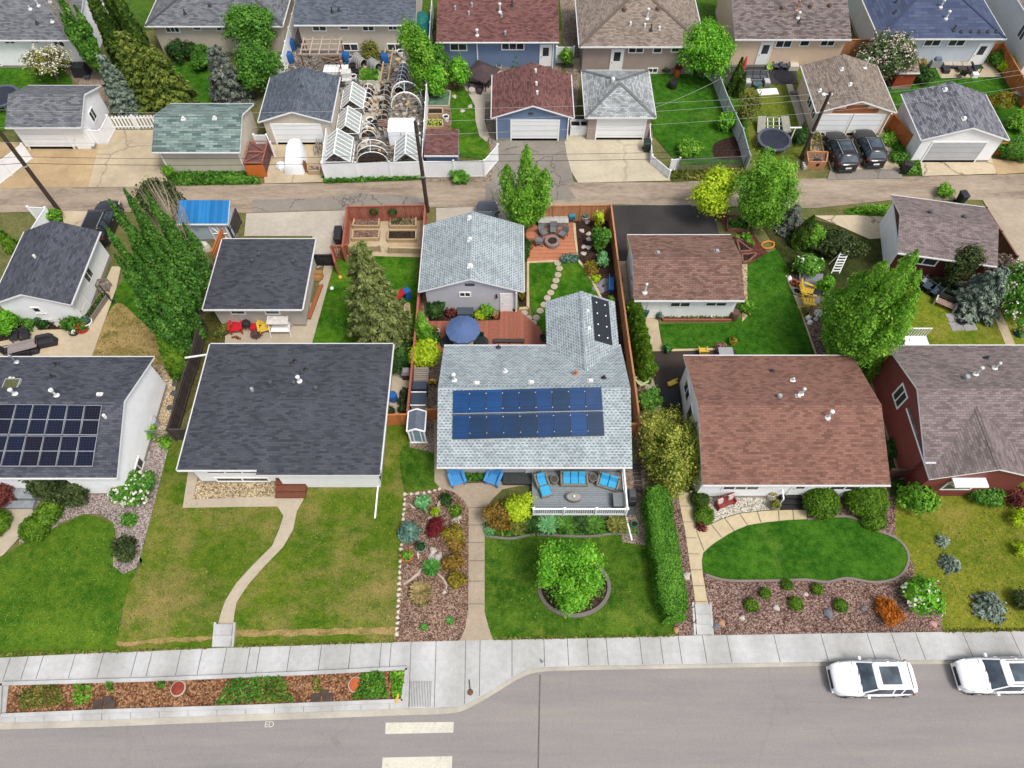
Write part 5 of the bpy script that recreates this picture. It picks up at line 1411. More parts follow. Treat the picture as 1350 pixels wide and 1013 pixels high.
SHR=[('shrub','dark green shrub at the camera end of the cedar row',856,527,0.8,1.6,'mid',{}),('shrub','orange bronze half of the big shrub by the front deck',660,679,1.1,2.0,'bronze',dict(n=3600,size=.09)),('shrub','lime green half of the big shrub by the front deck',686,670,1.1,2.0,'lime',dict(n=3600,size=.1)),('shrub','lime green rounded shrub against the back corner of the main house',562,468,1.15,1.9,'lime',dict(n=4200,size=0.14)),('shrub','dark rounded shrub by the pale grey garage wall',575,408,0.75,1.3,'dark',{}),('shrub','feathery bright green shrub under the pale grey garage door side',640,408,0.62,0.9,'bright',{}),('shrub','little lime ball shrub beside the deck umbrella',632,417,0.36,0.55,'lime',{}),('shrub','reddish shrub between the dark shrub and the storage bench',594,413,0.4,0.6,'maroon',{}),('shrub','dark bushy shrub at the foot of the pointed cedar',573,446,0.45,1.2,'dark',{}),('shrub','dense dark green shrub in the mulch bed by the brick patio',792,316,0.72,2.2,'mid',dict(n=3200)),('shrub','silver variegated shrub below the dense dark one',795,342,0.45,1.3,'mint',{}),('shrub','thin yellow green sapling against the orange back fence',790,290,0.5,1.9,'lime',dict(core=0,n=500)),('shrub','upper golden shrub in the mulch bed by the lawn',779,350,0.5,0.6,'goldsh',{}),('shrub','lower golden shrub in the mulch bed by the lawn',780,358,0.45,0.55,'bronze',{}),('shrub','lime cushion shrub by the flagstones',785.5,368,0.35,0.4,'lime',{}),('shrub','orange leaved shrub beside the pavement bed',1172,806,0.78,0.85,'orange',dict(ry=0.95,n=1700,size=0.1)),('flowering_shrub','bright green shrub dotted with white flowers near the orange shrub',1213,786,1.25,1.5,'maple',dict(flower=LILB,nf=170)),('flowering_shrub','dark green shrub covered in pale flower heads at the gravel bed',177,649,1.3,1.6,'mid',dict(flower=LILB,nf=330,n=3600,size=0.15)),('shrub','small low green shrub below the pale flowered shrub',169,687,0.5,0.5,'mid',{}),('shrub','dark spreading juniper at the tip of the gravel bed',165,724,0.92,0.9,'deep',dict(size=0.11)),('shrub','dark olive shrub under the solar roof, left of the pair',62,640,1.15,2.3,'deep',dict(size=0.14)),('shrub','dark olive shrub under the solar roof, right of the pair',93,648,1.15,2.2,'deep',dict(size=0.14)),('shrub','bright green clipped shrub in front of the olive pair',64,674,0.95,1.3,'cedar',{}),('shrub','maroon shrub at the left edge by the porch steps',0,655,0.8,1.3,'maroon',{}),('shrub','round bright tree-like shrub behind the dining set',8,424,1.1,1.9,'maple',dict(n=3600)),('shrub','rounded green shrub at the corner of the white garage',96,427,0.72,1.1,'mid',{}),('shrub','small green shrub left in the bed under the garage trellis',36,428,0.45,0.8,'mid',{}),('shrub','small green shrub right in the bed under the garage trellis',55,427,0.4,0.8,'dark',{}),('shrub','leafy shrub at the foot of the left power pole',66,285,0.85,1.1,'bright',{}),('shrub','blue green shrub at the white fence end',62,295,0.4,0.6,'teal',{}),('shrub','mint green juniper in the bark bed by the stone edging',558,664,0.42,1.0,'mint',dict(n=900)),('shrub','deep red barberry in the middle of the bark bed',574,694,0.6,0.7,'red',dict(n=1800,size=0.08)),('shrub','upper golden shrub beside the front walk',598,704,0.65,0.8,'goldsh',dict(core=0.6)),('shrub','brown gold shrub in the middle beside the front walk',602,716,0.55,0.7,'bronze',{}),('shrub','middle golden shrub beside the front walk',597,742,0.68,0.8,'bronze',dict(core=0.6)),('shrub','lowest golden shrub beside the front walk',603,766,0.55,0.7,'goldsh',{}),('shrub','small dark green shrub near the curve of the front walk',588,659,0.36,0.4,'dark',{}),('shrub','small bright green shrub above the white boulders',602,672,0.36,0.4,'cedar',{}),('shrub','white edged groundcover at the foot of the bronze shrub',644,697,0.4,0.3,'mint',{}),('shrub','rounded tree-shrub at the end of the yellow chair bed',1063,349,1.15,1.7,'hedge',dict(n=3400,size=0.13,flower=LILB,nf=60)),('shrub','bright yellow green shrub above the rounded tree-shrub',1073,315,0.9,1.9,'bright',{}),('shrub','thin bright shrub by the white ladder',1089,377,0.6,1.8,'maple',dict(core=0.5)),('shrub','dark spreading shrub behind the white ladder',1107,323,2.3,1.9,'deep',dict(ry=1.5,n=5200,size=0.15)),('shrub','dark green shrub at the wall of the oxblood house',1181,592,0.7,0.9,'dark',{}),('shrub','loose light green shrub before the oxblood front gable',1213,660,1.45,1.7,'bright',dict(core=0.5,n=2600,ry=1.1)),('shrub','low light green shrub left before the awning',1196,655,0.7,1.0,'maple',{}),('shrub','bright rounded shrub under the white awning',1300,654,1.25,1.1,'mid',dict(ry=0.75)),('shrub','maroon shrub by the downspout at the right edge',1337,655,0.7,1.0,'maroon',{}),('shrub','yellow green sapling at the right edge of the yellow lawn',1345,686,0.55,0.9,'lime',dict(core=0,n=400)),('shrub','low yellow green sapling at the right edge below the first',1348,722,0.6,0.8,'lime',dict(core=0,n=450)),('shrub','dark shrub cut by the right edge near the pavement',1352,793,0.7,0.9,'deep',{}),('shrub','bushy green shrub against the beige house wall, left',250,66,0.9,1.5,'dark',{}),('shrub','big rounded shrub against the beige house wall',268,77,1.35,1.9,'mid',{}),('shrub','dark pine-like shrub left of the rounded pair',232,68,0.9,2.2,'dark',{}),('shrub','feathery shrub against the beige stucco house in the garden yard',489,68,1.0,1.9,'olive',dict(n=2600)),('shrub','green shrub under the white framed window of the blue house',681,80,0.75,1.2,'mid',{}),('shrub','green grey shrub at the blue house wall by the garage roof',692,75,0.6,1.2,'olive',{}),('shrub','young bright shrub in front of the white side gate',747,77,0.6,1.9,'bright',dict(core=0.4)),('shrub','rounded light green shrub on the lawn by the chain link fence',912,195,1.15,1.3,'bright',{}),('shrub','bright green shrub against the pale metal fence',960,160,0.95,1.7,'maple',{}),('shrub','dark low shrub row under the taupe house',880,88,1.2,0.8,'dark',dict(ry=0.6)),('shrub','rhubarb-like clump on the gravel below the white fence',605,234,0.95,0.8,'hedge',dict(size=0.28,n=420)),('shrub','dark round weed clump under the right power pole',1054,178,1.0,1.1,'dark',{}),('shrub','leafy weeds between the two right garages, upper',1172,184,0.7,0.8,'bright',{}),('shrub','leafy weeds between the two right garages, lower',1186,205,0.9,0.8,'mid',{}),('shrub','dark creeping shrub by the small red shed',1217,100,1.1,1.2,'dark',{}),('shrub','pale grassy shrub by the red shed roof',1212,78,0.8,1.0,'tan',{}),('shrub','bright yellow shrub by the right neighbour patio',1330,86,0.9,1.3,'lime',{}),('shrub','dark green shrub by the right neighbour patio',1315,76,0.9,1.3,'mid',{}),('shrub','sparse yellow shrub on the lawn behind the speckled garage',1318,132,1.3,1.9,'goldsh',dict(core=0,n=1400)),('shrub','bright shrub at the right edge below the sparse yellow one',1347,158,1.1,1.9,'bright',{}),('shrub','big leafy shrub right of the speckled garage driveway',1340,198,1.7,1.7,'mid',dict(ry=1.2)),('shrub','leafy shrub on the alley behind the maroon garage',1245,252,0.65,1.0,'bright',{}),('shrub','leafy clump by the brown board fence',1319,322,0.5,0.8,'bright',{}),('shrub','green clump at the end of the mossy garage wall',222,226,0.5,0.9,'bright',{}),('shrub','dark bush beside the brick patio and the garage',693,326,0.4,0.9,'dark',dict(ry=1.1)),('shrub','hanging shrub at the white planter corner of the brown garage',984,405,0.5,0.9,'bright',{}),('shrub','dark plant beside the charcoal wall, left yard',295,436,0.7,0.4,'olive',{}),('shrub','shade plant mass behind the grey slab patio',528,470,0.9,1.2,'dark',dict(ry=1.5)),('shrub','pink and green flower clump on the brown patio edge',981-31,459,0.3,0.6,leaf('pink petals',S(120,60,80),S(190,120,140),S(90,120,60)),{}),('shrub','red leaved tuft under the globe shrubs by the pebbles',925,693,0.28,0.35,'maroon',{}),('shrub','green shrub beside the air conditioner and chain link gate',195,567,0.7,0.8,'bright',{}),('shrub','low green plant at the foot of the chain link gate',219,584,0.4,0.4,'bright',{}),('shrub','olive creeper between the dark fence and the stucco garage',263,440,0.5,1.4,'mid',{}),]
for nm,lab,px,py,r,h,lv,kw in SHR:shrub(nm,lab,px,py,r,h,lv,**kw)
column('cedar_shrub','pointed bright cedar between the orange fence and the deck',561,452,0.75,3.6,'bright',3600,0.13)
column('cedar_shrub','clipped dark column on the blue house wall',647,86,0.55,2.8,'dark',2200,0.14,tip=0.2)
column('cedar_shrub','taller slim cedar beside the red umbrella',965,122,0.55,3.4,'cedard',2400,0.15)
column('cedar_shrub','shorter slim cedar beside the red umbrella',973,128,0.45,2.4,'cedard',1800,0.15)
column('cedar_shrub','small cedar against the white garage at the left edge',20,330,0.6,2.3,'cedar',1800,0.13)
column('cedar_shrub','bright cedar tucked between the brown and oxblood roofs',1136,498,0.75,4.0,'cedar',3400,0.13)
column('cedar_tree','dark green cedar beside the blue grey spruce near the alley',1054,322,0.9,3.0,'cedard',3000,0.14)
spruce('blue_spruce','dark blue grey spruce on the alley edge by the cedar',1037,302,1.05,2.6,'bluegrey',4200,0.16,tiers=9)
spruce('blue_spruce','young teal spruce in the bark bed by the stone edging',540,704,0.62,1.5,'teal',2200,0.12,tiers=8)
spruce('blue_spruce','largest silver spruce on the yellow lawn',1302,800,0.95,1.0,'blue',2600,0.13,tiers=7)
spruce('blue_spruce','tiny silver spruce on the yellow lawn nearest the house',1241,715,0.32,0.5,'blue',600,0.09,tiers=5)
spruce('blue_spruce','small silver spruce in the middle of the yellow lawn',1250,745,0.55,0.7,'blue',1200,0.11,tiers=6)
for px,py,r,h,lab in((1083,662,1.05,1.7,'clipped globe cedar beside the black porch mat'),(1142,657,1.25,1.7,'clipped globe cedar at the right corner of the brown roofed house'),(1151,684,0.75,0.7,'low clipped cedar in front of the two large globes'),(45,697,0.85,1.1,'clipped round shrub by the curve of the left front path'),(923,659,0.55,0.8,'darker clipped globe beside the red garden bench'),(928,679,0.6,0.8,'lighter clipped globe at the corner of the pebble bed'),(-8,690,0.9,1.0,'clipped hedge shrub cut by the left edge of the front path')):
 globe('globe_shrub',lab,px,py,r,h,'cedard' if 'darker' in lab else 'cedar')
for px,py,lab in((1009,782,'upper left'),(991,798,'lower left'),(1038,771,'at the lawn edge'),(1050,796,'lower middle'),(1078,777,'upper right'),(1109,798,'lower right')):
 globe('globe_shrub','little clipped ball shrub in the bark bed, %s of the six'%lab,px,py,0.4 if 'lower' in lab else 0.32,0.5,'cedar',700,0.07,group='ball shrubs in the bark bed')
tuft('ornamental_grass','vivid green grass tuft below the white boulders',569.5,751,0.5,0.5,'grass',320)
tuft('ornamental_grass','straw topped grass mound in the bark bed',556,784,0.62,0.6,'tan',420)
shrub('plant','green skirt of the straw topped mound',555,789,0.5,0.3,'olive',cat='plant')
for px,py,lab in((560,828,'tiny green tuft left near the pavement in the bark bed'),(594,820,'tiny green tuft right near the pavement in the bark bed')):tuft('ornamental_grass',lab,px,py,0.22,0.25,'grass',90)
for k,(px,lv,lab)in enumerate(((681,'olive','by the lime shrub'),(700,'dark','second from the lime shrub'),(722,'mint','third from the lime shrub'),(746,'mid','in the middle'),(766,'dark','third from the downspout'),(783,'mid','second from the downspout'),(812,'olive','by the downspout'))):
 tuft('garden_plant','leafy plant under the deck railing, '+lab,px,694,0.62,0.5,lv,200,group='plants under the deck railing',w=0.04)
def weeds(name,px,n,size,lv,z=None,hmax=0.22):
 pts=[g(*q)for q in px];xs=[p.x for p in pts];yy=[p.y for p in pts]
 out=[]
 def inside(x,y):
  c=False
  for i in range(len(pts)):
   a,b_=pts[i],pts[i-1]
   if(a.y>y)!=(b_.y>y)and x<(b_.x-a.x)*(y-a.y)/(b_.y-a.y)+a.x:c=not c
  return c
 while len(out)<n:
  x,y=RN.uniform(min(xs),max(xs)),RN.uniform(min(yy),max(yy))
  if inside(x,y):
   cl=RN.gauss(0,1)
   out.append((x,y,(z if z is not None else gz(x,y))+RN.uniform(0,hmax)))
 P=np.array(out);N=NR.normal(size=(n,3))*0.6+np.array([0,0,0.8])
 c=P.mean(0);c[2]=0
 o=leafmesh(name,P-c,N,size,2.2,LV[lv],None,tuple(c))
 props(o,kind='stuff')
for px,n,lv in(([(40,905),(80,903),(88,928),(30,937),(25,920)],520,'olive'),([(98,903),(122,905),(120,925),(100,932)],200,'bright'),([(305,896),(372,892),(388,925),(285,929)],900,'mid'),([(342,905),(380,900),(385,926),(345,928)],260,'olive'),([(478,888),(505,885),(512,920),(466,922)],700,'hedge'),([(515,887),(534,885),(530,918),(518,920)],260,'maple'),([(140,900),(150,900),(150,912),(142,912)],50,'mid'),([(208,900),(218,899),(218,908),(208,908)],50,'mid'),([(412,893),(420,893),(428,912),(414,912)],60,'olive')):
 weeds('planter_weeds',px,n,0.1,lv,-0.36)
for px,n,lv in(([(426,233),(558,229),(560,237),(430,242)],900,'mid'),([(222,230),(335,228),(342,243),(224,245)],1300,'mid'),([(884,227),(982,224),(984,236),(888,238)],500,'olive'),([(1166,172),(1198,180),(1214,230),(1190,230)],900,'mid'),([(1120,277),(1170,272),(1172,283),(1130,283)],420,'bright')):
 weeds('verge_weeds',px,n,0.2,lv,None,0.3)
weeds('shade_plants',[(514,442),(543,452),(543,490),(514,488)],700,0.18,'dark',None,0.4)
def clutter():
 m=MB()
 for k in range(420):
  px,py=RN.uniform(432,556),RN.uniform(64,208)
  if px<452-(py-100)*.12 and py>95:continue
  p=g(px,py);t=RN.random();a=RN.uniform(0,3.14)
  if t<.4:q=Vector((math.cos(a),math.sin(a),RN.uniform(-.05,.3)))*RN.uniform(.3,1.1);m.bar(p+Vector((0,0,.1)),p+q+Vector((0,0,.15)),RN.uniform(.03,.09),.03,RN.choice((0,1,2)))
  elif t<.75:m.box(p.x,p.y,0.02,RN.uniform(.15,.5),RN.uniform(.12,.4),RN.uniform(.08,.4),a,RN.choice((0,1,1,2,3)))
  else:m.lathe([(.1,.02),(.15,.28),(.16,.3),(.01,.26)],p.x,p.y,7,RN.choice((0,3,2)))
 props(m.build('garden_clutter',[plain('dull white clutter',S(196,190,180),.8,.2),GREYW,TANW,DGREY]),kind='stuff')
clutter()
for q,n_,lv,sz in(([(262,670),(360,672),(300,800),(280,835),(160,845),(190,735),(245,620)],1500,'olive',.06),([(402,665),(525,640),(524,820),(312,828),(370,735)],1500,'olive',.06),([(0,740),(150,700),(165,840),(0,850)],1300,'mid',.06),([(642,715),(850,716),(885,830),(655,835)],1100,'mid',.055),([(1210,690),(1345,665),(1348,825),(1246,825)],1400,'olive',.065),([(940,735),(1080,692),(1190,735),(1180,758),(950,758)],700,'mid',.05),([(430,350),(548,345),(540,440),(420,445)],900,'hedge',.07),([(870,432),(1000,350),(1035,335),(1070,455),(885,460)],900,'hedge',.07),([(1175,400),(1300,400),(1330,450),(1165,455)],800,'olive',.07)):
 weeds('lawn_tufts',q,n_,sz,lv,None,.05)
for q in([(0,861),(150,858),(280,853),(280,855),(150,860.5),(0,865)],[(308,851),(520,845),(520,847),(308,853.5)],[(652,841),(890,836.5),(890,839),(652,844)],[(1245,830),(1350,829),(1350,832),(1245,834)]):weeds('edge_grass',q,420,.09,'olive',None,.1)
weeds('bed_plants',[(1205,352),(1255,356),(1262,385),(1235,392),(1202,372)],700,0.16,'deep',None,0.4)
weeds('bed_plants',[(640,690),(820,688),(845,705),(740,706),(645,706)],900,0.12,'mid',None,0.15)
weeds('straw_tufts',[(125,468),(145,418),(158,402),(178,420),(205,450),(215,488)],420,0.09,'olive',None,0.06)
WIRE=plain('fence wire',S(150,152,150),0.5,0.1,3,0.4)
def fence(label,tops,h,mat,style='board',span=2.4,name='fence',group=None,base=False,cat='fence',post=None,gap=0.0):
 """tops: photo pixels along the top edge (or along the foot if base)"""
 pts=[g(*q)if base else at(q[0],q[1],h)for q in tops]
 for p in pts:p.z=gz(p.x,p.y)
 c=pts[0].copy();root=thing(name,label,cat,c,0,group)
 posts=[]
 for a,b in zip(pts,pts[1:]):
  L=(b-a).length;n=max(1,round(L/span))
  for k in range(n):
   p,q=a.lerp(b,k/n)-c,a.lerp(b,(k+1)/n)-c
   d=(q-p).normalized();ang=math.atan2(d.y,d.x);ln=(q-p).length;z=min(p.z,q.z)
   if not posts or(posts[-1]-p).length>0.2:posts.append(p.copy())
   posts.append(q.copy())
   m=MB()
   if style=='board':
    w=0.145;k2=max(1,int(ln/w));w=ln/k2
    for i in range(k2):
     o=p+d*(w*(i+0.5));m.box(o.x,o.y,z+0.04,w-0.012-gap,0.022,h-0.1+RN.uniform(-0.012,0.012),ang)
    nn=Vector((-d.y,d.x,0))*0.035
    for zz in(0.3,h-0.3):m.bar(p+nn+Vector((0,0,zz)),q+nn+Vector((0,0,zz)),0.04,0.09)
    m.bar(p+Vector((0,0,h-0.03)),q+Vector((0,0,h-0.03)),0.12,0.035)
   elif style=='vinyl':
    o=(p+q)/2;m.box(o.x,o.y,z+0.05,ln-0.08,0.03,h-0.12,ang)
    m.bar(p+Vector((0,0,h-0.06)),q+Vector((0,0,h-0.06)),0.06,0.09);m.bar(p+Vector((0,0,0.12)),q+Vector((0,0,0.12)),0.06,0.1)
   elif style=='slat':
    k2=int(ln/0.3)
    for i in range(k2):
     o=p+d*(0.3*(i+0.5));m.box(o.x,o.y,z+0.05,0.17,0.03,h-0.08,ang)
    for zz in(0.25,h-0.25):m.bar(p+Vector((0,0,zz)),q+Vector((0,0,zz)),0.05,0.09)
   else:
    for i in range(int(ln/0.16)+int(h/0.16)):
     for sg in(0,1):
      x0=i*0.16-h;x1=x0+h;z0,z1=0.0,h
      if x0<0:z0=-x0;x0=0
      if x1>ln:z1=h-(x1-ln);x1=ln
      if x0>=x1:continue
      if sg:z0,z1=h-z0,h-z1
      m.bar(p+d*x0+Vector((0,0,z0)),p+d*x1+Vector((0,0,z1)),0.008)
    m.bar(p+Vector((0,0,h)),q+Vector((0,0,h)),0.045)
   m.build('panel',mat,root)
 done=[]
 for p in posts:
  if any((p-e).length<0.3 for e in done):continue
  done.append(p);m=MB();w=0.1 if style!='chain' else 0.06
  m.box(p.x,p.y,p.z-0.1,w+0.02,w+0.02,h+0.16 if style!='chain' else h+0.12)
  if style=='vinyl':m.box(p.x,p.y,p.z+h+0.06,0.17,0.17,0.06,0,0,0.4)
  m.build('post',post or mat,root)
 return root
fence('long orange board fence along the right side of the main house',[(806,271),(815,343),(829,447),(836,495),(844,558)],1.8,CEDARW)
fence('short orange fence end panel beside the shrubby tree',[(829,559),(845,558)],1.5,CEDARW)
fence('orange board fence between the brick patio and the alley',[(694,272),(803,270)],1.75,CEDARW)
fence('red board fence along the left side of the main back yard',[(560,273),(555,348),(549,420),(543,480),(537,541)],1.75,REDW)
fence('red board fence with two wreaths behind the raised beds',[(459,272),(558,270)],1.75,REDW)
fence('red board fence between the concrete driveway and the raised beds',[(457,274),(451,326)],1.75,REDW)
fence('red slatted gate panel at the corner of the back lawn',[(437,324),(457,323)],1.6,REDW,gap=0.05)
fence('red fence post run down to the black gate',[(436,326),(441,345)],1.5,REDW)
fence('black gate beside the charcoal hip garage',[(413,336),(436,336)],1.3,plain('black boards',S(42,42,46),0.6,0.2,3,0,0.3,0.2),name='gate',cat='gate')
fence('low pale rail fence in front of the raised beds',[(452,324),(500,324)],0.75,TANW,gap=0.06,name='rail_fence')
fence('low pale rail fence right of the garden gateway',[(512,326),(555,327)],0.75,TANW,gap=0.06,name='rail_fence')
fence('orange cross fence between the charcoal roof and the greenhouse',[(508,547),(537,546)],1.5,ORANGEW)
fence('orange cross fence between the greenhouse and the main house',[(562,540),(581,539)],1.5,ORANGEW)
fence('dark board fence between the gravel strip and the charcoal roof house',[(263,418),(250,470),(242,491),(220,566),(244,566)],1.6,DARKW)
fence('chain link gate across the gravel by the white house',[(178,569),(220,567)],1.2,WIRE,'chain',name='gate',cat='gate')
fence('brown board fence on the gravel side of the maroon garage',[(1301,274),(1342,338)],1.7,wood('brown boards',S(128,92,72),0.15))
fence('white vinyl fence along the alley in front of the greenhouses',[(424,216),(557,213),(638,212),(656,191)],1.75,VINYL,'vinyl',post=WHITE)
fence('white vinyl fence beside the covered vehicle',[(424,214),(430,166)],1.75,VINYL,'vinyl',post=WHITE)
fence('white vinyl fence between the garden yard and the blue house yard',[(556,211),(562,113),(567,30),(569,0)],1.75,VINYL,'vinyl',post=WHITE)
fence('white vinyl fence between the beige houses',[(389,2),(366,94)],1.75,VINYL,'vinyl',post=WHITE)
fence('white fence stub left of the covered vehicle',[(334,178),(351,178),(356,188)],1.6,VINYL,'vinyl',post=WHITE)
fence('white slatted gate between the two left garages',[(140,153),(206,152)],1.4,WHITE,'slat',name='gate',cat='gate')
fence('white panel fence at the corner of the dirt driveway',[(118,172),(131,172),(141,153)],1.5,VINYL,'vinyl',post=WHITE)
fence('white fence at the left edge above the alley',[(28,190),(0,212),(-30,235)],1.6,VINYL,'vinyl',post=WHITE)
fence('white fence by the white garage at the left edge south of the alley',[(36,273),(59,274),(37,307)],1.5,VINYL,'vinyl',post=WHITE)
fence('pale metal fence between the dark green lawn and the red umbrella yard',[(943,84),(961,130),(980,170),(990,206)],1.6,siding('pale corrugated metal',S(205,208,210),0.2,True,0.75),'vinyl',post=GREY)
fence('chain link fence at the alley end of the dark green lawn',[(897,211),(985,206)],1.3,WIRE,'chain')
fence('low white fence beside the warm concrete driveway',[(857,165),(860,205),(884,225)],0.9,VINYL,'vinyl',post=WHITE)
fence('white gate panel beside the chain link fence',[(886,211),(897,209)],1.3,VINYL,'vinyl',post=WHITE,name='gate',cat='gate')
fence('orange fence between the two right garages',[(1162,151),(1180,151),(1203,178)],1.6,ORANGEW)
fence('orange fence at the right edge beside the navy roofed house',[(1324,58),(1362,122)],1.7,ORANGEW)
fence('short orange fence behind the navy roofed house patio',[(1300,56),(1324,57)],1.7,ORANGEW)
fence('short brown fence between the peach and the navy roofed house',[(1112,52),(1148,52)],1.6,CEDARW)
fence('short orange fence right of the speckled garage',[(1311,188),(1342,189)],1.3,ORANGEW)
fence('white side gate between the blue and the taupe house',[(734,62),(757,62)],1.7,VINYL,'vinyl',post=WHITE,name='gate',cat='gate')
fence('orange fence beside the pale blue shed',[(294,294),(279,332)],1.5,ORANGEW)
fence('dark fence between the pale blue shed and the concrete driveway',[(310,276),(301,300)],1.5,DARKW)
fence('dark brown fence between the brown and oxblood houses',[(1177,619),(1209,619)],1.5,plain('dark brown boards',S(84,58,50),0.7,0.2,3,0,0.3,0.2))
for px,py,lab in((493,277,'dark wreath left on the red fence behind the raised beds'),(518,276.5,'dark wreath right on the red fence behind the raised beds')):
 q=at(px,py,1.2);bq=at(508,271,1.75);m=MB()
 q.y=bq.y-0.14
 m.tube([(0.28*math.cos(t),0,0.28*math.sin(t))for t in[2*math.pi*i/14 for i in range(15)]],0.09,6);props(m.build('wreath',LV['dark'],None,q),lab,'wreath','wreaths on the red fence')
POLE=plain('dark pole wood',S(78,62,54),0.9,0.25,8)
def plumb(px,py,x,y):
 best=min(((py-(506.5-F*(y*sp+(z-CH)*cp)/(y*cp-(z-CH)*sp)))**2,z)for z in[k*0.05 for k in range(260)])
 return best[1]
poles=[]
for px,py,h,lab in((78,278,11.0,'dark utility pole at the left side of the alley'),(564,279,9.0,'dark utility pole beside the pale grey garage'),(1056,209,8.6,'dark utility pole beside the two black cars')):
 p=g(px,py)
 if px==564:h=plumb(553,160,p.x,p.y)
 if px==1056:h=plumb(1091,122,p.x,p.y)
 root=thing('utility_pole',lab,'utility pole',p,0,'utility poles');m=MB()
 m.tube([(0,0,-0.2),(0,0,h*0.5),(0,0,h)],[0.17,0.15,0.12],10);m.build('pole',POLE,root,smooth=True)
 m=MB()
 for z in(h-0.3,h-1.1):m.lathe([(0.04,z),(0.07,z+0.06),(0.05,z+0.16),(0.01,z+0.2)],0.2,0,8);m.bar((0,0,z),(0.2,0,z),0.04)
 m.build('insulator',WHITE,root)
 m=MB();m.lathe([(0.19,h*0.42),(0.19,h*0.42+0.12)],0,0,10);m.build('band',STEEL,root)
 if px!=78:m=MB();m.bar((0,0,h-0.2),(-0.5,-0.2,h),0.05);m.lathe([(0.14,h-0.08),(0.16,h),(0.05,h+0.1)],-0.55,-0.22,10);m.build('lamp',WHITE,root)
 poles.append((p,h))
CABLE=plain('black cable',S(46,44,46),0.6);CABLEL=plain('grey cable',S(176,176,172),0.5)
def cable(label,pts,r,mat,sag=0.35):
 out=[]
 for a,b in zip(pts,pts[1:]):
  for k in range(12):
   t=k/12;q=a.lerp(b,t);q.z-=sag*4*t*(1-t);out.append(q)
 out.append(pts[-1]);c=out[0];m=MB();m.tube([q-c for q in out],r,5)
 return props(m.build('power_line',mat,None,c),label,'cable','lines along the alley')
A,B,C_=poles[0][0],poles[1][0],poles[2][0]
for rows,r,mat,lab,dy in(((208,205,195),0.015,CABLE,'upper black cable of the pair strung low along the alley',0.1),((214,211,201),0.019,CABLE,'lower black cable of the pair strung low along the alley',-0.1),((146,146,125),0.01,CABLEL,'highest pale power line along the alley',0.15),((168,161,130),0.01,CABLEL,'middle pale power line along the alley',0.0),((186,176,146),0.01,CABLEL,'lowest pale power line along the alley',-0.15)):
 P_=[]
 for q,row in zip((A,B,C_),rows):
  z=min(plumb(0,row,q.x,q.y),10.5);P_.append(Vector((q.x,q.y+dy,z)))
 s0=P_[0]+(P_[0]-P_[1])*0.4;s1=P_[2]+(P_[2]-P_[1])*0.7;s0.z=P_[0].z;s1.z=P_[2].z
 cable(lab,[s0]+P_+[s1],r,mat,0.3)
q=at(948,105,3.0);cable('thin service line crossing the dark green lawn',[Vector((C_.x-14.2,C_.y-1.0,5.6)),q],0.014,CABLEL,0.2)
TYRE=plain('tyre rubber',(0.015,0.015,0.016),0.85,0.2);RIM=plain('alloy rim',(0.35,0.36,0.37),0.3,0.1,3,0.7)
CGL=glassy('car glass',(0.04,0.055,0.07),0.04,0.7);CLAD=plain('car cladding',(0.03,0.03,0.032),0.6)  # car glass base colour lifted bluish to stand for the reflected sky
HEAD=glassy('headlamp',(0.5,0.52,0.55),0.1);TAIL=paint('tail lamp',(0.35,0.01,0.015),0.15)
WPAINT=paint('white car paint',(0.8,0.8,0.81));BPAINT=paint('black car paint',(0.012,0.012,0.014));GPAINT=paint('charcoal car paint',(0.05,0.055,0.065))
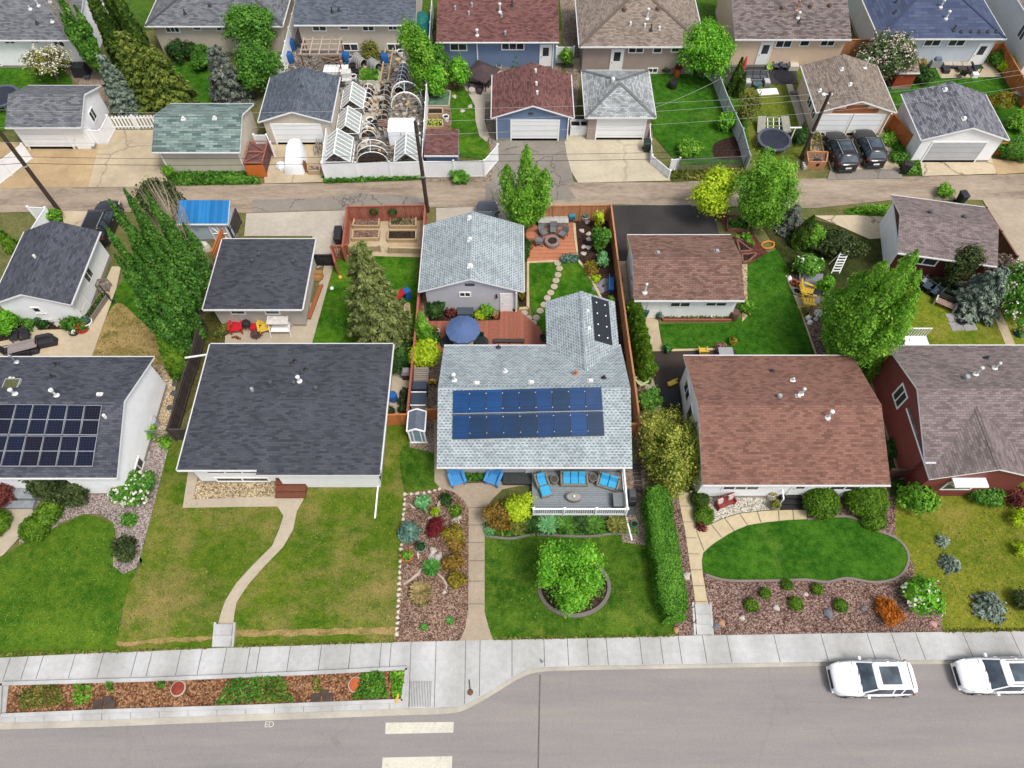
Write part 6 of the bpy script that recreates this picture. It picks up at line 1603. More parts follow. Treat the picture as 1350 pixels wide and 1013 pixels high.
def car(label,loc,rot,pm,L=4.6,W=1.86,H=1.62,wagon=0.0,rails=True,roofg=True,group=None):
 root=thing('parked_car',label,'car',loc,rot,group)
 h=L/2;w=W/2
 st=[(-h,.62,.38,.55,.66),(-h+.07,.76,.28,.62,.78),(-h+.3,.9,.22,.72,.9),(-h+.75,.965,.2,.82,.97),(-h+1.2,.985,.2,.86,1.02),(-.55,.99,.2,.9,1.06),(.5,1.0,.2,.93,1.06),(h-.95,.99,.2,.95,1.08),(h-.45,.95,.22,.96,1.1),(h-.12,.88,.3,.94,1.06),(h-.02,.78,.42,.82,.98)]
 rings=[]
 for x,f,zb,zs,zt in st:
  a=w*f
  rings.append([(x,-a*.93,zb),(x,-a,zb+.12),(x,-a,zs),(x,-a*.9,zt-.015),(x,-a*.6,zt+.025),(x,0,zt+.035),(x,a*.6,zt+.025),(x,a*.9,zt-.015),(x,a,zs),(x,a,zb+.12),(x,a*.93,zb)])
 m=MB();m.grid(rings,0,True,True,True);body=m.build('body',pm,root,smooth=True)
 z0,z1=1.03,H-.06
 xs=[(-.95,-.25),(h-.35,h-.72-wagon)]
 fx0,fx1=-h+1.35,-h+2.05;rx0,rx1=h-.22,h-.6
 def ring(z,xa,xb,ww):return[(xa,-ww*.82,z),(xa+.12,-ww,z),(xb-.12,-ww,z),(xb,-ww*.85,z),(xb,ww*.85,z),(xb-.12,ww,z),(xa+.12,ww,z),(xa,ww*.82,z)]
 m=MB();m.grid([ring(z0,fx0,rx0,w*.93),ring((z0+z1)/2,(fx0+fx1)/2-.03,(rx0+rx1)/2+.03,w*.86),ring(z1,fx1,rx1,w*.74)],0,True,True,True)
 m.build('window',CGL,root,smooth=True)
 m=MB();m.grid([ring(z1-.03,fx1-.05,rx1+.05,w*.765),ring(z1+.025,fx1+.02,rx1-.0,w*.745),ring(H,fx1+.28,rx1-.2,w*.6)],0,True,True,True);m.build('roof',pm,root,smooth=True)
 for s in(-1,1):
  m=MB()
  m.bar((fx0+.04,s*w*.86,z0),(fx1,s*w*.735,z1),.07,.05);m.bar((rx0-.05,s*w*.86,z0),(rx1,s*w*.72,z1),.14,.06)
  m.bar((fx1+.9,s*w*.925,z0),(fx1+.85,s*w*.755,z1),.08,.04);m.bar((rx1-.45,s*w*.925,z0),(rx1-.4,s*w*.755,z1),.09,.04)
  m.build('pillar',pm,root)
  m=MB();m.box(fx0+.25,s*(w*.98+.09),1.0,.14,.2,.15);m.build('mirror',pm,root,bevel=.03)
  m=MB();m.bar((-h+.1,s*w*.72,.72),(-h+.52,s*w*.9,.86),.07,.13);m.build('headlight',HEAD,root)
  m=MB();m.bar((h-.06,s*w*.7,.86),(h-.34,s*w*.95,.98),.09,.18);m.build('tail_light',TAIL,root)
  if rails:m=MB();m.bar((fx1+.25,s*w*.66,H-.0),(rx1-.1,s*w*.66,H-.0),.035,.05);m.build('roof_rail',BLACK if pm!=BPAINT else STEEL,root)
  m=MB();m.bar((-h+.45,s*w*.975,.27),(h-.3,s*w*.985,.27),.05,.16);m.build('sill_trim',CLAD,root)
  for x in(-h+.92,h-.9):
   m=MB();rr=[(.0,.22),(.2,.22),(.21,.2)]
   y=s*(w*.995-.1)
   m.grid([[(x+r*math.cos(t),y+s*dy,.34+r*math.sin(t))for t in[2*math.pi*k/18 for k in range(18)]]for r,dy in((.2,-.11),(.33,-.1),(.345,-.05),(.345,.07),(.32,.11),(.23,.115))],0,True,True,True)
   wh=m.build('wheel',TYRE,root,smooth=True)
   m=MB();m.grid([[(x+r*math.cos(t),y+s*dy,.34+r*math.sin(t))for t in[2*math.pi*k/16 for k in range(16)]]for r,dy in((.23,.1),(.22,.125),(.06,.12))],0,True,False,True)
   m.build('rim',RIM,wh)
 for s in(-1,1):
  m=MB();y=s*(w*1.003)
  for x in(fx0+.1,fx0+1.05,rx0-.55):m.bar((x,y,.35),(x+.02,y*.985,.98),.014,.012)
  props(m.build('door_seam',CLAD,root),kind='stuff')
  for x in(fx0+.9,fx0+1.85):m=MB();m.box(x,s*w*1.0,.86,.2,.04,.035);m.build('door_handle',STEEL if pm!=WPAINT else pm,root)
 m=MB();m.bar((-h+1.15,-w*.85,1.03),(-h+1.15,w*.85,1.03),.02,.015);m.build('bonnet_seam',CLAD,root)
 if roofg:m=MB();m.box((fx1+rx1)/2-.12,0,H-.012,1.05,w*1.0,.02);m.build('sunroof',CGL,root)
 m=MB();m.box(-h+.02,0,.42,.12,w*1.05,.26);m.build('grille',CLAD,root,bevel=.02)
 for bx,bw,bh in((-h+.05,w*1.5,.14),(h-.06,w*1.6,.2)):m=MB();m.box(bx,0,.27,.16,bw,bh);m.build('bumper',CLAD if pm!=WPAINT else pm,root,bevel=.03)
 m=MB();m.box(h+.01,0,.62,.02,.5,.14);m.build('licence_plate',WHITE,root)
 m=MB();m.bar((fx0-.02,-w*.5,1.07),(fx0+.12,w*.1,1.13),.02);m.bar((fx0-.02,w*.1,1.07),(fx0+.12,w*.55,1.13),.02);m.build('wiper',CLAD,root)
 return root
def cloc(px,py,z=0.9,gzv=0.0):
 p=at(px,py,z+gzv);p.z=gzv;return p
car('white car with a large dark sunroof parked at the kerb',cloc(1151,894,0.8,RZ),rad(0.5),WPAINT,4.45,1.85,1.6,rails=False)
car('white crossover with black roof rails cut by the right edge of the street',cloc(1320,890,0.8,RZ),rad(0.5),WPAINT,4.6,1.86,1.62)
car('black car with a glossy roof, left of the pair before the tan garage',cloc(1109,195,0.9),rad(-86),BPAINT,4.5,1.85,1.62)
car('black car with silver roof rails, right of the pair before the tan garage',cloc(1147,191,0.9),rad(-88),BPAINT,4.3,1.8,1.62)
car('black vehicle half hidden by the poplars beside the left alley driveway',cloc(133,290,0.9),rad(-92),BPAINT,4.6,1.85,1.75,roofg=False)
car('charcoal car peeping out behind the pale grey garage',Vector((-2.0,39.75,0)),rad(-90),GPAINT,4.4,1.8,1.5,roofg=False)
def place(px,py,zc=0.0,dz=0.0):
 p=at(px,py,zc+dz)if zc else g(px,py)
 p.z=gz(p.x,p.y)+dz
 return p
def one(name,label,cat,mb,mat,loc,rot=0.0,group=None,smooth=False,bevel=0):
 o=mb.build(name,mat,None,loc,smooth,None,bevel);o.rotation_euler=(0,0,rot)
 return props(o,label,cat,group)
def adirondack(label,px,py,rot,mat,dz=0.0,group=None,s=1.0):
 r=thing('garden_chair',label,'chair',place(px,py,0.4,dz),rot,group)
 r.scale=(s,s,s)
 m=MB()
 for k in range(4):m.box(0,-0.3+k*0.15,0.38-k*0.035,0.56,0.13,0.03)
 m.build('seat',mat,r);m=MB()
 for k in range(5):
  x=(k-2)*0.115;m.bar((x,0.2,0.25),(x*1.15,0.52,0.98-abs(k-2)*0.05),0.1,0.03)
 m.build('backrest',mat,r)
 for s_ in(-1,1):
  m=MB();m.box(s_*0.34,-0.05,0.56,0.14,0.72,0.03);m.build('armrest',mat,r)
  m=MB();m.bar((s_*0.31,-0.34,0),(s_*0.31,-0.34,0.56),0.07);m.build('leg',mat,r)
  m=MB();m.bar((s_*0.31,0.5,0),(s_*0.31,-0.2,0.38),0.09,0.05);m.build('leg',mat,r)
 return r
def sofa(name,label,px,py,rot,w,n,frame,cush,dz=0.0,d=0.8,h=0.78,cat='sofa'):
 r=thing(name,label,cat,place(px,py,0.45,dz),rot)
 m=MB();m.box(0,0,0.04,w,d,0.28);m.build('base',frame,r,bevel=0.05)
 m=MB();m.box(0,d/2-0.06,0.3,w,0.14,h-0.3);m.build('backrest',frame,r,bevel=0.05)
 for s in(-1,1):m=MB();m.box(s*(w/2-0.07),-0.02,0.3,0.14,d-0.06,0.26);m.build('armrest',frame,r,bevel=0.05)
 cw=(w-0.3)/n
 for k in range(n):
  x=-w/2+0.15+cw*(k+0.5)
  m=MB();m.box(x,-0.06,0.32,cw-0.03,d-0.26,0.15);m.build('seat_cushion',cush,r,bevel=0.04)
  m=MB();m.hexa([(x-cw/2+.015,d/2-.3,.47),(x+cw/2-.015,d/2-.3,.47),(x+cw/2-.015,d/2-.12,.47),(x-cw/2+.015,d/2-.12,.47)],[(x-cw/2+.03,d/2-.2,.86),(x+cw/2-.03,d/2-.2,.86),(x+cw/2-.03,d/2-.08,.86),(x-cw/2+.03,d/2-.08,.86)])
  m.build('back_cushion',cush,r,bevel=0.03)
 return r
def chair(name,label,px,py,rot,frame,seatm,dz=0.0,group=None,w=0.56):
 r=thing(name,label,'chair',place(px,py,0.45,dz),rot,group)
 m=MB();m.box(0,0,0.4,w,w,0.06);m.build('seat',seatm,r)
 m=MB();m.hexa([(-w/2,w/2-.06,.44),(w/2,w/2-.06,.44),(w/2,w/2,.44),(-w/2,w/2,.44)],[(-w/2,w/2+.06,.95),(w/2,w/2+.06,.95),(w/2,w/2+.11,.95),(-w/2,w/2+.11,.95)]);m.build('backrest',seatm,r)
 for x in(-1,1):
  for y in(-1,1):m=MB();m.bar((x*(w/2-.03),y*(w/2-.03),0),(x*(w/2-.03),y*(w/2-.03),.42),.04);m.build('leg',frame,r)
  m=MB();m.bar((x*w/2,-w/2,.62),(x*w/2,w/2+.05,.64),.05,.03);m.bar((x*w/2,-w/2+.02,.42),(x*w/2,-w/2+.02,.62),.03);m.build('armrest',frame,r)
 return r
def table(name,label,px,py,rot,w,d,h,mat,legm,dz=0.0,rnd=False):
 r=thing(name,label,'table',place(px,py,h,dz),rot);m=MB()
 if rnd:m.lathe([(w/2-.02,h-.05),(w/2,h-.03),(w/2,h),(0.01,h)],0,0,20,sy=d/w)
 else:
  k=max(3,int(d/0.14))
  for i in range(k):m.box(0,-d/2+d*(i+.5)/k,h-.04,w,d/k-.012,.04)
 m.build('tabletop',mat,r)
 for x in(-1,1):
  for y in(-1,1):m=MB();m.bar((x*w*.36,y*d*.36,0),(x*w*.36,y*d*.36,h-.05),.06);m.build('leg',legm,r)
 return r
def bin_(label,px,py,rot=0.0,mat=None,group=None,dz=0.0):
 r=thing('wheelie_bin',label,'bin',place(px,py,0.6,dz),rot,group);mat=mat or BLACK
 m=MB();m.hexa([(-.22,-.24,.06),(.22,-.24,.06),(.22,.24,.06),(-.22,.24,.06)],[(-.29,-.34,.98),(.29,-.34,.98),(.29,.34,.98),(-.29,.34,.98)]);m.build('body',mat,r,bevel=.03)
 m=MB();m.hexa([(-.31,-.37,.98),(.31,-.37,.98),(.31,.38,.98),(-.31,.38,.98)],[(-.27,-.3,1.06),(.27,-.3,1.06),(.27,.34,1.09),(-.27,.34,1.09)]);m.bar((-.25,.42,1.0),(.25,.42,1.0),.05);m.build('lid',mat,r,bevel=.02)
 for s in(-1,1):m=MB();m.grid([[(s*x,.25+rr*math.cos(t),.12+rr*math.sin(t))for t in[2*math.pi*k/10 for k in range(10)]]for x,rr in((.24,.1),(.3,.12),(.31,.03))],0,True,True,True);m.build('wheel',TYRE,r)
 return r
def pot(label,px,py,r_,h,mat,lv=None,name='plant_pot',flower=None,fill=None,dz=0.0,group=None,ph=0.25):
 root=thing(name,label,'pot',place(px,py,h*.6,dz),0,group);m=MB()
 m.lathe([(r_*.7,0),(r_*.95,h*.6),(r_,h),(r_*1.05,h),(r_*1.05,h*1.06),(r_*.88,h*1.06),(r_*.85,h*.85),(.01,h*.85)],0,0,16);m.build('pot',mat,root,smooth=True)
 m=MB();m.lathe([(r_*.86,h*.86),(.01,h*.9)],0,0,12,caps=False);m.build('soil',SOIL,root)
 if lv:
  n=int(90+500*r_);P,N=crown_pts([(0,0,h+ph*.3,r_*1.0,r_*1.0,ph)],n,.1,.4,.5,10);P[:,2]=np.maximum(P[:,2],h)
  leafmesh('plant',P,N,.09,1.6,LV[lv]if isinstance(lv,str)else lv,root)
  if flower:P,N=crown_pts([(0,0,h+ph*.4,r_*.95,r_*.95,ph)],n//3,.1,.9,.7,4);leafmesh('flowers',P,N,.1,1.0,flower,root)
 return root
def rock(label,px,py,r_,mat=STONE,group=None,flat_=0.6,name='boulder'):
 m=MB();n,q=9,5;ph=RN.uniform(0,6);rings=[]
 for j in range(q+1):
  th=math.pi*(0.04+0.92*j/q);rr=[]
  for i in range(n):
   a=2*math.pi*i/n;k=r_*(1+.2*math.sin(3*a+ph+th*2)+RN.uniform(-.09,.09));rr.append((k*math.sin(th)*math.cos(a),k*.8*math.sin(th)*math.sin(a),r_*flat_*(.55-math.cos(th)*.9)))
  rings.append(rr)
 m.grid(rings,0,True,True,True)
 return one(name,label,'stone',m,mat,place(px,py),RN.uniform(0,6),group)
def bed_frame(label,px,wm,soilm,h=0.35,lv=None,n=300,name='raised_bed',cat='planter',size=.12):
 pts=[g(*q)for q in px];c=sum(pts,Vector())/len(pts);r=thing(name,label,cat,c);m=MB()
 for a,b in zip(pts,pts[1:]+pts[:1]):m.bar(a-c+Vector((0,0,h/2)),b-c+Vector((0,0,h/2)),.1,h)
 m.build('frame',wm,r);m=MB();m.poly([p-c+Vector((0,0,h*.75))for p in pts]);m.build('soil',soilm,r)
 if lv:
  P=np.array([list(sum((float(w)*(p-c)for w,p in zip(ws,pts)),Vector()))for ws in NR.dirichlet([.7]*len(pts),n)]);P[:,2]+=h*.75+NR.uniform(.02,.3,n)
  leafmesh('plants',P,NR.normal(size=(n,3))*.5+np.array([0,0,.8]),size,1.7,LV[lv],r)
 return r
DKFAB=plain('charcoal fabric cover',S(58,56,62),0.8,0.2);BRFAB=plain('brown fabric cover',S(84,68,70),0.85,0.2)
BLUEC=plain('blue garden paint',S(84,164,230),0.5,0.08);NAVYC=plain('slate blue fabric',S(70,88,108),0.7,0.12);DGREEN=plain('dark green frame',S(36,66,58),0.6,0.15)
CREAM=plain('cream paint',S(225,222,205),0.5,0.06);TARP=plain('white tarpaulin',(0.74,0.75,0.77),0.6,0.06,2)
dz0=0.5
c0,c1,c2,c3=at(696,626,dz0),at(823,624,dz0),at(826,680,dz0),at(702,682,dz0)
c0.y=c1.y=18.42
r=thing('deck','grey plank front deck with white railing on the main house','deck',((c0.x+c1.x)/2,(c0.y+c2.y)/2,0));o=r.location.copy()
x0,x1,y0,y1=c3.x-o.x,c2.x-o.x,c2.y-o.y,c0.y-o.y
m=MB();k=int((y1-y0)/.14)
for i in range(k):m.box((x0+x1)/2,y0+(y1-y0)*(i+.5)/k,dz0-.04,x1-x0,(y1-y0)/k-.012,.04)
m.build('deck_boards',wood('grey composite boards',S(150,158,164),0.06),r)
m=MB();m.box((x0+x1)/2,y0+.02,-.1,x1-x0-.02,.05,dz0+.05);m.box(x1-.03,(y0+y1)/2,-.1,.05,y1-y0-.1,dz0+.05);m.box(x0+.03,(y0+y1)/2,-.1,.05,y1-y0-.1,dz0+.05);m.build('skirting',plain('grey skirting',S(120,118,116),0.8),r)
px_=[x0+.06,x0+(x1-x0)/3,x0+2*(x1-x0)/3,x1-.06]
for x in px_:m=MB();m.box(x,y0+.06,dz0,.1,.1,1.0);m.box(x,y0+.06,dz0+1.0,.15,.15,.05);m.build('post',WHITE,r)
for k,y in enumerate((y0+(y1-y0)*.5,y1-.1)):m=MB();m.box(x1-.06,y,dz0,.1,.1,1.0);m.build('post',WHITE,r)
for a,b in[((px_[i],y0+.06),(px_[i+1],y0+.06))for i in range(3)]+[((x1-.06,y0+.06),(x1-.06,(y0+y1)/2)),((x1-.06,(y0+y1)/2),(x1-.06,y1-.1))]:
 m=MB();A_,B_=Vector((*a,0)),Vector((*b,0))
 for zz,t in((dz0+.95,.09),(dz0+.1,.05)):m.bar(A_+Vector((0,0,zz)),B_+Vector((0,0,zz)),t,.05)
 n_=int((B_-A_).length/.13)
 for i in range(1,n_):q=A_.lerp(B_,i/n_);m.bar(q+Vector((0,0,dz0+.1)),q+Vector((0,0,dz0+.95)),.028)
 m.build('railing',WHITE,r)
sofa('patio_sofa','wicker sofa with sky blue cushions in the middle of the front deck',757,631,0,1.75,3,WICKER,SKYB,dz0)
sofa('patio_sofa','angled wicker two seat sofa with blue cushions at the deck corner',802,635,rad(-18),1.4,2,WICKER,SKYB,dz0)
r=sofa('chaise_lounge','angled wicker chaise with blue cushions at the left end of the deck',714,633,rad(18),.85,1,WICKER,SKYB,dz0,cat='chair')
m=MB();m.box(0,-.72,.05,.7,.7,.28);m.build('footrest',WICKER,r,bevel=.05);m=MB();m.box(0,-.72,.33,.62,.62,.13);m.build('seat_cushion',SKYB,r,bevel=.04)
for px,py,lab in((731,632,'round wicker side table between the chaise and the blue sofa'),(782,630,'round wicker side table between the two blue sofas')):
 r=thing('side_table',lab,'table',place(px,py,.45,dz0),0,'wicker side tables');m=MB();m.lathe([(.24,0),(.2,.25),(.27,.44),(.27,.48)],0,0,16);m.build('base',WICKER,r);m=MB();m.lathe([(.23,.485),(.01,.49)],0,0,16,caps=False);m.build('tabletop',plain('dark tabletop',S(92,90,86),.3),r)
r=thing('coffee_table','oval wicker coffee table in front of the blue sofa','table',place(757,655,.4,dz0));m=MB();m.lathe([(.44,0),(.46,.3),(.5,.4)],0,0,20,sy=.6);m.build('base',WICKER,r);m=MB();m.lathe([(.42,.405),(.01,.41)],0,0,20,caps=False,sy=.6);m.build('tabletop',plain('grey glass top',S(165,168,165),.15),r);m=MB();m.lathe([(.05,.41),(.07,.5),(.03,.52)],0,0,10);m.build('candle',WHITE,r)
r=thing('storage_box','grey storage box in the railing corner of the deck','storage box',place(816,659,.5,dz0));m=MB();m.box(0,0,0,.7,.85,.5);m.build('body',DGREY,r);m=MB();m.box(0,0,.5,.74,.9,.07);m.build('lid',plain('grey lid',S(128,132,134),.6),r,bevel=.02)
adirondack('blue slatted chair left under the eave of the main house',602.5,631,rad(20),BLUEC,0,None,1.25)
adirondack('blue slatted chair right under the eave of the main house',651,630.5,rad(-20),BLUEC,0,None,1.25)
bed_frame('low planting strip between the two blue chairs',[(612,626),(642,626),(640,636),(615,637)],plain('brown edging',S(110,86,74),.8),SOIL,.14,'mid',260)
pot('little black pot beside the right blue chair',662,632,.16,.28,BLACK)
m=MB();m.bar((0,0,.12),(.25,-1.45,.05),.09);one('drain_pipe','white drain pipe lying from the deck corner onto the lawn','pipe',m,WHITE,place(825,683))
r=thing('barbecue','dark covered barbecue at the right end of the front deck','barbecue',place(833,655,.6));m=MB();m.box(0,0,0,.55,.9,.75,0,0,.9);m.build('body',BLACK,r,bevel=.04);m=MB();m.box(0,.1,.75,.5,.6,.25,0,0,.8);m.build('hood',DGREY,r,bevel=.06);m=MB();m.box(0,-.75,0,.5,.5,.08);m.build('base',DGREY,r)
pot('green bucket on the gravel by the drain pipe',836,692,.22,.35,plain('teal green plastic',S(40,150,110),.5))
m=MB();[m.box(.0,k*.28,0,.5,.22,.06,RN.uniform(-.1,.1))for k in range(8)];one('timber_steps','dark timber sleepers in the gravel passage','sleepers',m,DARKW,place(842,648))
pot('galvanised tub of yellow and green flowers in the bark bed',575.5,677,.3,.32,plain('zinc tub',S(150,170,178),.4,.1,3,.3),'lime',fill=1)
pot('galvanised tub of dark plants in the bark bed',555.5,722,.3,.32,MATS[('plain','zinc tub')],'dark')
pot('orange pumpkin shaped pot at the stone edging',536.5,734,.36,.42,plain('orange glaze',S(232,108,44),.5,.1),'bright')
for px,py,r_,lab in((601,688,.3,'large white boulder above the golden shrubs'),(605.5,683,.16,'small pinkish stone touching the large white boulder'),(571,727,.26,'tall grey boulder of the group above the green tuft'),(568,736,.26,'round white boulder of the group above the green tuft'),(577.5,736,.28,'long white boulder of the group above the green tuft'),(580,731,.14,'small pink stone in the boulder group'),(586,781,.14,'small pink stone beside the curved driftwood'),(641,687,.2,'white rock at the foot of the bronze shrub'),(605,693,.1,'tiny ochre stone below the large white boulder')):rock(lab,px,py,r_)
WOODG=plain('driftwood',S(206,186,170),.85,.2,8)
for pts,lab in(([(532,771),(542,765),(551,757),(556,750)],'long bent driftwood branch left in the bark bed'),([(577,757),(584,763),(589,772),(588,778)],'curved driftwood branch below the golden shrubs'),([(581.5,658),(578,666),(577,672)],'driftwood stick above the flower tub'),([(572,681),(566,684),(561.5,686)],'driftwood stick left of the flower tub'),([(551,723),(551,731),(552,738)],'upright driftwood stick by the dark plant tub'),([(540,665),(544,669),(547,671)],'small forked driftwood by the mint juniper')):
 P_=[g(*q)for q in pts];c=P_[0].copy();m=MB();m.tube([q-c+Vector((0,0,.06+.04*(i%2)))for i,q in enumerate(P_)],[.05]+[.09]*(len(P_)-2)+[.035],6);d=P_[-2]-c;m.tube([d+Vector((0,0,.08)),d+Vector((.18,-.05,.12))],[.04,.015],5);one('driftwood',lab,'driftwood',m,WOODG,c)
edge=[]
for a,b in zip([(580,645),(559,651),(534,652),(529,725),(527,755)],[(559,651),(534,652),(529,725),(527,755),(522.5,844)]):
 L=(g(*b)-g(*a)).length;k=max(1,int(L/.3))
 edge+=[(a[0]+(b[0]-a[0])*i/k,a[1]+(b[1]-a[1])*i/k)for i in range(k)]
PALES=plain('pale edging stone',S(226,216,196),.9,.2,5)
for px,py in edge:rock('small pale stone in the row edging the bark bed beside the dry lawn',px+RN.uniform(-.5,.5),py,RN.uniform(.1,.16),PALES,'stones edging the bark bed',.7,'edging_stone')
r=thing('garden_greenhouse','small gabled greenhouse shed with grey roof and blue glass front','greenhouse',at(549,560,0));r.location.z=0
q0,q1,q2,q3=[at(x,y,1.7)-r.location for x,y in((538.5,543),(562,543),(561,569),(537,569))]
wx_,ya_,yb_=(q1.x-q0.x)/2,q2.y,q0.y;xm_=(q0.x+q1.x)/2
m=MB();m.hexa([(xm_-wx_+.06,ya_+.06,0),(xm_+wx_-.06,ya_+.06,0),(xm_+wx_-.06,yb_-.06,0),(xm_-wx_+.06,yb_-.06,0)],[(xm_-wx_+.06,ya_+.06,1.6),(xm_+wx_-.06,ya_+.06,1.6),(xm_+wx_-.06,yb_-.06,1.6),(xm_-wx_+.06,yb_-.06,1.6)]);m.build('wall',plain('pale blue glazing',S(140,168,182),.15,.15),r)
m=MB()
for sg in(-1,1):m.hexa([(xm_,ya_,2.0),(xm_+sg*wx_,ya_,1.66),(xm_+sg*wx_,yb_,1.66),(xm_,yb_,2.0)][::sg],[(xm_,ya_,2.05),(xm_+sg*wx_,ya_,1.71),(xm_+sg*wx_,yb_,1.71),(xm_,yb_,2.05)][::sg])
m.build('roof',plain('grey roof panel',S(112,122,136),.5),r);m=MB()
for y in(ya_-.02,yb_):m.bar((xm_-wx_,y,1.7),(xm_,y,2.05),.09);m.bar((xm_,y,2.05),(xm_+wx_,y,1.7),.09)
for sg in(-1,1):m.bar((xm_+sg*wx_,ya_,1.7),(xm_+sg*wx_,yb_,1.7),.08);m.bar((xm_+sg*(wx_-.08),ya_+.04,0),(xm_+sg*(wx_-.08),ya_+.04,1.65),.09);m.bar((xm_+sg*.25,ya_+.04,0),(xm_+sg*.25,ya_+.04,1.65),.06)
m.bar((xm_-wx_,ya_+.04,.05),(xm_+wx_,ya_+.04,.05),.1);m.build('frame',WHITE,r)
RIB=siding('ribbed dark panel',S(66,76,92),.12,True,.55)
r=thing('storage_locker','ribbed dark storage locker behind the greenhouse shed','storage locker',at(551,526,0));r.location=at(551.5,526,1.4);r.location.z=0
m=MB();m.box(0,0,0,.95,1.0,1.35);m.build('body',plain('grey white resin',S(190,192,190),.6),r);m=MB();m.box(0,0,1.35,1.0,1.05,.06);m.build('lid',RIB,r)
for y in(-.5,.5):m=MB();m.bar((-.5,y,1.43),(.5,y,1.43),.06,.03);m.build('trim',WHITE,r)
r=thing('storage_locker','ribbed dark storage locker under the weathered board lid','storage locker',at(553,508,1.3));r.location.z=0
m=MB();m.box(0,0,0,.9,.55,1.25);m.build('body',DGREY,r);m=MB();m.box(0,0,1.25,.95,.6,.06);m.build('lid',RIB,r)
r=thing('log_store','weathered board lid of a lean-to store by the lime shrub','store',at(555,494,1.3));r.location.z=0
m=MB();[m.bar((-.5,y,1.25+y*.3),(.5,y,1.25+y*.3),.14,.03)for y in[-.42+.145*k for k in range(7)]];m.build('roof',GREYW,r);m=MB();[m.bar((x,y,0),(x,y,1.2+y*.3),.08)for x in(-.45,.45)for y in(-.4,.4)];m.build('posts',GREYW,r);m=MB();m.box(0,0,0,.8,.7,.9);m.build('stack',DARKW,r)
def drum(label,px,py,r_,h,mat,name='barrel',cat='barrel',group=None):
 m=MB();m.lathe([(r_*.9,0),(r_,h*.1),(r_*1.04,h*.5),(r_,h*.9),(r_*.92,h),(r_*.85,h),(r_*.83,h-.03),(.01,h-.03)],0,0,16);return one(name,label,cat,m,mat,place(px,py,h),0,group,True)
drum('blue lidded barrel on the grey slab beside the charcoal roof',517,520,.3,.75,BLUEP)
for px,py,lab in((533.5,520,'black flower pot nearest the red fence line'),(531,530,'large black planter in the middle of the grey slab'),(532,541,'low black planter by the orange cross fence'),(515,544,'black tyre planter by the charcoal roof eave')):pot(lab,px,py,.32,.4,BLACK,'deep')
r=thing('barbecue','barbecue under a pinkish grey cover on the grey slab','barbecue',place(536,492,.6));m=MB();m.box(0,0,0,.6,.5,.65);m.build('cart',BLACK,r);m=MB();m.box(0,0,.65,.75,.6,.4,0,0,.6);m.build('cover',plain('mauve cover',S(150,140,146),.8),r,bevel=.06)
r=thing('hose_reel','yellow hose reel beside the main house side wall','hose reel',place(570,503,.4));m=MB();m.tube([(.25*math.cos(t),.16*(i/60-.5),.38+.25*math.sin(t))for i,t in enumerate([2*math.pi*k/12 for k in range(61)])],.03,5);m.build('hose',YEL,r);m=MB();[m.bar((x,y,0),(0,y,.4),.05)for x in(-.3,.3)for y in(-.14,.14)];m.build('stand',BLACK,r)
r=thing('deck','reddish plank back deck around the blue umbrella','deck',(0,28,0));m=MB()
DX=[(564,425),(660,424),(660,406.5),(680,406.5),(712,434),(722,462),(575,466)]
dp=[g(*q)for q in DX];xs=[p.x for p in dp]
def span_at(x):
 ysx=[]
 for a,b in zip(dp,dp[1:]+dp[:1]):
  if(a.x-x)*(b.x-x)<0:ysx.append(a.y+(b.y-a.y)*(x-a.x)/(b.x-a.x))
 return(min(ysx),max(ysx))if len(ysx)>=2 else None
k=int((max(xs)-min(xs))/.125)
for i in range(k):
 x=min(xs)+(i+.5)*(max(xs)-min(xs))/k;s_=span_at(x)
 if s_:m.box(x,(s_[0]+s_[1])/2-28,.05,.115,s_[1]-s_[0],.09)
m.build('deck_boards',wood('red cedar deck boards',S(178,112,92),.13),r)
r=thing('patio_umbrella','slate blue open umbrella on the red back deck','umbrella',place(610,432,2.1));m=MB();m.tube([(0,0,0),(0,0,2.5)],.03,8);m.build('pole',DGREY,r)
n_=12;UB=plain('slate blue canvas',S(90,114,160),.8,.06);m=MB();rings=[]
for f,z in((.05,2.45),(.5,2.25),(1.0,1.9)):rings.append([(1.2*f*math.cos(2*math.pi*(j+.5)/n_)*(1 if j%1==0 else 1),1.2*f*math.sin(2*math.pi*(j+.5)/n_),z)for j in range(n_)])
m.grid(rings,0,True,True,False);rr=[(p[0]*1.005,p[1]*1.005,p[2]-.14)for p in rings[-1]];m.grid([rings[-1],rr],0,True);m.build('canopy',UB,r)
m=MB();[m.bar((0,0,2.44),(1.19*math.cos(2*math.pi*(j+.5)/n_),1.19*math.sin(2*math.pi*(j+.5)/n_),1.905),.025)for j in range(n_)];m.lathe([(.05,2.45),(.04,2.55),(.01,2.6)],0,0,8);m.build('ribs',plain('light blue piping',S(140,160,196),.7),r);m=MB();m.lathe([(.3,0),(.28,.08),(.05,.12)],0,0,14);m.build('base',DGREY,r)
table('patio_table','wooden table under the blue umbrella',611,448,0,1.4,.8,.72,TANW,DARKW)
for px,rot,lab in((590,rad(-70),'dark green tub chair left of the umbrella table'),(634,rad(70),'dark green tub chair right of the umbrella table')):
 r=thing('tub_chair',lab,'chair',place(px,449,.5),rot,'tub chairs by the umbrella');m=MB();m.lathe([(.5,0),(.55,.3),(.5,.34)],0,0,18);m.build('base',DGREEN,r);m=MB();m.grid([[((.56-.1*q_)*math.cos(t),(.56-.1*q_)*math.sin(t),zz)for t in[math.pi*k/12 for k in range(13)]]for q_,zz in((0,.3),(0,.8),(1,.8),(1,.3))],0,False);m.build('backrest',DGREEN,r);m=MB();m.box(0,-.02,.34,.6,.6,.12);m.build('seat_cushion',BLACK,r,bevel=.05)
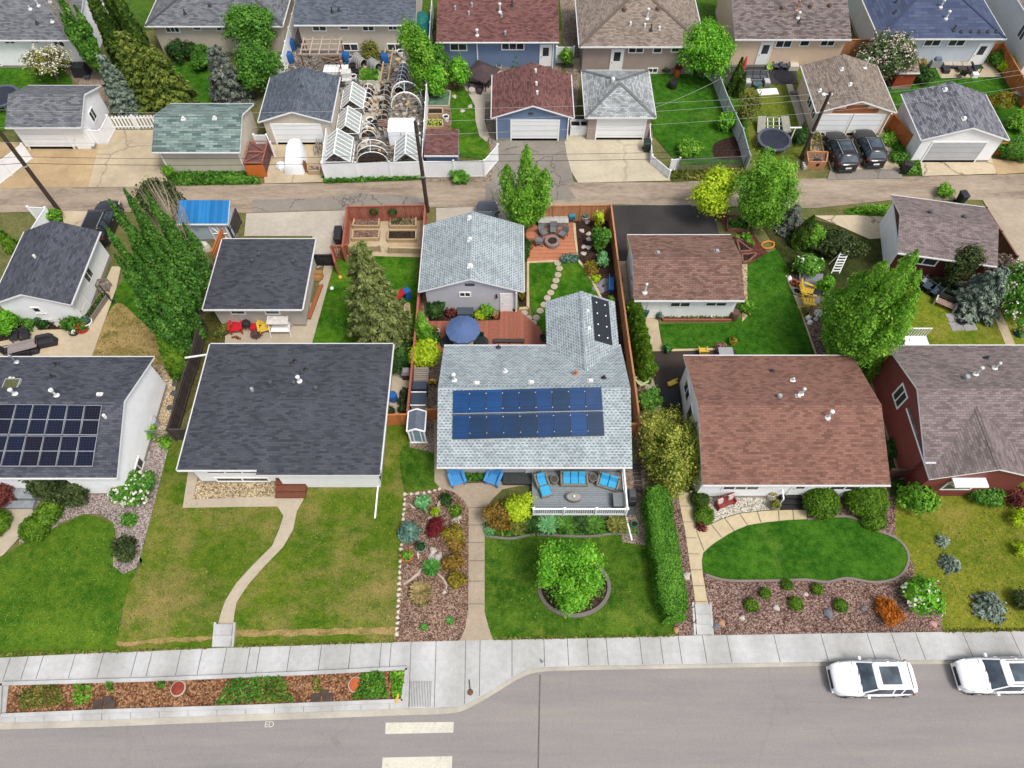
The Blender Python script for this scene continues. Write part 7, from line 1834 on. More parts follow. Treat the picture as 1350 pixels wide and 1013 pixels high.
r=thing('storage_bench','dark storage bench under the pale grey garage window','bench',place(613.5,411,.4));m=MB();m.box(0,0,0,1.15,.55,.42);m.build('body',DGREY,r);m=MB();m.hexa([(-.6,-.3,.42),(.6,-.3,.42),(.6,.3,.42),(-.6,.3,.42)],[(-.58,-.28,.48),(.58,-.28,.48),(.58,.28,.58),(-.58,.28,.58)]);m.build('lid',plain('slate lid',S(72,86,98),.5),r)
m=MB();m.box(0,0,.35,2.2,.3,.06);[m.box(x,0,0,.08,.28,.35)for x in(-1,0,1)];one('bench','low dark bench along the back eave of the main house','bench',m,DARKW,place(671,449,.4))
for px,py,r_,mat,lv,lab in((678,406,.3,BLACK,'bright','black pot with orange flowers by the white garage door'),(572,437,.28,DGREY,'olive','grey pot by the pointed cedar on the deck edge'),(577,437,.14,WHITE,None,'small white pot beside the grey deck pot'),(653,417,.2,TERRA,'tan','terracotta ornament in the bed by the deck'),(688,392,.3,SOIL,'goldsh','lime and orange potted plant at the garage corner'),(806,398,.22,WHITE,'bright','white pot near the flagstones'),(716,446,.26,DGREY,None,'dark urn at the deck corner by the wing'),(816,371,.25,TERRA,'varieg','hanging flower pot on the orange fence')):pot(lab,px,py,r_,.4,mat,lv)
r=thing('fire_pit','round stone fire pit on the brick patio','fire pit',place(728,317,.4));m=MB();m.lathe([(.62,0),(.62,.36),(.58,.42),(.4,.42),(.36,.38),(.36,.1),(.01,.1)],0,0,22);m.build('ring',plain('pinkish stone blocks',S(152,132,126),.9,.25,5),r);m=MB();m.lathe([(.36,.3),(.01,.34)],0,0,14,caps=False);m.build('ash_bed',SOIL,r)
chair('patio_chair','grey square stool chair left of the fire pit',711,318,rad(90),DGREY,plain('grey sling',S(128,132,134),.7))
chair('patio_chair','grey chair behind the fire pit on the left',716.5,306,rad(35),DGREY,MATS[('plain','grey sling')])
chair('patio_chair','grey chair behind the fire pit in the middle',730,302.5,0,DGREY,MATS[('plain','grey sling')])
chair('patio_chair','grey chair right of the fire pit turned aside',742.5,308,rad(-35),DGREY,MATS[('plain','grey sling')])
for px,w_,lab in((737,1.45,'large pale lidded chest on the brick patio by the fence'),(717,.9,'pale lidded chest half under the aspen')):
 r=thing('deck_box',lab,'storage box',place(px,288,.5));m=MB();m.box(0,0,0,w_,1.0,.5);m.build('body',plain('warm grey resin',S(150,146,138),.6),r);m=MB();m.box(0,0,.5,w_+.06,1.06,.08,0,0,.97);m.build('lid',plain('pale resin lid',S(196,196,192),.6),r,bevel=.02);m=MB();m.box(0,0,.575,.03,1.0,.012);m.box(0,0,.574,w_,.03,.01);m.build('seam',plain('seam grey',S(150,150,146),.7),r)
r=thing('barbecue','turquoise cart at the brick patio corner','cart',place(754,284,.6));m=MB();m.box(0,0,.35,.5,.6,.45);m.build('body',plain('turquoise paint',S(50,150,180),.5),r,bevel=.03);m=MB();[m.bar((x,y,0),(x,y,.35),.05)for x in(-.2,.2)for y in(-.25,.25)];m.build('legs',BLACK,r);m=MB();m.bar((-.2,-.5,.7),(.2,-.5,.7),.05);m.bar((-.18,-.3,.7),(-.18,-.5,.7),.03);m.bar((.18,-.3,.7),(.18,-.5,.7),.03);m.build('handle',BLACK,r)
pot('round stone planter in the mulch bed by the back fence',771,286,.42,.45,STONE,'teal')
for k,(px,py)in enumerate(((767,305),(776,309),(776,316),(770,326),(776,327),(769.5,335),(774,293))):rock('pale stone in the mulch bed, '+('upper left','flat one beside the dense shrub','ring shaped one','left of the lower pair','right of the lower pair','lowest by the edging','topmost near the stone planter')[k],px,py,.24,STONE,None,.35)
for k,(px,py)in enumerate(((735,348),(737.5,355),(735.5,363.5),(733,371),(730.5,379),(726,387),(721.5,394),(717,403))):m=MB();m.lathe([(.26,0),(.27,.03),(.24,.05),(.01,.055)],0,0,12);one('stepping_stone','round stepping stone in the line across the back lawn towards the deck','stepping stone',m,C_path,place(px,py)+Vector((0,0,.07)),RN.random(),'stepping stones on the back lawn')
for k,(px,py)in enumerate(((691,414),(697,420.5),(707,420),(712,411),(703,427))):m=MB();m.lathe([(.26,0),(.27,.03),(.24,.05),(.01,.055)],0,0,12);one('stepping_stone','round stepping stone on the grass beside the angled deck edge','stepping stone',m,C_path,place(px,py)+Vector((0,0,.07)),RN.random(),'stepping stones by the deck edge')
for k,(px,py,w_)in enumerate(((788,376,.8),(797,372,.8),(800,380,.7),(792,383,.75),(784,382,.5))):
 m=MB();m.lathe([(w_*.5,0),(w_*.5,.04),(.01,.05)],0,0,6,sy=.75);one('flagstone',('left','upper right','right','lower','small left')[k]+' grey flagstone of the group beside the blue bench','flagstone',m,plain('grey flagstone',S(140,138,142),.9,.2),place(px,py)+Vector((0,0,.05)),k*.6,'flagstones by the blue bench')
r=thing('bench','small blue bench against the orange fence','bench',place(806,374,.4),rad(84));m=MB();m.box(0,0,.38,1.2,.4,.05);m.build('seat',BLUEP,r);m=MB();m.box(0,.2,.42,1.2,.04,.4);m.build('backrest',BLUEP,r);[MB().box(x,0,0,.06,.36,.38).build('leg',BLUEP,r)for x in(-.5,.5)]
for k,px in enumerate((745,751,757)):shrub('plant',('left','middle','right')[k]+' of three dark clipped plants on the brick patio edge',px,341,.28,.4,'teal',cat='plant',group='dark plants on the patio edge')
m=MB()
for i in range(9):
 a,b=g(694,301+i*5,.012*5+.02),g(762-(9-i)*.5,301+i*5-1,.012*5+.02);m.poly([a,b,b+Vector((0,.035,0)),a+Vector((0,.035,0))])
props(m.build('brick_joints',plain('brick joint',S(168,92,66),.9),None),kind='structure')
for lab,q,lv in(('left rear raised bed behind the red fence',[(466,302),(500,302),(501,290),(469,290)],None),('right rear raised bed with a green plant',[(515,302),(549,302),(549,290),(516,290)],'dark'),('left front raised bed behind the red fence',[(465,319),(500,318),(501,307),(467,307)],None),('right front raised bed with dark bare soil',[(512,320),(549,320),(549,308),(513,308)],None)):bed_frame(lab,q,TANW,SOIL if 'dark' in lab else P_brn,.4,lv,60)
adirondack('red chair against the stucco garage',312,431,rad(5),RED,0,None,1.25);adirondack('yellow chair between the red box and the white swing bench',349,431,rad(20),YEL,0,None,1.2)
r=thing('barbecue','round black barbecue between the red chair and red box','barbecue',place(325,428,.7));m=MB();m.lathe([(.05,.55),(.28,.65),(.33,.8),(.25,.98),(.03,1.05)],0,0,16);m.build('kettle',BLACK,r,smooth=True);m=MB();[m.bar((0,0,.6),(.35*math.cos(a),.35*math.sin(a),0),.035)for a in(0.5,2.6,4.7)];m.build('legs',STEEL,r)
drum('red drum against the stucco garage',333,430,.28,.5,RED);m=MB();m.box(0,0,0,.5,.35,.4);one('storage_box','dark green box behind the yellow chair','storage box',m,DGREEN,place(341,428,.3))
r=thing('fire_pit','rusty fire bowl in front of the red drum','fire pit',place(338,440,.3));m=MB();m.lathe([(.2,.15),(.42,.32),(.44,.34),(.38,.33),(.01,.2)],0,0,16);m.build('bowl',plain('rusty iron',S(92,66,62),.8,.3),r);m=MB();[m.bar((.3*math.cos(a),.3*math.sin(a),.28),(.38*math.cos(a),.38*math.sin(a),0),.04)for a in(0,1.57,3.14,4.71)];m.build('legs',BLACK,r)
r=thing('swing_bench','white canopy swing bench on the patio','bench',place(368,430,.8));m=MB();m.box(0,0,.42,1.3,.55,.08);m.build('seat',WHITE,r);m=MB();m.box(0,.3,.45,1.3,.08,.5);m.build('backrest',WHITE,r);m=MB();m.hexa([(-.75,-.2,1.25),(.75,-.2,1.25),(.75,.45,1.35),(-.75,.45,1.35)],[(-.75,-.2,1.3),(.75,-.2,1.3),(.75,.45,1.4),(-.75,.45,1.4)]);m.build('canopy',plain('pale canvas',S(226,222,216),.8),r);m=MB();[m.bar((x,y,0),(x,.1,1.28),.05)for x in(-.72,.72)for y in(-.45,.5)];m.build('frame',WHITE,r)
m=MB();[m.bar((RN.uniform(-.3,.3),RN.uniform(-.15,.15),.05+k*.03),(RN.uniform(-.35,.35),RN.uniform(-.2,.2),.08+k*.03),.08)for k in range(7)];one('log_pile','small pile of brown sticks on the patio','log pile',m,plain('brown sticks',S(126,88,54),.9,.2),place(313,447))
m=MB();[m.box(-.12+k*.12,0,0,.1,3.2,.12+.06*k)for k in range(3)];one('lumber','long brown planks stacked along the stucco garage','lumber',m,wood('brown planks',S(172,112,78),.2),place(415,398,.1),rad(-9))
r=thing('log_pile','round pile of firewood by the black gate','log pile',place(419,363,.3));m=MB();[m.tube([(-.3+RN.uniform(-.1,.1),-.35+.14*k,.1+.13*j),(.3+RN.uniform(-.1,.1),-.35+.14*k,.1+.13*j)],.065,7)for k in range(6)for j in range(3)];m.build('logs',wood('firewood',S(186,140,90),.25),r)
r=thing('garden_slide','red and blue toy slide behind the old spruce','slide',place(528,391,.5),rad(-60));m=MB();m.hexa([(-.22,-.9,.08),(.22,-.9,.08),(.22,.3,.85),(-.22,.3,.85)],[(-.22,-.9,.14),(.22,-.9,.14),(.22,.3,.91),(-.22,.3,.91)]);m.build('chute',RED,r);m=MB();m.box(0,.55,0,.5,.45,.9);m.build('ladder',BLUEP,r);m=MB();[m.bar((s*.25,-.9,.16),(s*.25,.3,.98),.05,.1)for s in(-1,1)];m.build('sides',RED,r)
bed_frame('timber edged sand box right of the old spruce',[(533,428),(541,427),(540,402),(534,402)],TANW,P_beige,.2)
for px,py,mat,lab in((449,367.5,YEL,'yellow ball on the back lawn'),(438,382,WHITE,'small white ball on the back lawn'),(451,0,None,None)):
 if mat:m=MB();m.lathe([(.01,0),(.1,.04),(.15,.15),(.1,.26),(.01,.3)],0,0,12);one('ball',lab,'ball',m,mat,place(px,py),0,None,True)
bin_('black wheeled bin nearer the alley on the concrete driveway',446.5,308,0,BLACK,'bins on the concrete driveway');bin_('black wheeled bin nearer the black gate on the concrete driveway',446,316,0,BLACK,'bins on the concrete driveway')
for px,py,lab,mat in((268,324,'cloth covered heap in front of the pale blue shed',CREAM),(246,322,'small cloth covered heap at the poplars',CREAM)):shrub_m=MB();shrub_m.lathe([(.55,0),(.52,.3),(.4,.6),(.15,.75),(.01,.78)],0,0,7,sy=.75);one('covered_heap',lab,'cover',shrub_m,mat,place(px,py,.4))
drum('dark water butt at the corner of the stucco garage',273,348,.28,.8,DGREY)
r=table('dining_table','grey plank dining table on the left patio',29,456,rad(19),1.9,.85,.74,wood('grey table planks',S(158,148,146),.1),BLACK)
for px,py,rot,lab in((19,444,19,'black dining chair at the far left side of the table'),(33,443,19,'black dining chair at the far right side of the table'),(21,468,199,'black dining chair at the near left side of the table'),(34,465,199,'black dining chair at the near right side of the table'),(10,462,109,'black dining chair at the left head of the table'),(44,455,-71,'black dining chair at the right head of the table')):chair('dining_chair',lab,px,py,rad(rot),BLACK,DKFAB)
r=thing('covered_sofa','black covered sofa right of the dining set','sofa',place(57,452,.4),rad(15));m=MB();m.box(0,.1,0,1.7,.7,.55,0,0,.85);m.box(.1,.35,.5,1.3,.35,.35,0,0,.7);m.box(-.7,-.35,0,.7,.6,.4,0,0,.8);m.build('cover',DKFAB,r,bevel=.1)
r=thing('planter_box','long grey timber planter along the white garage','planter',place(126,402,.5),rad(-14));m=MB();m.box(0,0,0,.55,2.4,.5);m.build('box',GREYW,r);m=MB();m.box(0,0,.5,.42,2.25,.02);m.build('soil',SOIL,r);P=np.stack([NR.uniform(-.2,.2,90),NR.uniform(-1.1,1.1,90),NR.uniform(.5,.6,90)],1);leafmesh('plants',P,NR.normal(size=(90,3))+np.array([0,0,1]),.12,1.6,LV['mid'],r)
r=thing('cold_frame','small timber frame box at the end of the grey planter','planter',place(136,376,.5));m=MB();[m.bar((x,y,0),(x,y,.8),.06)for x in(-.35,.35)for y in(-.3,.3)];[m.bar((-.35,y,z),(.35,y,z),.06)for y in(-.3,.3)for z in(.3,.8)];[m.bar((x,-.3,z),(x,.3,z),.06)for x in(-.35,.35)for z in(.3,.8)];m.build('frame',GREYW,r);m=MB();m.box(0,0,.3,.6,.5,.06);m.build('shelf',GREYW,r)
m=MB();m.tube([(0,0,0),(0,0,1.9)],.045,8);m.lathe([(.22,0),(.2,.05)],0,0,12);one('lamp_post','short dark post at the edge of the left garden path','post',m,BLACK,place(148,398))
pot('white urn with plants at the garage corner',115,426,.4,.4,WHITE,'teal');pot('red tub of red flowers on the left patio',109,434,.42,.3,RED,'mid',flower=leaf('red petals',S(180,20,30),S(220,40,50),S(240,90,90)));pot('black pot of white flowers on the left patio',98,438,.34,.3,BLACK,'dark',flower=BLOOM)
rock('round pinkish boulder in the bed under the trellis',48,433,.25);rock('flat brown boulder in the bed by the dining set',62,430,.25);rock('pale boulder by the rounded shrub of the left bed',78,428,.3)
r=thing('air_conditioner','grey air conditioner beside the white house','air conditioner',place(200,556,.5));m=MB();m.lathe([(.38,0),(.38,.7),(.34,.75),(.3,.75)],0,0,16);m.build('housing',GREY,r);m=MB();m.lathe([(.3,.74),(.06,.73),(.05,.77),(.01,.77)],0,0,14,caps=False);m.build('fan_grille',BLACK,r)
r=thing('window_well','dark window well in the pink gravel','window well',place(190,600,.1));m=MB();m.grid([[(.45*math.cos(t),.6*math.sin(t),z)for t in[-math.pi/2+math.pi*k/10 for k in range(11)]]for z in(0,.2)],0,False);m.build('rim',GREY,r);m=MB();m.poly([(.43*math.cos(t),.58*math.sin(t),.03)for t in[-math.pi/2+math.pi*k/10 for k in range(11)]]);m.build('pit',SOIL,r)
for k,(px,py)in enumerate(((231,507),(229,519),(224,538))):m=MB();m.lathe([(.22,0),(.22,.04),(.01,.05)],0,0,7);one('stepping_stone','dark stepping stone in the beige gravel strip, '+('farthest','middle','nearest')[k],'stepping stone',m,DGREY,place(px,py)+Vector((0,0,.04)),k,'dark stepping stones')
def steps(label,a,b,w_,n_,mat=C_walk):
 p,q=g(*a),g(*b);p.z=0;r=thing('garden_steps',label,'steps',Vector((p.x,p.y,-.4)));d=q-p;L=abs(d.y);m=MB()
 for k in range(n_):m.box(d.x*(k+.5)/n_,d.y*(k+.5)/n_,-.2,w_,L/n_+.0,.3+.4*(1-(k+.25)/n_))
 m.build('treads',mat,r)
 for s in(-1,1):m=MB();m.hexa([(s*(w_/2+.08)-.06,d.y,-.2),(s*(w_/2+.08)+.06,d.y,-.2),(s*(w_/2+.08)+.06,.1,-.2),(s*(w_/2+.08)-.06,.1,-.2)],[(s*(w_/2+.08)-.06+d.x,d.y,.06),(s*(w_/2+.08)+.06+d.x,d.y,.06),(s*(w_/2+.08)+.06,.1,.5),(s*(w_/2+.08)-.06,.1,.5)]);m.build('side_wall',mat,r)
 return r
steps('two pale concrete steps at the foot of the winding path',(297.5,824),(294,853.5),.95,2)
r=steps('three pale concrete steps at the foot of the sandy path',(925,797),(928,837.5),.85,3)
m=MB();[m.bar((-.55,y,.1),(-.55,y,.95),.035)for y in(-.2,-1.0)];m.bar((-.55,-.1,.95),(-.55,-1.15,.75),.04);m.build('handrail',BLACK,r)
for px,py,r_,lab,mat in((235,908,.3,'rusty red round drain cover in the boulevard planter',plain('rust red iron',S(150,66,48),.85,.25)),(469,903,.3,'orange clay coloured round cover in the boulevard planter',TERRA)):
 r=thing('access_cover',lab,'cover',at(px,py,-.36));m=MB();m.lathe([(r_*1.2,0),(r_*1.2,.07),(r_,.1),(r_*.95,.08),(r_*.6,.1),(r_*.55,.13),(.01,.14)],0,0,20);m.build('lid',mat,r);m=MB();m.lathe([(r_*1.4,0),(r_*1.38,.05),(r_*1.2,.06)],0,0,20);m.build('ring',C_kerb,r)
for px,lab in((137,'dark storm drain box at the left of the boulevard planter'),(424,'dark storm drain stones at the right of the boulevard planter')):m=MB();m.box(-.3,0,0,.5,.5,.1);m.box(.35,.02,0,.55,.45,.08,.2);m.box(.1,.3,0,.5,.3,.06);one('storm_drain',lab,'drain',m,plain('dark drain stone',S(84,70,62),.9,.3),at(px,ylerp([(0,934),(540,918)],px),-.37))
r=thing('valve_marker','brown valve cap with a thin rod on the pavement corner','valve cap',at(620,913,-.388));m=MB();m.lathe([(.16,0),(.17,.03),(.12,.05),(.1,.02),(.01,.03)],0,0,14);m.build('cap',plain('brown iron',S(120,90,66),.7,.2),r);m=MB();m.bar((0,.1,.03),(-.08,.65,.05),.05);m.build('rod',BLACK,r)
r=thing('post_stub','small grey stub post at the pavement edge','post',at(715,874,-.388));m=MB();m.tube([(0,0,0),(.02,.05,.4)],[.06,.05],8);m.build('post',GREY,r);m=MB();m.box(0,0,0,.2,.12,.05);m.build('base',STEEL,r)
m=MB();m.box(0,0,0,.12,.3,.1);m.box(.06,.2,0,.1,.2,.16);one('kerb_marker','yellow marker at the end of the planter border','marker',m,YPAINT,at(523,924,-.27))
r=thing('garden_bench','red wooden bench with two white patterned cushions on the pebbles','bench',place(957,662,.45),rad(22));RB=plain('red bench paint',S(150,58,58),.6,.1);m=MB();[m.box(0,-.2+k*.13,.4,1.25,.11,.04)for k in range(4)];m.build('seat',RB,r);m=MB();[m.bar((-.62,.25,.55+k*.14),(.62,.25,.55+k*.14),.04,.11)for k in range(3)];m.build('backrest',RB,r)
for s in(-1,1):m=MB();m.box(s*.58,0,0,.07,.5,.62);m.build('armrest',RB,r);m=MB();m.hexa([(s*.38-.18,.02,.45),(s*.38+.18,.02,.45),(s*.38+.18,.2,.45),(s*.38-.18,.2,.45)],[(s*.38-.18,.12,.82),(s*.38+.18,.12,.82),(s*.38+.18,.24,.82),(s*.38-.18,.24,.82)]);m.build('cushion',plain('patterned cushion',S(215,200,195),.9,.5,14),r)
for px,py,r_,lab,mat in((1023,802,.22,'white boulder below the two left ball shrubs',STONE),(978,815,.18,'pinkish boulder at the left of the bark bed',TERRA if False else STONE),(1091,809,.32,'flat grey slate in the bark bed',plain('slate stone',S(120,120,128),.9)),(1062,784,.16,'little white stone between the ball shrubs',STONE),(1229,823,.25,'pink boulder in the corner of the bark bed by the yellow lawn',plain('pink granite',S(205,160,150),.9)),(904,760,.3,'white rock between the hedge and the sandy path',STONE),(1138,803,.2,'small grey stone near the orange shrub',plain('slate stone',S(120,120,128),.9)),(891,831,.2,'tan rock at the end of the hedge',plain('tan rock',S(196,150,110),.9)),(951,822,.22,'orange tinted rock beside the concrete steps',plain('tan rock',S(196,150,110),.9)),(944,826,.24,'grey rock beside the concrete steps',plain('slate stone',S(120,120,128),.9)),(1157,695,.2,'white boulder by the curved edging near the globe cedars',STONE)):rock(lab,px,py,r_,mat)
pot('grey urn with plants by the porch rail of the brown roofed house',1020,667,.3,.45,WICKER,'olive');pot('white pot with grass by the black porch mat',1016,652,.26,.5,WHITE,'tan')
r=thing('planter_box','narrow red edged planter under the brown roofed garage windows','planter',place(919,417,.2));m=MB();m.bar((-2.5,-.3,.12),(2.5,-.3,.12),.1,.24);m.bar((-2.5,.3,.12),(2.5,.3,.12),.06,.24);[m.bar((x,-.3,.12),(x,.3,.12),.1,.24)for x in(-2.5,2.5)];m.build('box',REDW,r);m=MB();m.box(0,0,.1,4.9,.55,.06);m.build('soil',P_dark,r)
P=np.stack([NR.uniform(-2.3,2.3,260),NR.uniform(-.2,.2,260),NR.uniform(.16,.4,260)],1);P[:90,0]=NR.normal(size=90)*.25;leafmesh('plants',P,NR.normal(size=(260,3))+np.array([0,0,1]),.1,1.6,LV['mid'],r);P=np.stack([NR.uniform(-2,2,60),NR.uniform(-.2,.2,60),NR.uniform(.25,.4,60)],1);leafmesh('flowers',P,NR.normal(size=(60,3))+np.array([0,0,1]),.12,1,BLOOM,r)
drum('brown barrel at the right corner of the brown roofed garage',970,411,.34,.8,plain('brown barrel wood',S(110,84,70),.8,.2));bin_('dark green bin by the white door of the brown roofed garage',849,411,0,plain('dark green plastic',S(46,92,66),.5));pot('dark pot with grass by the garage planter',868,417,.22,.5,DGREY,'teal')
for px,py,r_,mat,lv,fl,lab in((880,461,.3,BLACK,'grass',None,'black pot on the corner of the brown patio slab'),(966,451,.26,YEL,'goldsh',YEL,'pot of orange yellow flowers at the brown house eave'),(863,488,.25,TERRA,'mid',BLOOM,'terracotta pot by the narrow concrete path'),(857,492,.24,GREY,None,None,'empty grey pot by the narrow concrete path')):pot(lab,px,py,r_,.4,mat,lv)
chair('garden_chair','yellow chair half hidden behind the brown roof',927,463,rad(180),YEL,YEL);m=MB();m.box(0,0,.15,.6,.35,.12,.5);m.box(.25,.15,0,.1,.1,.5,.5);m.box(-.2,-.1,0,.3,.3,.3,.2);one('garden_toy','yellow toy on the dark brown slab by the white wall','toy',m,YEL,place(886,507))
adirondack('pale green chair at the end of the cedar row',846,502,rad(-60),plain('pale green plastic',S(208,218,160),.5));m=MB();m.box(0,0,.6,1.0,.7,.05);[m.bar((x,y,0),(x,y,.6),.05)for x in(-.4,.4)for y in(-.3,.3)];one('side_table','grey table at the brown house back eave','table',m,GREY,place(957,464,.6))
m=MB();m.box(0,0,-.02,1.35,1.6,.08);one('cellar_hatch','black cellar hatch at the white wall of the brown roofed house','hatch',m,plain('black hatch',S(30,34,36),.4),place(886,524)+Vector((0,0,.08)))
adirondack('yellow chair upper of the pair in the bark strip',1063,384,rad(60),YEL,0,None,1.25);adirondack('yellow chair lower of the pair in the bark strip',1065,398,rad(75),YEL,0,None,1.25)
pot('yellow bowl below the two yellow chairs',1061,413,.32,.22,YEL,'olive');pot('grey bowl beside the upper yellow chair',1050,385,.3,.3,GREY)
r=thing('bird_bath','white bird bath in the bark strip','bird bath',place(1079,415,.6));m=MB();m.lathe([(.2,0),(.1,.12),(.09,.6),(.14,.66)],0,0,12);m.build('pedestal',WHITE,r);m=MB();m.lathe([(.1,.64),(.36,.74),(.38,.78),(.3,.74),(.01,.7)],0,0,16);m.build('basin',STONE,r)
for px,py,lab in((1065,421,'white round stone ornament in the bark strip'),(1067,427,'small white figure below the round stone ornament'),(1091,426,'white slender ornament by the bright poplars'),(1040,369,'white stone ornament at the tip of the bark strip')):rock(lab,px,py,.22,WHITE,None,1.2,'garden_ornament')
for px,py,lab in((1046,373,'terracotta pot at the tip of the bark strip'),(1053,376,'terracotta pot beside the white and grey ornament')):pot(lab,px,py,.22,.3,TERRA)
m=MB();m.bar((0,0,0),(-.25,.1,.75),.16,.1);m.bar((0,0,0),(.25,.1,.7),.14,.1);one('garden_ornament','white and grey leaning ornament above the yellow chairs','ornament',m,plain('grey white stone',S(190,188,190),.8),place(1055,370))
m=MB();A_,B_=Vector((-.3,0,0)),Vector((.3,0,0));d=Vector((.45,1.0,1.35));m.bar(A_,A_+d,.06);m.bar(B_,B_+d,.06);[m.bar(A_+d*t,B_+d*t,.05,.1)for t in[k/8 for k in range(1,9)]];m.bar((-.3,.9,0),A_+d*.9,.05);m.bar((.3,.9,0),B_+d*.9,.05);one('ladder','white slatted ladder leaning in the shrubs by the bright poplars','ladder',m,WHITE,place(1101,361))
m=MB();m.tube([(0,0,0),(.05,.1,1.0)],.06,8);m.box(0,0,1.0,.2,.12,.16);one('garden_light','white garden post at the blue grey path','post',m,WHITE,place(1085,388))
for lab,q,lv in(('rectangular timber bed with a leafy plant by the lemon tree',[(958,306),(986,306),(983,290),(958,292)],'mid'),('upper triangular timber bed by the brown roofed garage',[(967,315),(992,328),(985,313)],'bright'),('lower triangular timber bed by the dark green lawn',[(970,319),(990,334),(974,335)],None),('small timber bed at the corner of the dark green lawn',[(977,339),(997,337),(985,348),(978,349)],None)):bed_frame(lab,q,plain('reddish timber',S(150,104,88),.8,.2),SOIL,.35,lv,90,size=.2)
m=MB();m.tube([(.55*math.cos(t)*(1 if t<3.1 else .9),.35*math.sin(t),.08)for t in[2*math.pi*k/16 for k in range(17)]],.07,6);one('wooden_ring','orange wooden ring under the tall airy tree','toy',m,plain('orange varnish',S(222,150,60),.5),place(1012,324),.3)
for px,py,rot,mat,lab in((1194,364,40,CREAM,'cream garden chair nearest the bright poplars'),(1209,366,40,NAVYC,'slate blue chair second from the bright poplars'),(1225,377,40,NAVYC,'slate blue chair left of the joined pair'),(1233,383,40,NAVYC,'slate blue chair right of the joined pair')):chair('lawn_chair',lab,px,py,rad(rot+180),DGREY,mat,0,None,.75)
table('side_table','small grey table between the slate blue chairs',1219,369,rad(40),.5,.5,.45,GREY,DGREY);r=thing('garden_bench','weathered wooden bench on the yellow lawn','bench',place(1247,400,.4),rad(-32));m=MB();[m.box(0,-.25+k*.14,.4,1.5,.12,.04)for k in range(4)];m.build('seat',wood('pinkish planks',S(178,150,136),.1),r);m=MB();[m.bar((-.75,.32+k*.03,.5+k*.14),(.75,.32+k*.03,.5+k*.14),.04,.1)for k in range(3)];m.build('backrest',DARKW,r);[MB().box(s*.7,0,0,.08,.6,.6).build('leg',CREAM,r)for s in(-1,1)]
r=thing('fire_pit','iron fire pit on four grey slabs in the yellow lawn','fire pit',place(1267,425));m=MB();[m.box(x*.48,y*.4,0,.9,.74,.06,.1)for x in(-1,1)for y in(-1,1)];m.build('paving',plain('grey slab',S(168,164,164),.9),r);m=MB();m.lathe([(.3,.06),(.38,.3),(.36,.32),(.3,.2),(.01,.15)],0,0,14);m.build('bowl',BLACK,r);m=MB();[m.bar((-.2,k*.12-.1,.25),(.2,k*.1-.1,.28),.07)for k in range(3)];m.build('logs',plain('grey charred wood',S(150,146,146),.9,.3),r)
r=thing('garden_flag','red and white garden ornament before the broad blue spruce','ornament',place(1270,398));m=MB();m.tube([(0,0,0),(0,0,1.3)],.025,6);m.build('pole',WHITE,r);m=MB();m.lathe([(.02,.5),(.12,.6),(.14,.9),(.02,1.05)],0,0,10);m.build('body',plain('red white paint',S(205,110,110),.6,.4,10),r)
m=MB();m.bar((0,0,.1),(2.6,-2.4,.1),.12,.2);one('timber_edging','long timber edging of the shade bed by the maroon garage','edging',m,TANW,place(1226,358));pot('blue tub with pink flowers at the right edge path',1345,440,.35,.3,BLUEP,'mid',flower=leaf('pink petals',S(120,60,80),S(190,120,140),S(90,120,60)))
bin_('black bin standing in the alley behind the maroon garage',1269,261,.2);bin_('dark green bin on the warm concrete driveway',853,192,0,plain('bin green',S(44,58,54),.5));bin_('black bin tipped in the weeds beside the pale cracked driveway',1195,221,1.2)
POLY=plain('milky polycarbonate',S(176,184,180),.3,.08)
def aframe(label,rb,rf,hw,hs,hr,slats=5,panel=POLY):
 """gabled frame house: ridge back and front photo pixels at height hr, half width hw, eave hs"""
 a,b=at(*rb,hr),at(*rf,hr);c=(a+b)/2;c.z=0;r=thing('cold_frame',label,'greenhouse',c,0,'white gabled greenhouses');d=(b-a);d.z=0;L=d.length;d.normalize();s=Vector((-d.y,d.x,0));a-=c;b-=c;a.z=b.z=0
 up=lambda z:Vector((0,0,z));m=MB()
 for t in[k/slats for k in range(slats+1)]:
  p=a.lerp(b,t)
  for sg in(-1,1):m.bar(p+s*sg*hw,p+s*sg*hw+up(hs),.06);m.bar(p+s*sg*hw+up(hs),p+up(hr),.07)
 m.bar(a+up(hr),b+up(hr),.09)
 for sg in(-1,1):m.bar(a+s*sg*hw+up(hs),b+s*sg*hw+up(hs),.06);m.bar(a+s*sg*hw+up(.06),b+s*sg*hw+up(.06),.08)
 for p in(a,b):m.bar(p+s*hw+up(hs),p-s*hw+up(hs),.05)
 m.build('frame',WHITE,r)
 for sg in(-1,1):
  m=MB()
  for k in range(slats):
   p,q=a.lerp(b,(k+.16)/slats),a.lerp(b,(k+.84)/slats);e=s*sg*hw
   m.hexa([p+e+up(hs-.03),q+e+up(hs-.03),q+up(hr-.06),p+up(hr-.06)],[p+e+up(hs),q+e+up(hs),q+up(hr-.03),p+up(hr-.03)])
  m.build('roof_panels',panel,r)
 m=MB();m.hexa([a+s*(hw-.1),b+s*(hw-.1),b-s*(hw-.1),a-s*(hw-.1)],[x+up(.35)for x in(a+s*(hw-.1),b+s*(hw-.1),b-s*(hw-.1),a-s*(hw-.1))]);m.build('soil_bed',P_yard,r)
 return r
aframe('white slatted greenhouse farthest from the alley beside the blue grey garage',(465,108),(461,132),1.0,.7,1.6)
aframe('white slatted greenhouse in the middle beside the blue grey garage',(459,140),(455,165),1.0,.7,1.6)
aframe('long milky greenhouse at the white fence corner',(445,170),(440,202),1.15,.8,1.75,6)
aframe('white gabled greenhouse beside the utility pole',(536,170),(534,202),1.05,.8,1.75,6)
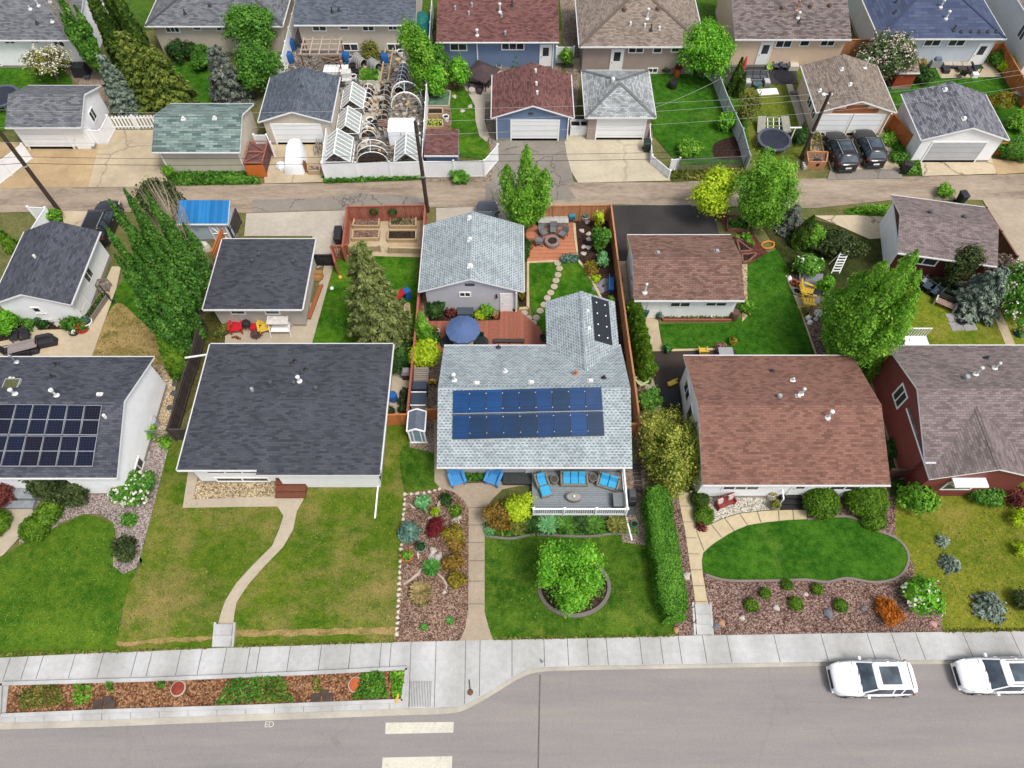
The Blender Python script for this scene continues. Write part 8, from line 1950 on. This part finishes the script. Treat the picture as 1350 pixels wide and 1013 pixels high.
r=thing('fabric_greenhouse','tall box greenhouse in white fabric','greenhouse',at(529,163,1.9));r.location.z=0;m=MB();m.box(0,0,0,2.2,1.8,1.75,0,0,.98);m.build('cover',TARP,r);m=MB()
m.poly([(-1.1,-.9,1.76),(1.1,-.9,1.76),(1.1,.15,2.1),(-1.1,.15,2.1)]);m.poly([(-1.1,.9,1.76),(1.1,.9,1.76),(1.1,.15,2.1),(-1.1,.15,2.1)]);[m.poly([(x,-.9,1.76),(x,.9,1.76),(x,.15,2.1)])for x in(-1.1,1.1)];m.build('roof',plain('white fabric roof',(.8,.81,.82),.6,.03),r);m=MB();m.bar((0,-.93,.05),(0,-.93,1.7),.05);m.build('zip',GREY,r)
def hoops(label,a,b,w,h,n,mat=WHITE,cover=None,soil=True,rr=.03):
 a,b=g(*a),g(*b);c=(a+b)/2;r=thing('hoop_tunnel',label,'hoop tunnel',c,0,'hoop tunnels');d=(b-a).normalized();s=Vector((-d.y,d.x,0));m=MB()
 for k in range(n):
  p=a.lerp(b,k/max(1,n-1))-c;m.tube([p+s*w/2*math.cos(t)+Vector((0,0,h*math.sin(t)))for t in[math.pi*j/12 for j in range(13)]],rr,5)
 m.bar(a-c+Vector((0,0,h)),b-c+Vector((0,0,h)),.035);m.build('hoops',mat,r)
 if soil:m=MB();m.box(0,0,0,w*.9,(b-a).length,.16,math.atan2(d.y,d.x)-math.pi/2);m.build('soil_bed',SOIL,r)
 if cover:m=MB();m.grid([[p_+s*w*.47*math.cos(t)+Vector((0,0,h*.94*math.sin(t)))for t in[math.pi*j/10 for j in range(11)]]for p_ in(a-c,b-c)],0,False);m.build('cover',cover,r)
 return r
hoops('short hoop tunnel on the pale garden path',(487,119),(481,149),1.1,.7,6)
hoops('long hoop tunnel with dark netting under the tall bright tree',(533,92),(527,124),1.0,.75,7,WHITE,plain('dark netting',S(92,98,104),.8,.3,20))
hoops('low hoop tunnel left of the white fabric greenhouse',(509,112),(504,164),1.0,.5,9,plain('dull hoop',S(178,176,172),.6))
hoops('large pair of white arches behind the fabric greenhouse',(536,128),(536,142),2.7,1.6,2,WHITE,None,False,.06)
hoops('wide hoop tunnel frame behind the white fence',(491,198),(491,214),2.6,1.1,3,WHITE,None,True,.035)
hoops('short hoop over a dark bed beside the middle greenhouse',(486,172),(486,182),1.3,.8,3,WHITE)
for px,py,n_,lab in((476,86,4,'row of wire cage rings by the olive shrub'),(495,91,2,'wire cage ring beside the leafy bed')):hoops(lab,(px-5,py-5),(px+5,py+4),1.0,.9,n_+1,plain('wire mesh',S(200,200,198),.5),plain('pale mesh',S(176,176,172),.8,.2,20),False)
bed_frame('leafy green raised bed in the middle of the garden yard',[(475,112),(500,112),(499,98),(477,98)],CREAM,SOIL,.45,'hedge',1500,size=.16)
r=thing('pergola','white and brown timber pergola in front of the beige house','pergola',place(426,74,1.0));m=MB()
for x in(-1.7,1.7):
 for y in(-1.1,1.1):m.bar((x,y,0),(x,y,1.9),.1)
m.build('posts',wood('rusty brown timber',S(140,84,66),.2),r);m=MB();[m.bar((-1.9,y,1.9),(1.9,y,1.9),.09,.12)for y in(-1.1,-.4,.4,1.1)];[m.bar((x,-1.3,2.0),(x,1.3,2.0),.08,.1)for x in(-1.7,-.85,0,.85,1.7)];m.build('beams',wood('pale timber',S(196,180,166),.2),r)
m=MB();a,b=g(515,66),g(507,112);c=(a+b)/2
for k in(-.35,.35):m.bar(a-c+Vector((k,0,.5)),b-c+Vector((k,0,.35)),.12)
[m.bar(a.lerp(b,t)-c+Vector((-.4,0,.3)),a.lerp(b,t)-c+Vector((.4,0,.3)),.06)for t in(0,.25,.5,.75,1)];one('trellis','two long tan beams of a bean trellis in the garden yard','trellis',m,TANW,c)
for px,py,lab in((455,70,'blue barrel beside the pergola'),(506,72,'blue barrel right of the feathery shrub'),(380,70,'blue barrel in the narrow yard, nearer the garage'),(383,53,'blue barrel in the narrow yard, farther from the garage')):drum(lab,px,py,.36,.95,BLUEP)
m=MB()
for i in range(6):
 for j in range(3):m.box(-.95+i*.38,-.4+j*.36,0,.34,.32,.4);m.lathe([(.1,.4),(.09,.42)],-.95+i*.38,-.4+j*.36,8)
one('crate_stack','block of white crates in front of the pergola','crates',m,WHITE,place(443,91,.3))
m=MB();m.box(0,.2,0,.9,.7,.9);m.box(0,-.35,0,.9,.4,.45);one('cabinet','white cabinet beside the farthest slatted greenhouse','cabinet',m,plain('off white cabinet',S(225,224,220),.6),place(457,101,.5),.15)
for px,py,lab,mat in((505,166,'pile of reddish boards beside the fabric greenhouse',wood('reddish boards',S(150,112,98),.25)),(450,112,'pile of dark boards beside the blue grey garage roof',DARKW),(497,196,'pile of grey boards behind the wide hoop frame',GREYW),(437,82,'pile of lumber under the pergola',wood('mixed lumber',S(150,130,116),.3)),(519,200,'pile of grey boards beside the pole side greenhouse',GREYW)):
 m=MB();[m.bar((RN.uniform(-.3,.3)-.6,RN.uniform(-.5,.5),.05+.04*k),(RN.uniform(-.3,.3)+.6,RN.uniform(-.5,.5),.05+.04*k),.14,.05)for k in range(9)];one('lumber',lab,'lumber',m,mat,place(px,py))
for k,(px,py,mat,lab)in enumerate(((488,160,WHITE,'white bucket on the garden yard path'),(493,164,BLACK,'black tub beside the white bucket'),(465,88,BLACK,'black tub behind the wire rings'),(461,78,CREAM,'cream tub by the pergola post'),(469,96,BLACK,'black tub beside the leafy raised bed'),(528,70,WHITE,'white tub at the end of the dark netted tunnel'),(466,103,WHITE,'white tub next to the white cabinet'))):pot(lab,px,py,.32,.5,mat,name='garden_tub')
m=MB();m.lathe([(1.0,0),(.98,.9),(.75,1.7),(.25,2.0),(.01,2.02)],0,0,8,sy=1.5);one('tarp_cover','tall teal tarpaulin cover between the beige and maroon roofed houses','cover',m,plain('teal tarpaulin',S(30,122,118),.6,.15),place(556,34,.9))
m=MB();[m.bar((RN.uniform(-.1,.1),-2.4+.4*k,0),(RN.uniform(.1,.5),-2.4+.4*k+RN.uniform(-.2,.2),1.4),.05)for k in range(13)];[m.bar((0,-2.4,z),(.2,2.4,z),.04)for z in(.5,1.0)];one('trellis','leaning stick trellis along the blue grey garage wall','trellis',m,GREYW,place(442,130))
r=thing('covered_vehicle','narrow vehicle under a white tarpaulin on the tan driveway','vehicle',place(389,204,.8));m=MB()
rings=[]
for y,w_,h_ in((-1.6,.62,.7),(-1.5,.72,1.0),(-.7,.78,1.25),(.2,.7,1.6),(1.0,.55,1.55),(1.25,.5,1.0)):rings.append([(-w_*1.15,y,0),(-w_,y,h_*.6),(-w_*.75,y,h_),(0,y,h_*1.05),(w_*.75,y,h_),(w_,y,h_*.6),(w_*1.15,y,0)])
m.grid(rings,0,True,True,True);m.build('tarpaulin',TARP,r,smooth=True)
m=MB();m.lathe([(.5,0),(.52,.3),(.35,.6),(.1,.72)],0,0,7,sy=.7);one('covered_heap','small white tarpaulin bundle beside the covered vehicle','cover',m,TARP,place(371,219,.3))
m=MB();[m.bar((RN.uniform(-.3,.3),RN.uniform(-.6,.2),0),(RN.uniform(-.4,.4),RN.uniform(.2,.8),RN.uniform(.4,.9)),.06)for k in range(14)];one('stick_pile','heap of grey sticks by the white fence on the tan driveway','stick pile',m,GREYW,place(420,202))
m=MB();[m.bar((RN.uniform(-.15,.15),RN.uniform(-.3,.3),0),(RN.uniform(-.2,.2),RN.uniform(0,.3),RN.uniform(.6,1.1)),.06)for k in range(9)];one('stick_pile','upright brown sticks beside the beige crate','stick pile',m,wood('brown sticks timber',S(160,110,66),.25),place(404,226))
bed_frame('beige crate of sticks on the tan driveway',[(408,231),(423,231),(423,224),(408,224)],TANW,P_yard,.5,None,name='crate',cat='crate')
r=thing('firewood_rack','brown framed rack with an orange front panel beside the cream garage','rack',place(340,208,.9));m=MB()
[m.bar((x,y,0),(x,y,1.5),.08)for x in(-.75,.75)for y in(-1.3,1.3)];[m.bar((-.8,y,1.5),(.8,y,1.5),.08)for y in(-1.3,0,1.3)];[m.bar((x,-1.35,1.5),(x,1.35,1.5),.08)for x in(-.75,.75)];m.bar((-.75,-1.3,1.55),(.75,0,1.55),.06);m.bar((.75,0,1.55),(-.75,1.3,1.55),.06);m.build('frame',REDW,r);m=MB();m.box(0,0,.1,1.4,2.4,1.2);m.build('contents',plain('dark stored boards',S(116,84,80),.85,.35,4),r);m=MB();m.box(0,-1.38,.05,1.55,.05,1.3);m.build('front_panel',plain('orange panel',S(226,124,56),.6,.06),r)
r=thing('gazebo','low brown peaked canopy over the pale patio of the blue house','gazebo',place(635,96,1.2));m=MB();m.lathe([(1.75,1.25),(1.7,1.35),(.15,1.95),(.01,1.96)],0,0,4);m.build('canopy',BRFAB,r);m=MB();[m.bar((1.2*math.cos(a),1.2*math.sin(a),0),(1.2*math.cos(a),1.2*math.sin(a),1.4),.07)for a in(.1,1.67,3.24,4.81)];m.build('posts',BLACK,r);r.rotation_euler=(0,0,rad(12))
r=thing('covered_sofa','brown covered sofa on the pale patio of the blue house','sofa',place(627,114,.4),rad(-12));m=MB();m.box(0,.1,0,1.4,.7,.6,0,0,.85);m.box(.45,-.35,0,.5,.6,.5,0,0,.85);m.build('cover',BRFAB,r,bevel=.1)
table('coffee_table','brown slatted table beside the brown covered sofa',640,108,rad(-25),1.2,.6,.42,DARKW,BLACK);m=MB();m.lathe([(.32,0),(.34,.35),(.28,.45),(.01,.46)],0,0,14);one('fire_pot','round pale drum table beside the brown covered sofa','table',m,STONE,place(622,119,.3))
bed_frame('upper cedar raised bed by the white fence',[(564,155.5),(584,155.5),(584,147.5),(565,147.5)],TANW,SOIL,.45);bed_frame('lower cedar raised bed with lime seedlings',[(563,172),(584,172),(584,163),(564,163)],TANW,SOIL,.45,'lime',50)
bed_frame('pale concrete edged bed under green netting',[(561,143),(592,143),(594,123),(562,124)],C_pad,plain('green netting',S(96,124,100),.8,.4,3),.3)
b=Bld('shed','low maroon roofed blue shed inside the white fence corner','shed',at(559,204,1.9).x,at(604,204,1.9).x,at(580,205,1.9).y,at(580,176,1.9).y,1.9,2.35,'shed',SH_maroon,W_blue,oh=.12)
for px,py,mat,lab in((588,156,WHITE,'white planter by the cedar raised beds'),(655,83,CREAM,'cream ornament pot by the blue house wall'),(662,78,BLACK,'black ornament pot by the blue house wall'),(658,89,STONE,'stone jar beside the brown canopy'),(637,80,WHITE,'white pot beneath the blue house downspout')):pot(lab,px,py,.28,.5,mat,'mid' if mat==BLACK else None)
for px,py,lab in((599,128,'pink rock on the blue house lawn edge'),(620,141,'pale flat rock on the blue house lawn'),(610,147,'small white rock on the blue house lawn')):rock(lab,px,py,.26,STONE,None,.35)
for px,lab in((758,'white planter enclosure left of the pair between the garages'),(771,'white planter enclosure right of the pair between the garages')):
 r=thing('planter_box',lab,'planter',place(px,168,.6));m=MB();[m.bar((-.42,y,.55),(.42,y,.55),.05,1.05)for y in(-.4,.4)];[m.bar((x,-.36,.55),(x,.36,.55),.05,1.05)for x in(-.4,.4)];m.build('box',VINYL,r);m=MB();m.box(0,0,.8,.72,.72,.1);m.build('soil',SOIL,r)
r=thing('lawn_mower','orange lawn mower against the taupe house','mower',place(790,89,.3),rad(90));m=MB();m.box(0,0,.12,.55,.8,.22,0,0,.8);m.build('deck',plain('orange paint',S(226,110,40),.5),r,bevel=.04);m=MB();m.box(0,.1,.34,.3,.35,.2);m.build('engine',BLACK,r);m=MB();[m.bar((s*.22,-.3,.3),(s*.22,-1.0,.9),.03)for s in(-1,1)];m.bar((-.22,-1.0,.9),(.22,-1.0,.9),.03);m.build('handle',BLACK,r);[MB().lathe([(.12,0)],0,0,3)for _ in()]
for sx in(-1,1):
 for sy in(-1,1):m=MB();m.grid([[(sx*x,sy*.32+rr*math.cos(t),.12+rr*math.sin(t))for t in[2*math.pi*k/10 for k in range(10)]]for x,rr in((.27,.12),(.33,.12))],0,True,True,True);m.build('wheel',TYRE,r)
r=thing('barbecue','black barbecue beside the white back door of the taupe house','barbecue',place(824,87,.7));m=MB();m.box(0,0,.1,.9,.5,.6);m.build('cart',BLACK,r);m=MB();m.box(0,0,.7,.75,.5,.3,0,0,.75);m.build('hood',GREY,r,bevel=.06);m=MB();m.box(.65,0,.7,.4,.45,.04);m.build('side_shelf',DGREY,r)
pot('grey pot with red flowers right of the black barbecue',838,86,.25,.4,GREY,'mid');pot('terracotta figure pot on the dark green lawn edge',893,95,.36,.8,TERRA,'maroon');drum('dark compost drum on the dark green lawn edge',888,107,.4,.7,BLACK)
m=MB();m.tube([(0,0,0),(0,0,1.6)],.06,8);m.box(0,0,1.6,.25,.25,.1);one('bird_feeder','white post with a small top by the taupe house','post',m,WHITE,place(775,91));m=MB();m.bar((0,0,.05),(.9,-1.6,.05),.16,.06);one('plank','white plank lying on the dark green lawn','plank',m,WHITE,place(928,98))
r=thing('patio_umbrella','closed red umbrella beside the slim cedars','umbrella',place(976,103));m=MB();m.tube([(0,0,0),(0,0,2.2)],.03,8);m.build('pole',DGREY,r);m=MB();m.lathe([(.08,.9),(.2,1.1),(.16,1.6),(.05,2.2),(.01,2.25)],0,0,8);m.build('canopy',plain('coral canvas',S(226,74,76),.8,.1),r);m=MB();m.lathe([(.28,0),(.25,.1),(.04,.12)],0,0,12);m.build('base',CREAM,r)
GSOFA=plain('grey sofa wicker',S(128,128,134),.8,.2,20)
r=sofa('patio_sofa','grey sectional sofa on the black matting',997,100,0,2.3,3,GSOFA,plain('dark grey cushion',S(96,98,104),.8))
for s in(-1,1):m=MB();m.box(s*.88,-.75,.04,.55,.75,.36);m.build('side_seat',GSOFA,r,bevel=.03);m=MB();m.box(s*.88,-.75,.4,.5,.65,.12);m.build('seat_cushion',plain('pale grey cushion',S(206,204,200),.8),r,bevel=.03)
r=thing('fire_table','round glass table inside the grey sectional sofa','table',place(999,111,.4));m=MB();m.lathe([(.3,0),(.2,.3),(.42,.4),(.42,.44),(.01,.45)],0,0,16);m.build('tabletop',glassy('teal table glass',(.06,.12,.12)),r)
adirondack('grey plastic chair left of the pair by the peach house',1024,86,rad(-8),plain('grey blue plastic',S(86,90,104),.5));adirondack('grey plastic chair right of the pair by the peach house',1035.5,86,rad(-8),MATS[('plain','grey blue plastic')]);adirondack('small lime child chair beside the grey plastic chairs',1015,88,rad(-15),plain('lime plastic',S(176,214,84),.5),0,None,.65)
pot('rust coloured pot beside the lime child chair',1014,82,.25,.4,TERRA,'maroon')
m=MB();m.box(0,0,0,1.0,.8,.5);one('storage_box','pale box with a green top by the grey plastic chairs','storage box',m,CREAM,place(1045,87,.3));m=MB();m.lathe([(1.0,0),(1.0,.02),(.01,.03)],0,0,18);one('patio_mat','round black mat on the black matting','mat',m,plain('black rug',S(44,44,50),.95),place(1034,102)+Vector((0,0,.06)))
m=MB();m.box(0,0,0,1.85,.85,.06,.03);one('foam_mat','white rectangular mat on the patchy lawn','mat',m,TARP,place(1012,122)+Vector((0,0,.03)),rad(4));m=MB();m.box(0,0,0,.9,.3,.35);one('timber_block','grey timber block by the tan garage corner','timber',m,GREYW,place(1049,122,.3))
def trampoline(label,px,py,R_,mat=None):
 r=thing('trampoline',label,'trampoline',place(px,py,.8));m=MB();m.lathe([(R_*.84,.78),(.01,.76)],0,0,24,caps=False);m.build('mat',mat or plain('black jumping mat',S(50,54,68),.8),r);m=MB();m.lathe([(R_,.74),(R_,.84),(R_*.84,.84),(R_*.84,.78)],0,0,24,caps=False);m.build('rim_pad',plain('dark rim pad',S(92,98,110),.7),r)
 for k in range(6):a=k*math.pi/3;m=MB();m.bar((R_*.97*math.cos(a),R_*.97*math.sin(a),0),(R_*.97*math.cos(a),R_*.97*math.sin(a),.78),.05);m.build('leg',STEEL,r)
 return r
trampoline('dark round trampoline near the right utility pole',1021,184,1.45);trampoline('round trampoline cut by the left edge of the photo',1,127,1.6)
r=thing('lounge_set','two reclined grey garden loungers joined by a low frame above the trampoline','lounger',place(1020,163,.5));GL=plain('grey lounger fabric',S(166,164,152),.8,.15)
for s in(-1,1):m=MB();m.hexa([(s*1.15-.35,-.8,.1),(s*1.15+.35,-.8,.1),(s*1.0+.35,.6,.7),(s*1.0-.35,.6,.7)],[(s*1.15-.35,-.8,.2),(s*1.15+.35,-.8,.2),(s*1.0+.35,.6,.8),(s*1.0-.35,.6,.8)]);m.build('panel',GL,r)
m=MB();[m.bar((-.8,y,z),(.8,y,z),.05)for y,z in((.5,.7),(.2,.55),(-.2,.4))];[m.bar((x,-.6,.1),(x,.5,.7),.04)for x in(-.5,0,.5)];[m.bar((x,.5,0),(x,.5,.75),.05)for x in(-1.1,1.1)];m.build('frame',STEEL,r)
r=thing('clothes_post','white T shaped post beside the trampoline','post',place(1040,190));m=MB();m.bar((0,0,0),(0,0,1.7),.08);m.build('post',WHITE,r);m=MB();m.bar((-.5,0,1.7),(.5,0,1.72),.09);m.build('crossbar',WHITE,r)
r=thing('child_bike','small pink and purple child bike at the bumper of the left black car','bike',place(1085,172),rad(60));m=MB();m.bar((-.3,0,.3),(.25,0,.55),.08);m.bar((.25,0,.3),(.25,0,.75),.07);m.box(-.2,0,.5,.3,.16,.08);m.build('frame',plain('pink paint',S(196,70,130),.5),r);[MB().tube([(x+.2*math.cos(t),0,.22+.2*math.sin(t))for t in[2*math.pi*k/12 for k in range(13)]],.04,5).build('wheel',TYRE,r)for x in(-.35,.35)];m=MB();m.bar((.25,-.22,.75),(.25,.22,.75),.05);m.build('handlebar',BLACK,r)
bed_frame('open timber box of rubbish at the alley beside the black cars',[(1062,223),(1085,223),(1087,210),(1060,210)],CEDARW,P_brn,.8,None,name='bin_corral',cat='box');m=MB();m.lathe([(.3,0),(.36,.6),(.3,.7),(.01,.72)],0,0,10);one('rubbish_bag','black rubbish bag in the open timber box','bag',m,BLACK,place(1077,214,.5));m=MB();m.box(0,0,0,.9,.25,.3,.3);m.box(-.3,.1,.1,.3,.4,.3);one('rubbish_heap','white and grey rubbish in the open timber box','rubbish',m,plain('white grey rubbish',S(196,186,184),.8,.3,6),place(1066,217,.4))
bed_frame('stone filled verge bed between the pole and the left black car',[(1067,202),(1084,205),(1078,172),(1070,172)],TANW,P_grav,.35,'olive',160)
SBLK=plain('charcoal wicker',S(62,62,70),.8,.15);SPAL=plain('sand cushion',S(206,194,176),.8)
r=sofa('patio_sofa','charcoal sectional with sand cushions on the right neighbour patio',1262,83,rad(-3),2.9,3,SBLK,SPAL);m=MB();m.box(-1.15,-.75,.04,.6,.8,.36);m.build('side_seat',SBLK,r,bevel=.03);m=MB();m.box(1.15,-.75,.04,.6,.7,.36);m.build('side_seat',SBLK,r,bevel=.03)
chair('patio_chair','brown wicker chair in front of the charcoal sectional',1270,97,rad(150),DARKW,DARKW);r=table('coffee_table','brown table between the sectional and the wicker chair',1269,90,0,.8,.5,.4,DARKW,BLACK)
r=thing('barbecue','grey barbecue against the navy roofed house wall','barbecue',place(1236,80,.7));m=MB();m.box(0,0,.1,1.0,.5,.65);m.build('cart',GREY,r);m=MB();m.box(0,0,.75,.7,.5,.3,0,0,.75);m.build('hood',plain('blue grey hood',S(120,136,150),.4),r,bevel=.06)
table('patio_table','dark green table near the white back door',1290,88,rad(8),.8,.6,.6,DGREEN,BLACK);m=MB();m.box(0,0,0,.5,.45,.4);one('storage_box','white cube by the dark green table','storage box',m,WHITE,place(1286,98,.3))
b=Bld('shed','small leaning red shed with white roof edge under the lilac','shed',at(1184,94,1.8).x,at(1212,94,1.8).x,at(1190,96,1.8).y,at(1190,78,1.8).y,1.8,2.3,'shed',SH_tan,W_red if False else siding('red shed boards',S(178,84,54),.2,True,.75),oh=.1)
r=thing('barbecue','black covered barbecue in the gravel yard of the top left house','barbecue',place(105,90,.7));m=MB();m.box(0,0,0,1.5,1.1,1.1,0,0,.8);m.build('cover',BLACK,r,bevel=.1);m=MB();m.box(.6,-.6,0,.5,.4,.3);m.build('base',DGREY,r)
r=thing('picnic_table','weathered table cut by the right edge behind the speckled garage','table',place(1347,122,.6),rad(40));m=MB();[m.box(0,-.3+.2*k,.7,1.6,.18,.05)for k in range(4)];m.build('tabletop',GREYW,r);[MB().bar((x,-.4,0),(x,.4,.7),.08).build('leg',GREYW,r)for x in(-.6,.6)]
cam=bpy.data.cameras.new('camera');co=bpy.data.objects.new('camera',cam);COL.objects.link(co)
cam.sensor_fit='HORIZONTAL';cam.sensor_width=36;cam.lens=36*F/1350
cam.clip_end=2000
co.location=(0,0,CH);co.rotation_euler=(rad(90)-PITCH,0,0)
SC.camera=co
SUN=Vector((0.34,-0.34,0.87)).normalized()
el=math.asin(SUN.z);az=math.atan2(SUN.x,SUN.y)
w=bpy.data.worlds.new('World');SC.world=w;w.use_nodes=True
wn=w.node_tree.nodes;bg=wn['Background']
sky=wn.new('ShaderNodeTexSky');sky.sky_type='NISHITA';sky.sun_disc=False
sky.sun_elevation=el;sky.sun_rotation=az;sky.air_density=1.0;sky.dust_density=3.0
hs=wn.new('ShaderNodeHueSaturation');hs.inputs['Saturation'].default_value=0.45
w.node_tree.links.new(sky.outputs[0],hs.inputs['Color']);w.node_tree.links.new(hs.outputs[0],bg.inputs[0]);bg.inputs[1].default_value=0.13
sl=bpy.data.lights.new('sun','SUN');sl.energy=1.6;sl.angle=rad(16);sl.color=(1,0.95,0.88)
so=bpy.data.objects.new('sun',sl);COL.objects.link(so);so.rotation_euler=(-SUN).to_track_quat('-Z','Y').to_euler()
vs=SC.view_settings;vs.view_transform='Standard';vs.look='None';vs.gamma=1;vs.exposure=0.76
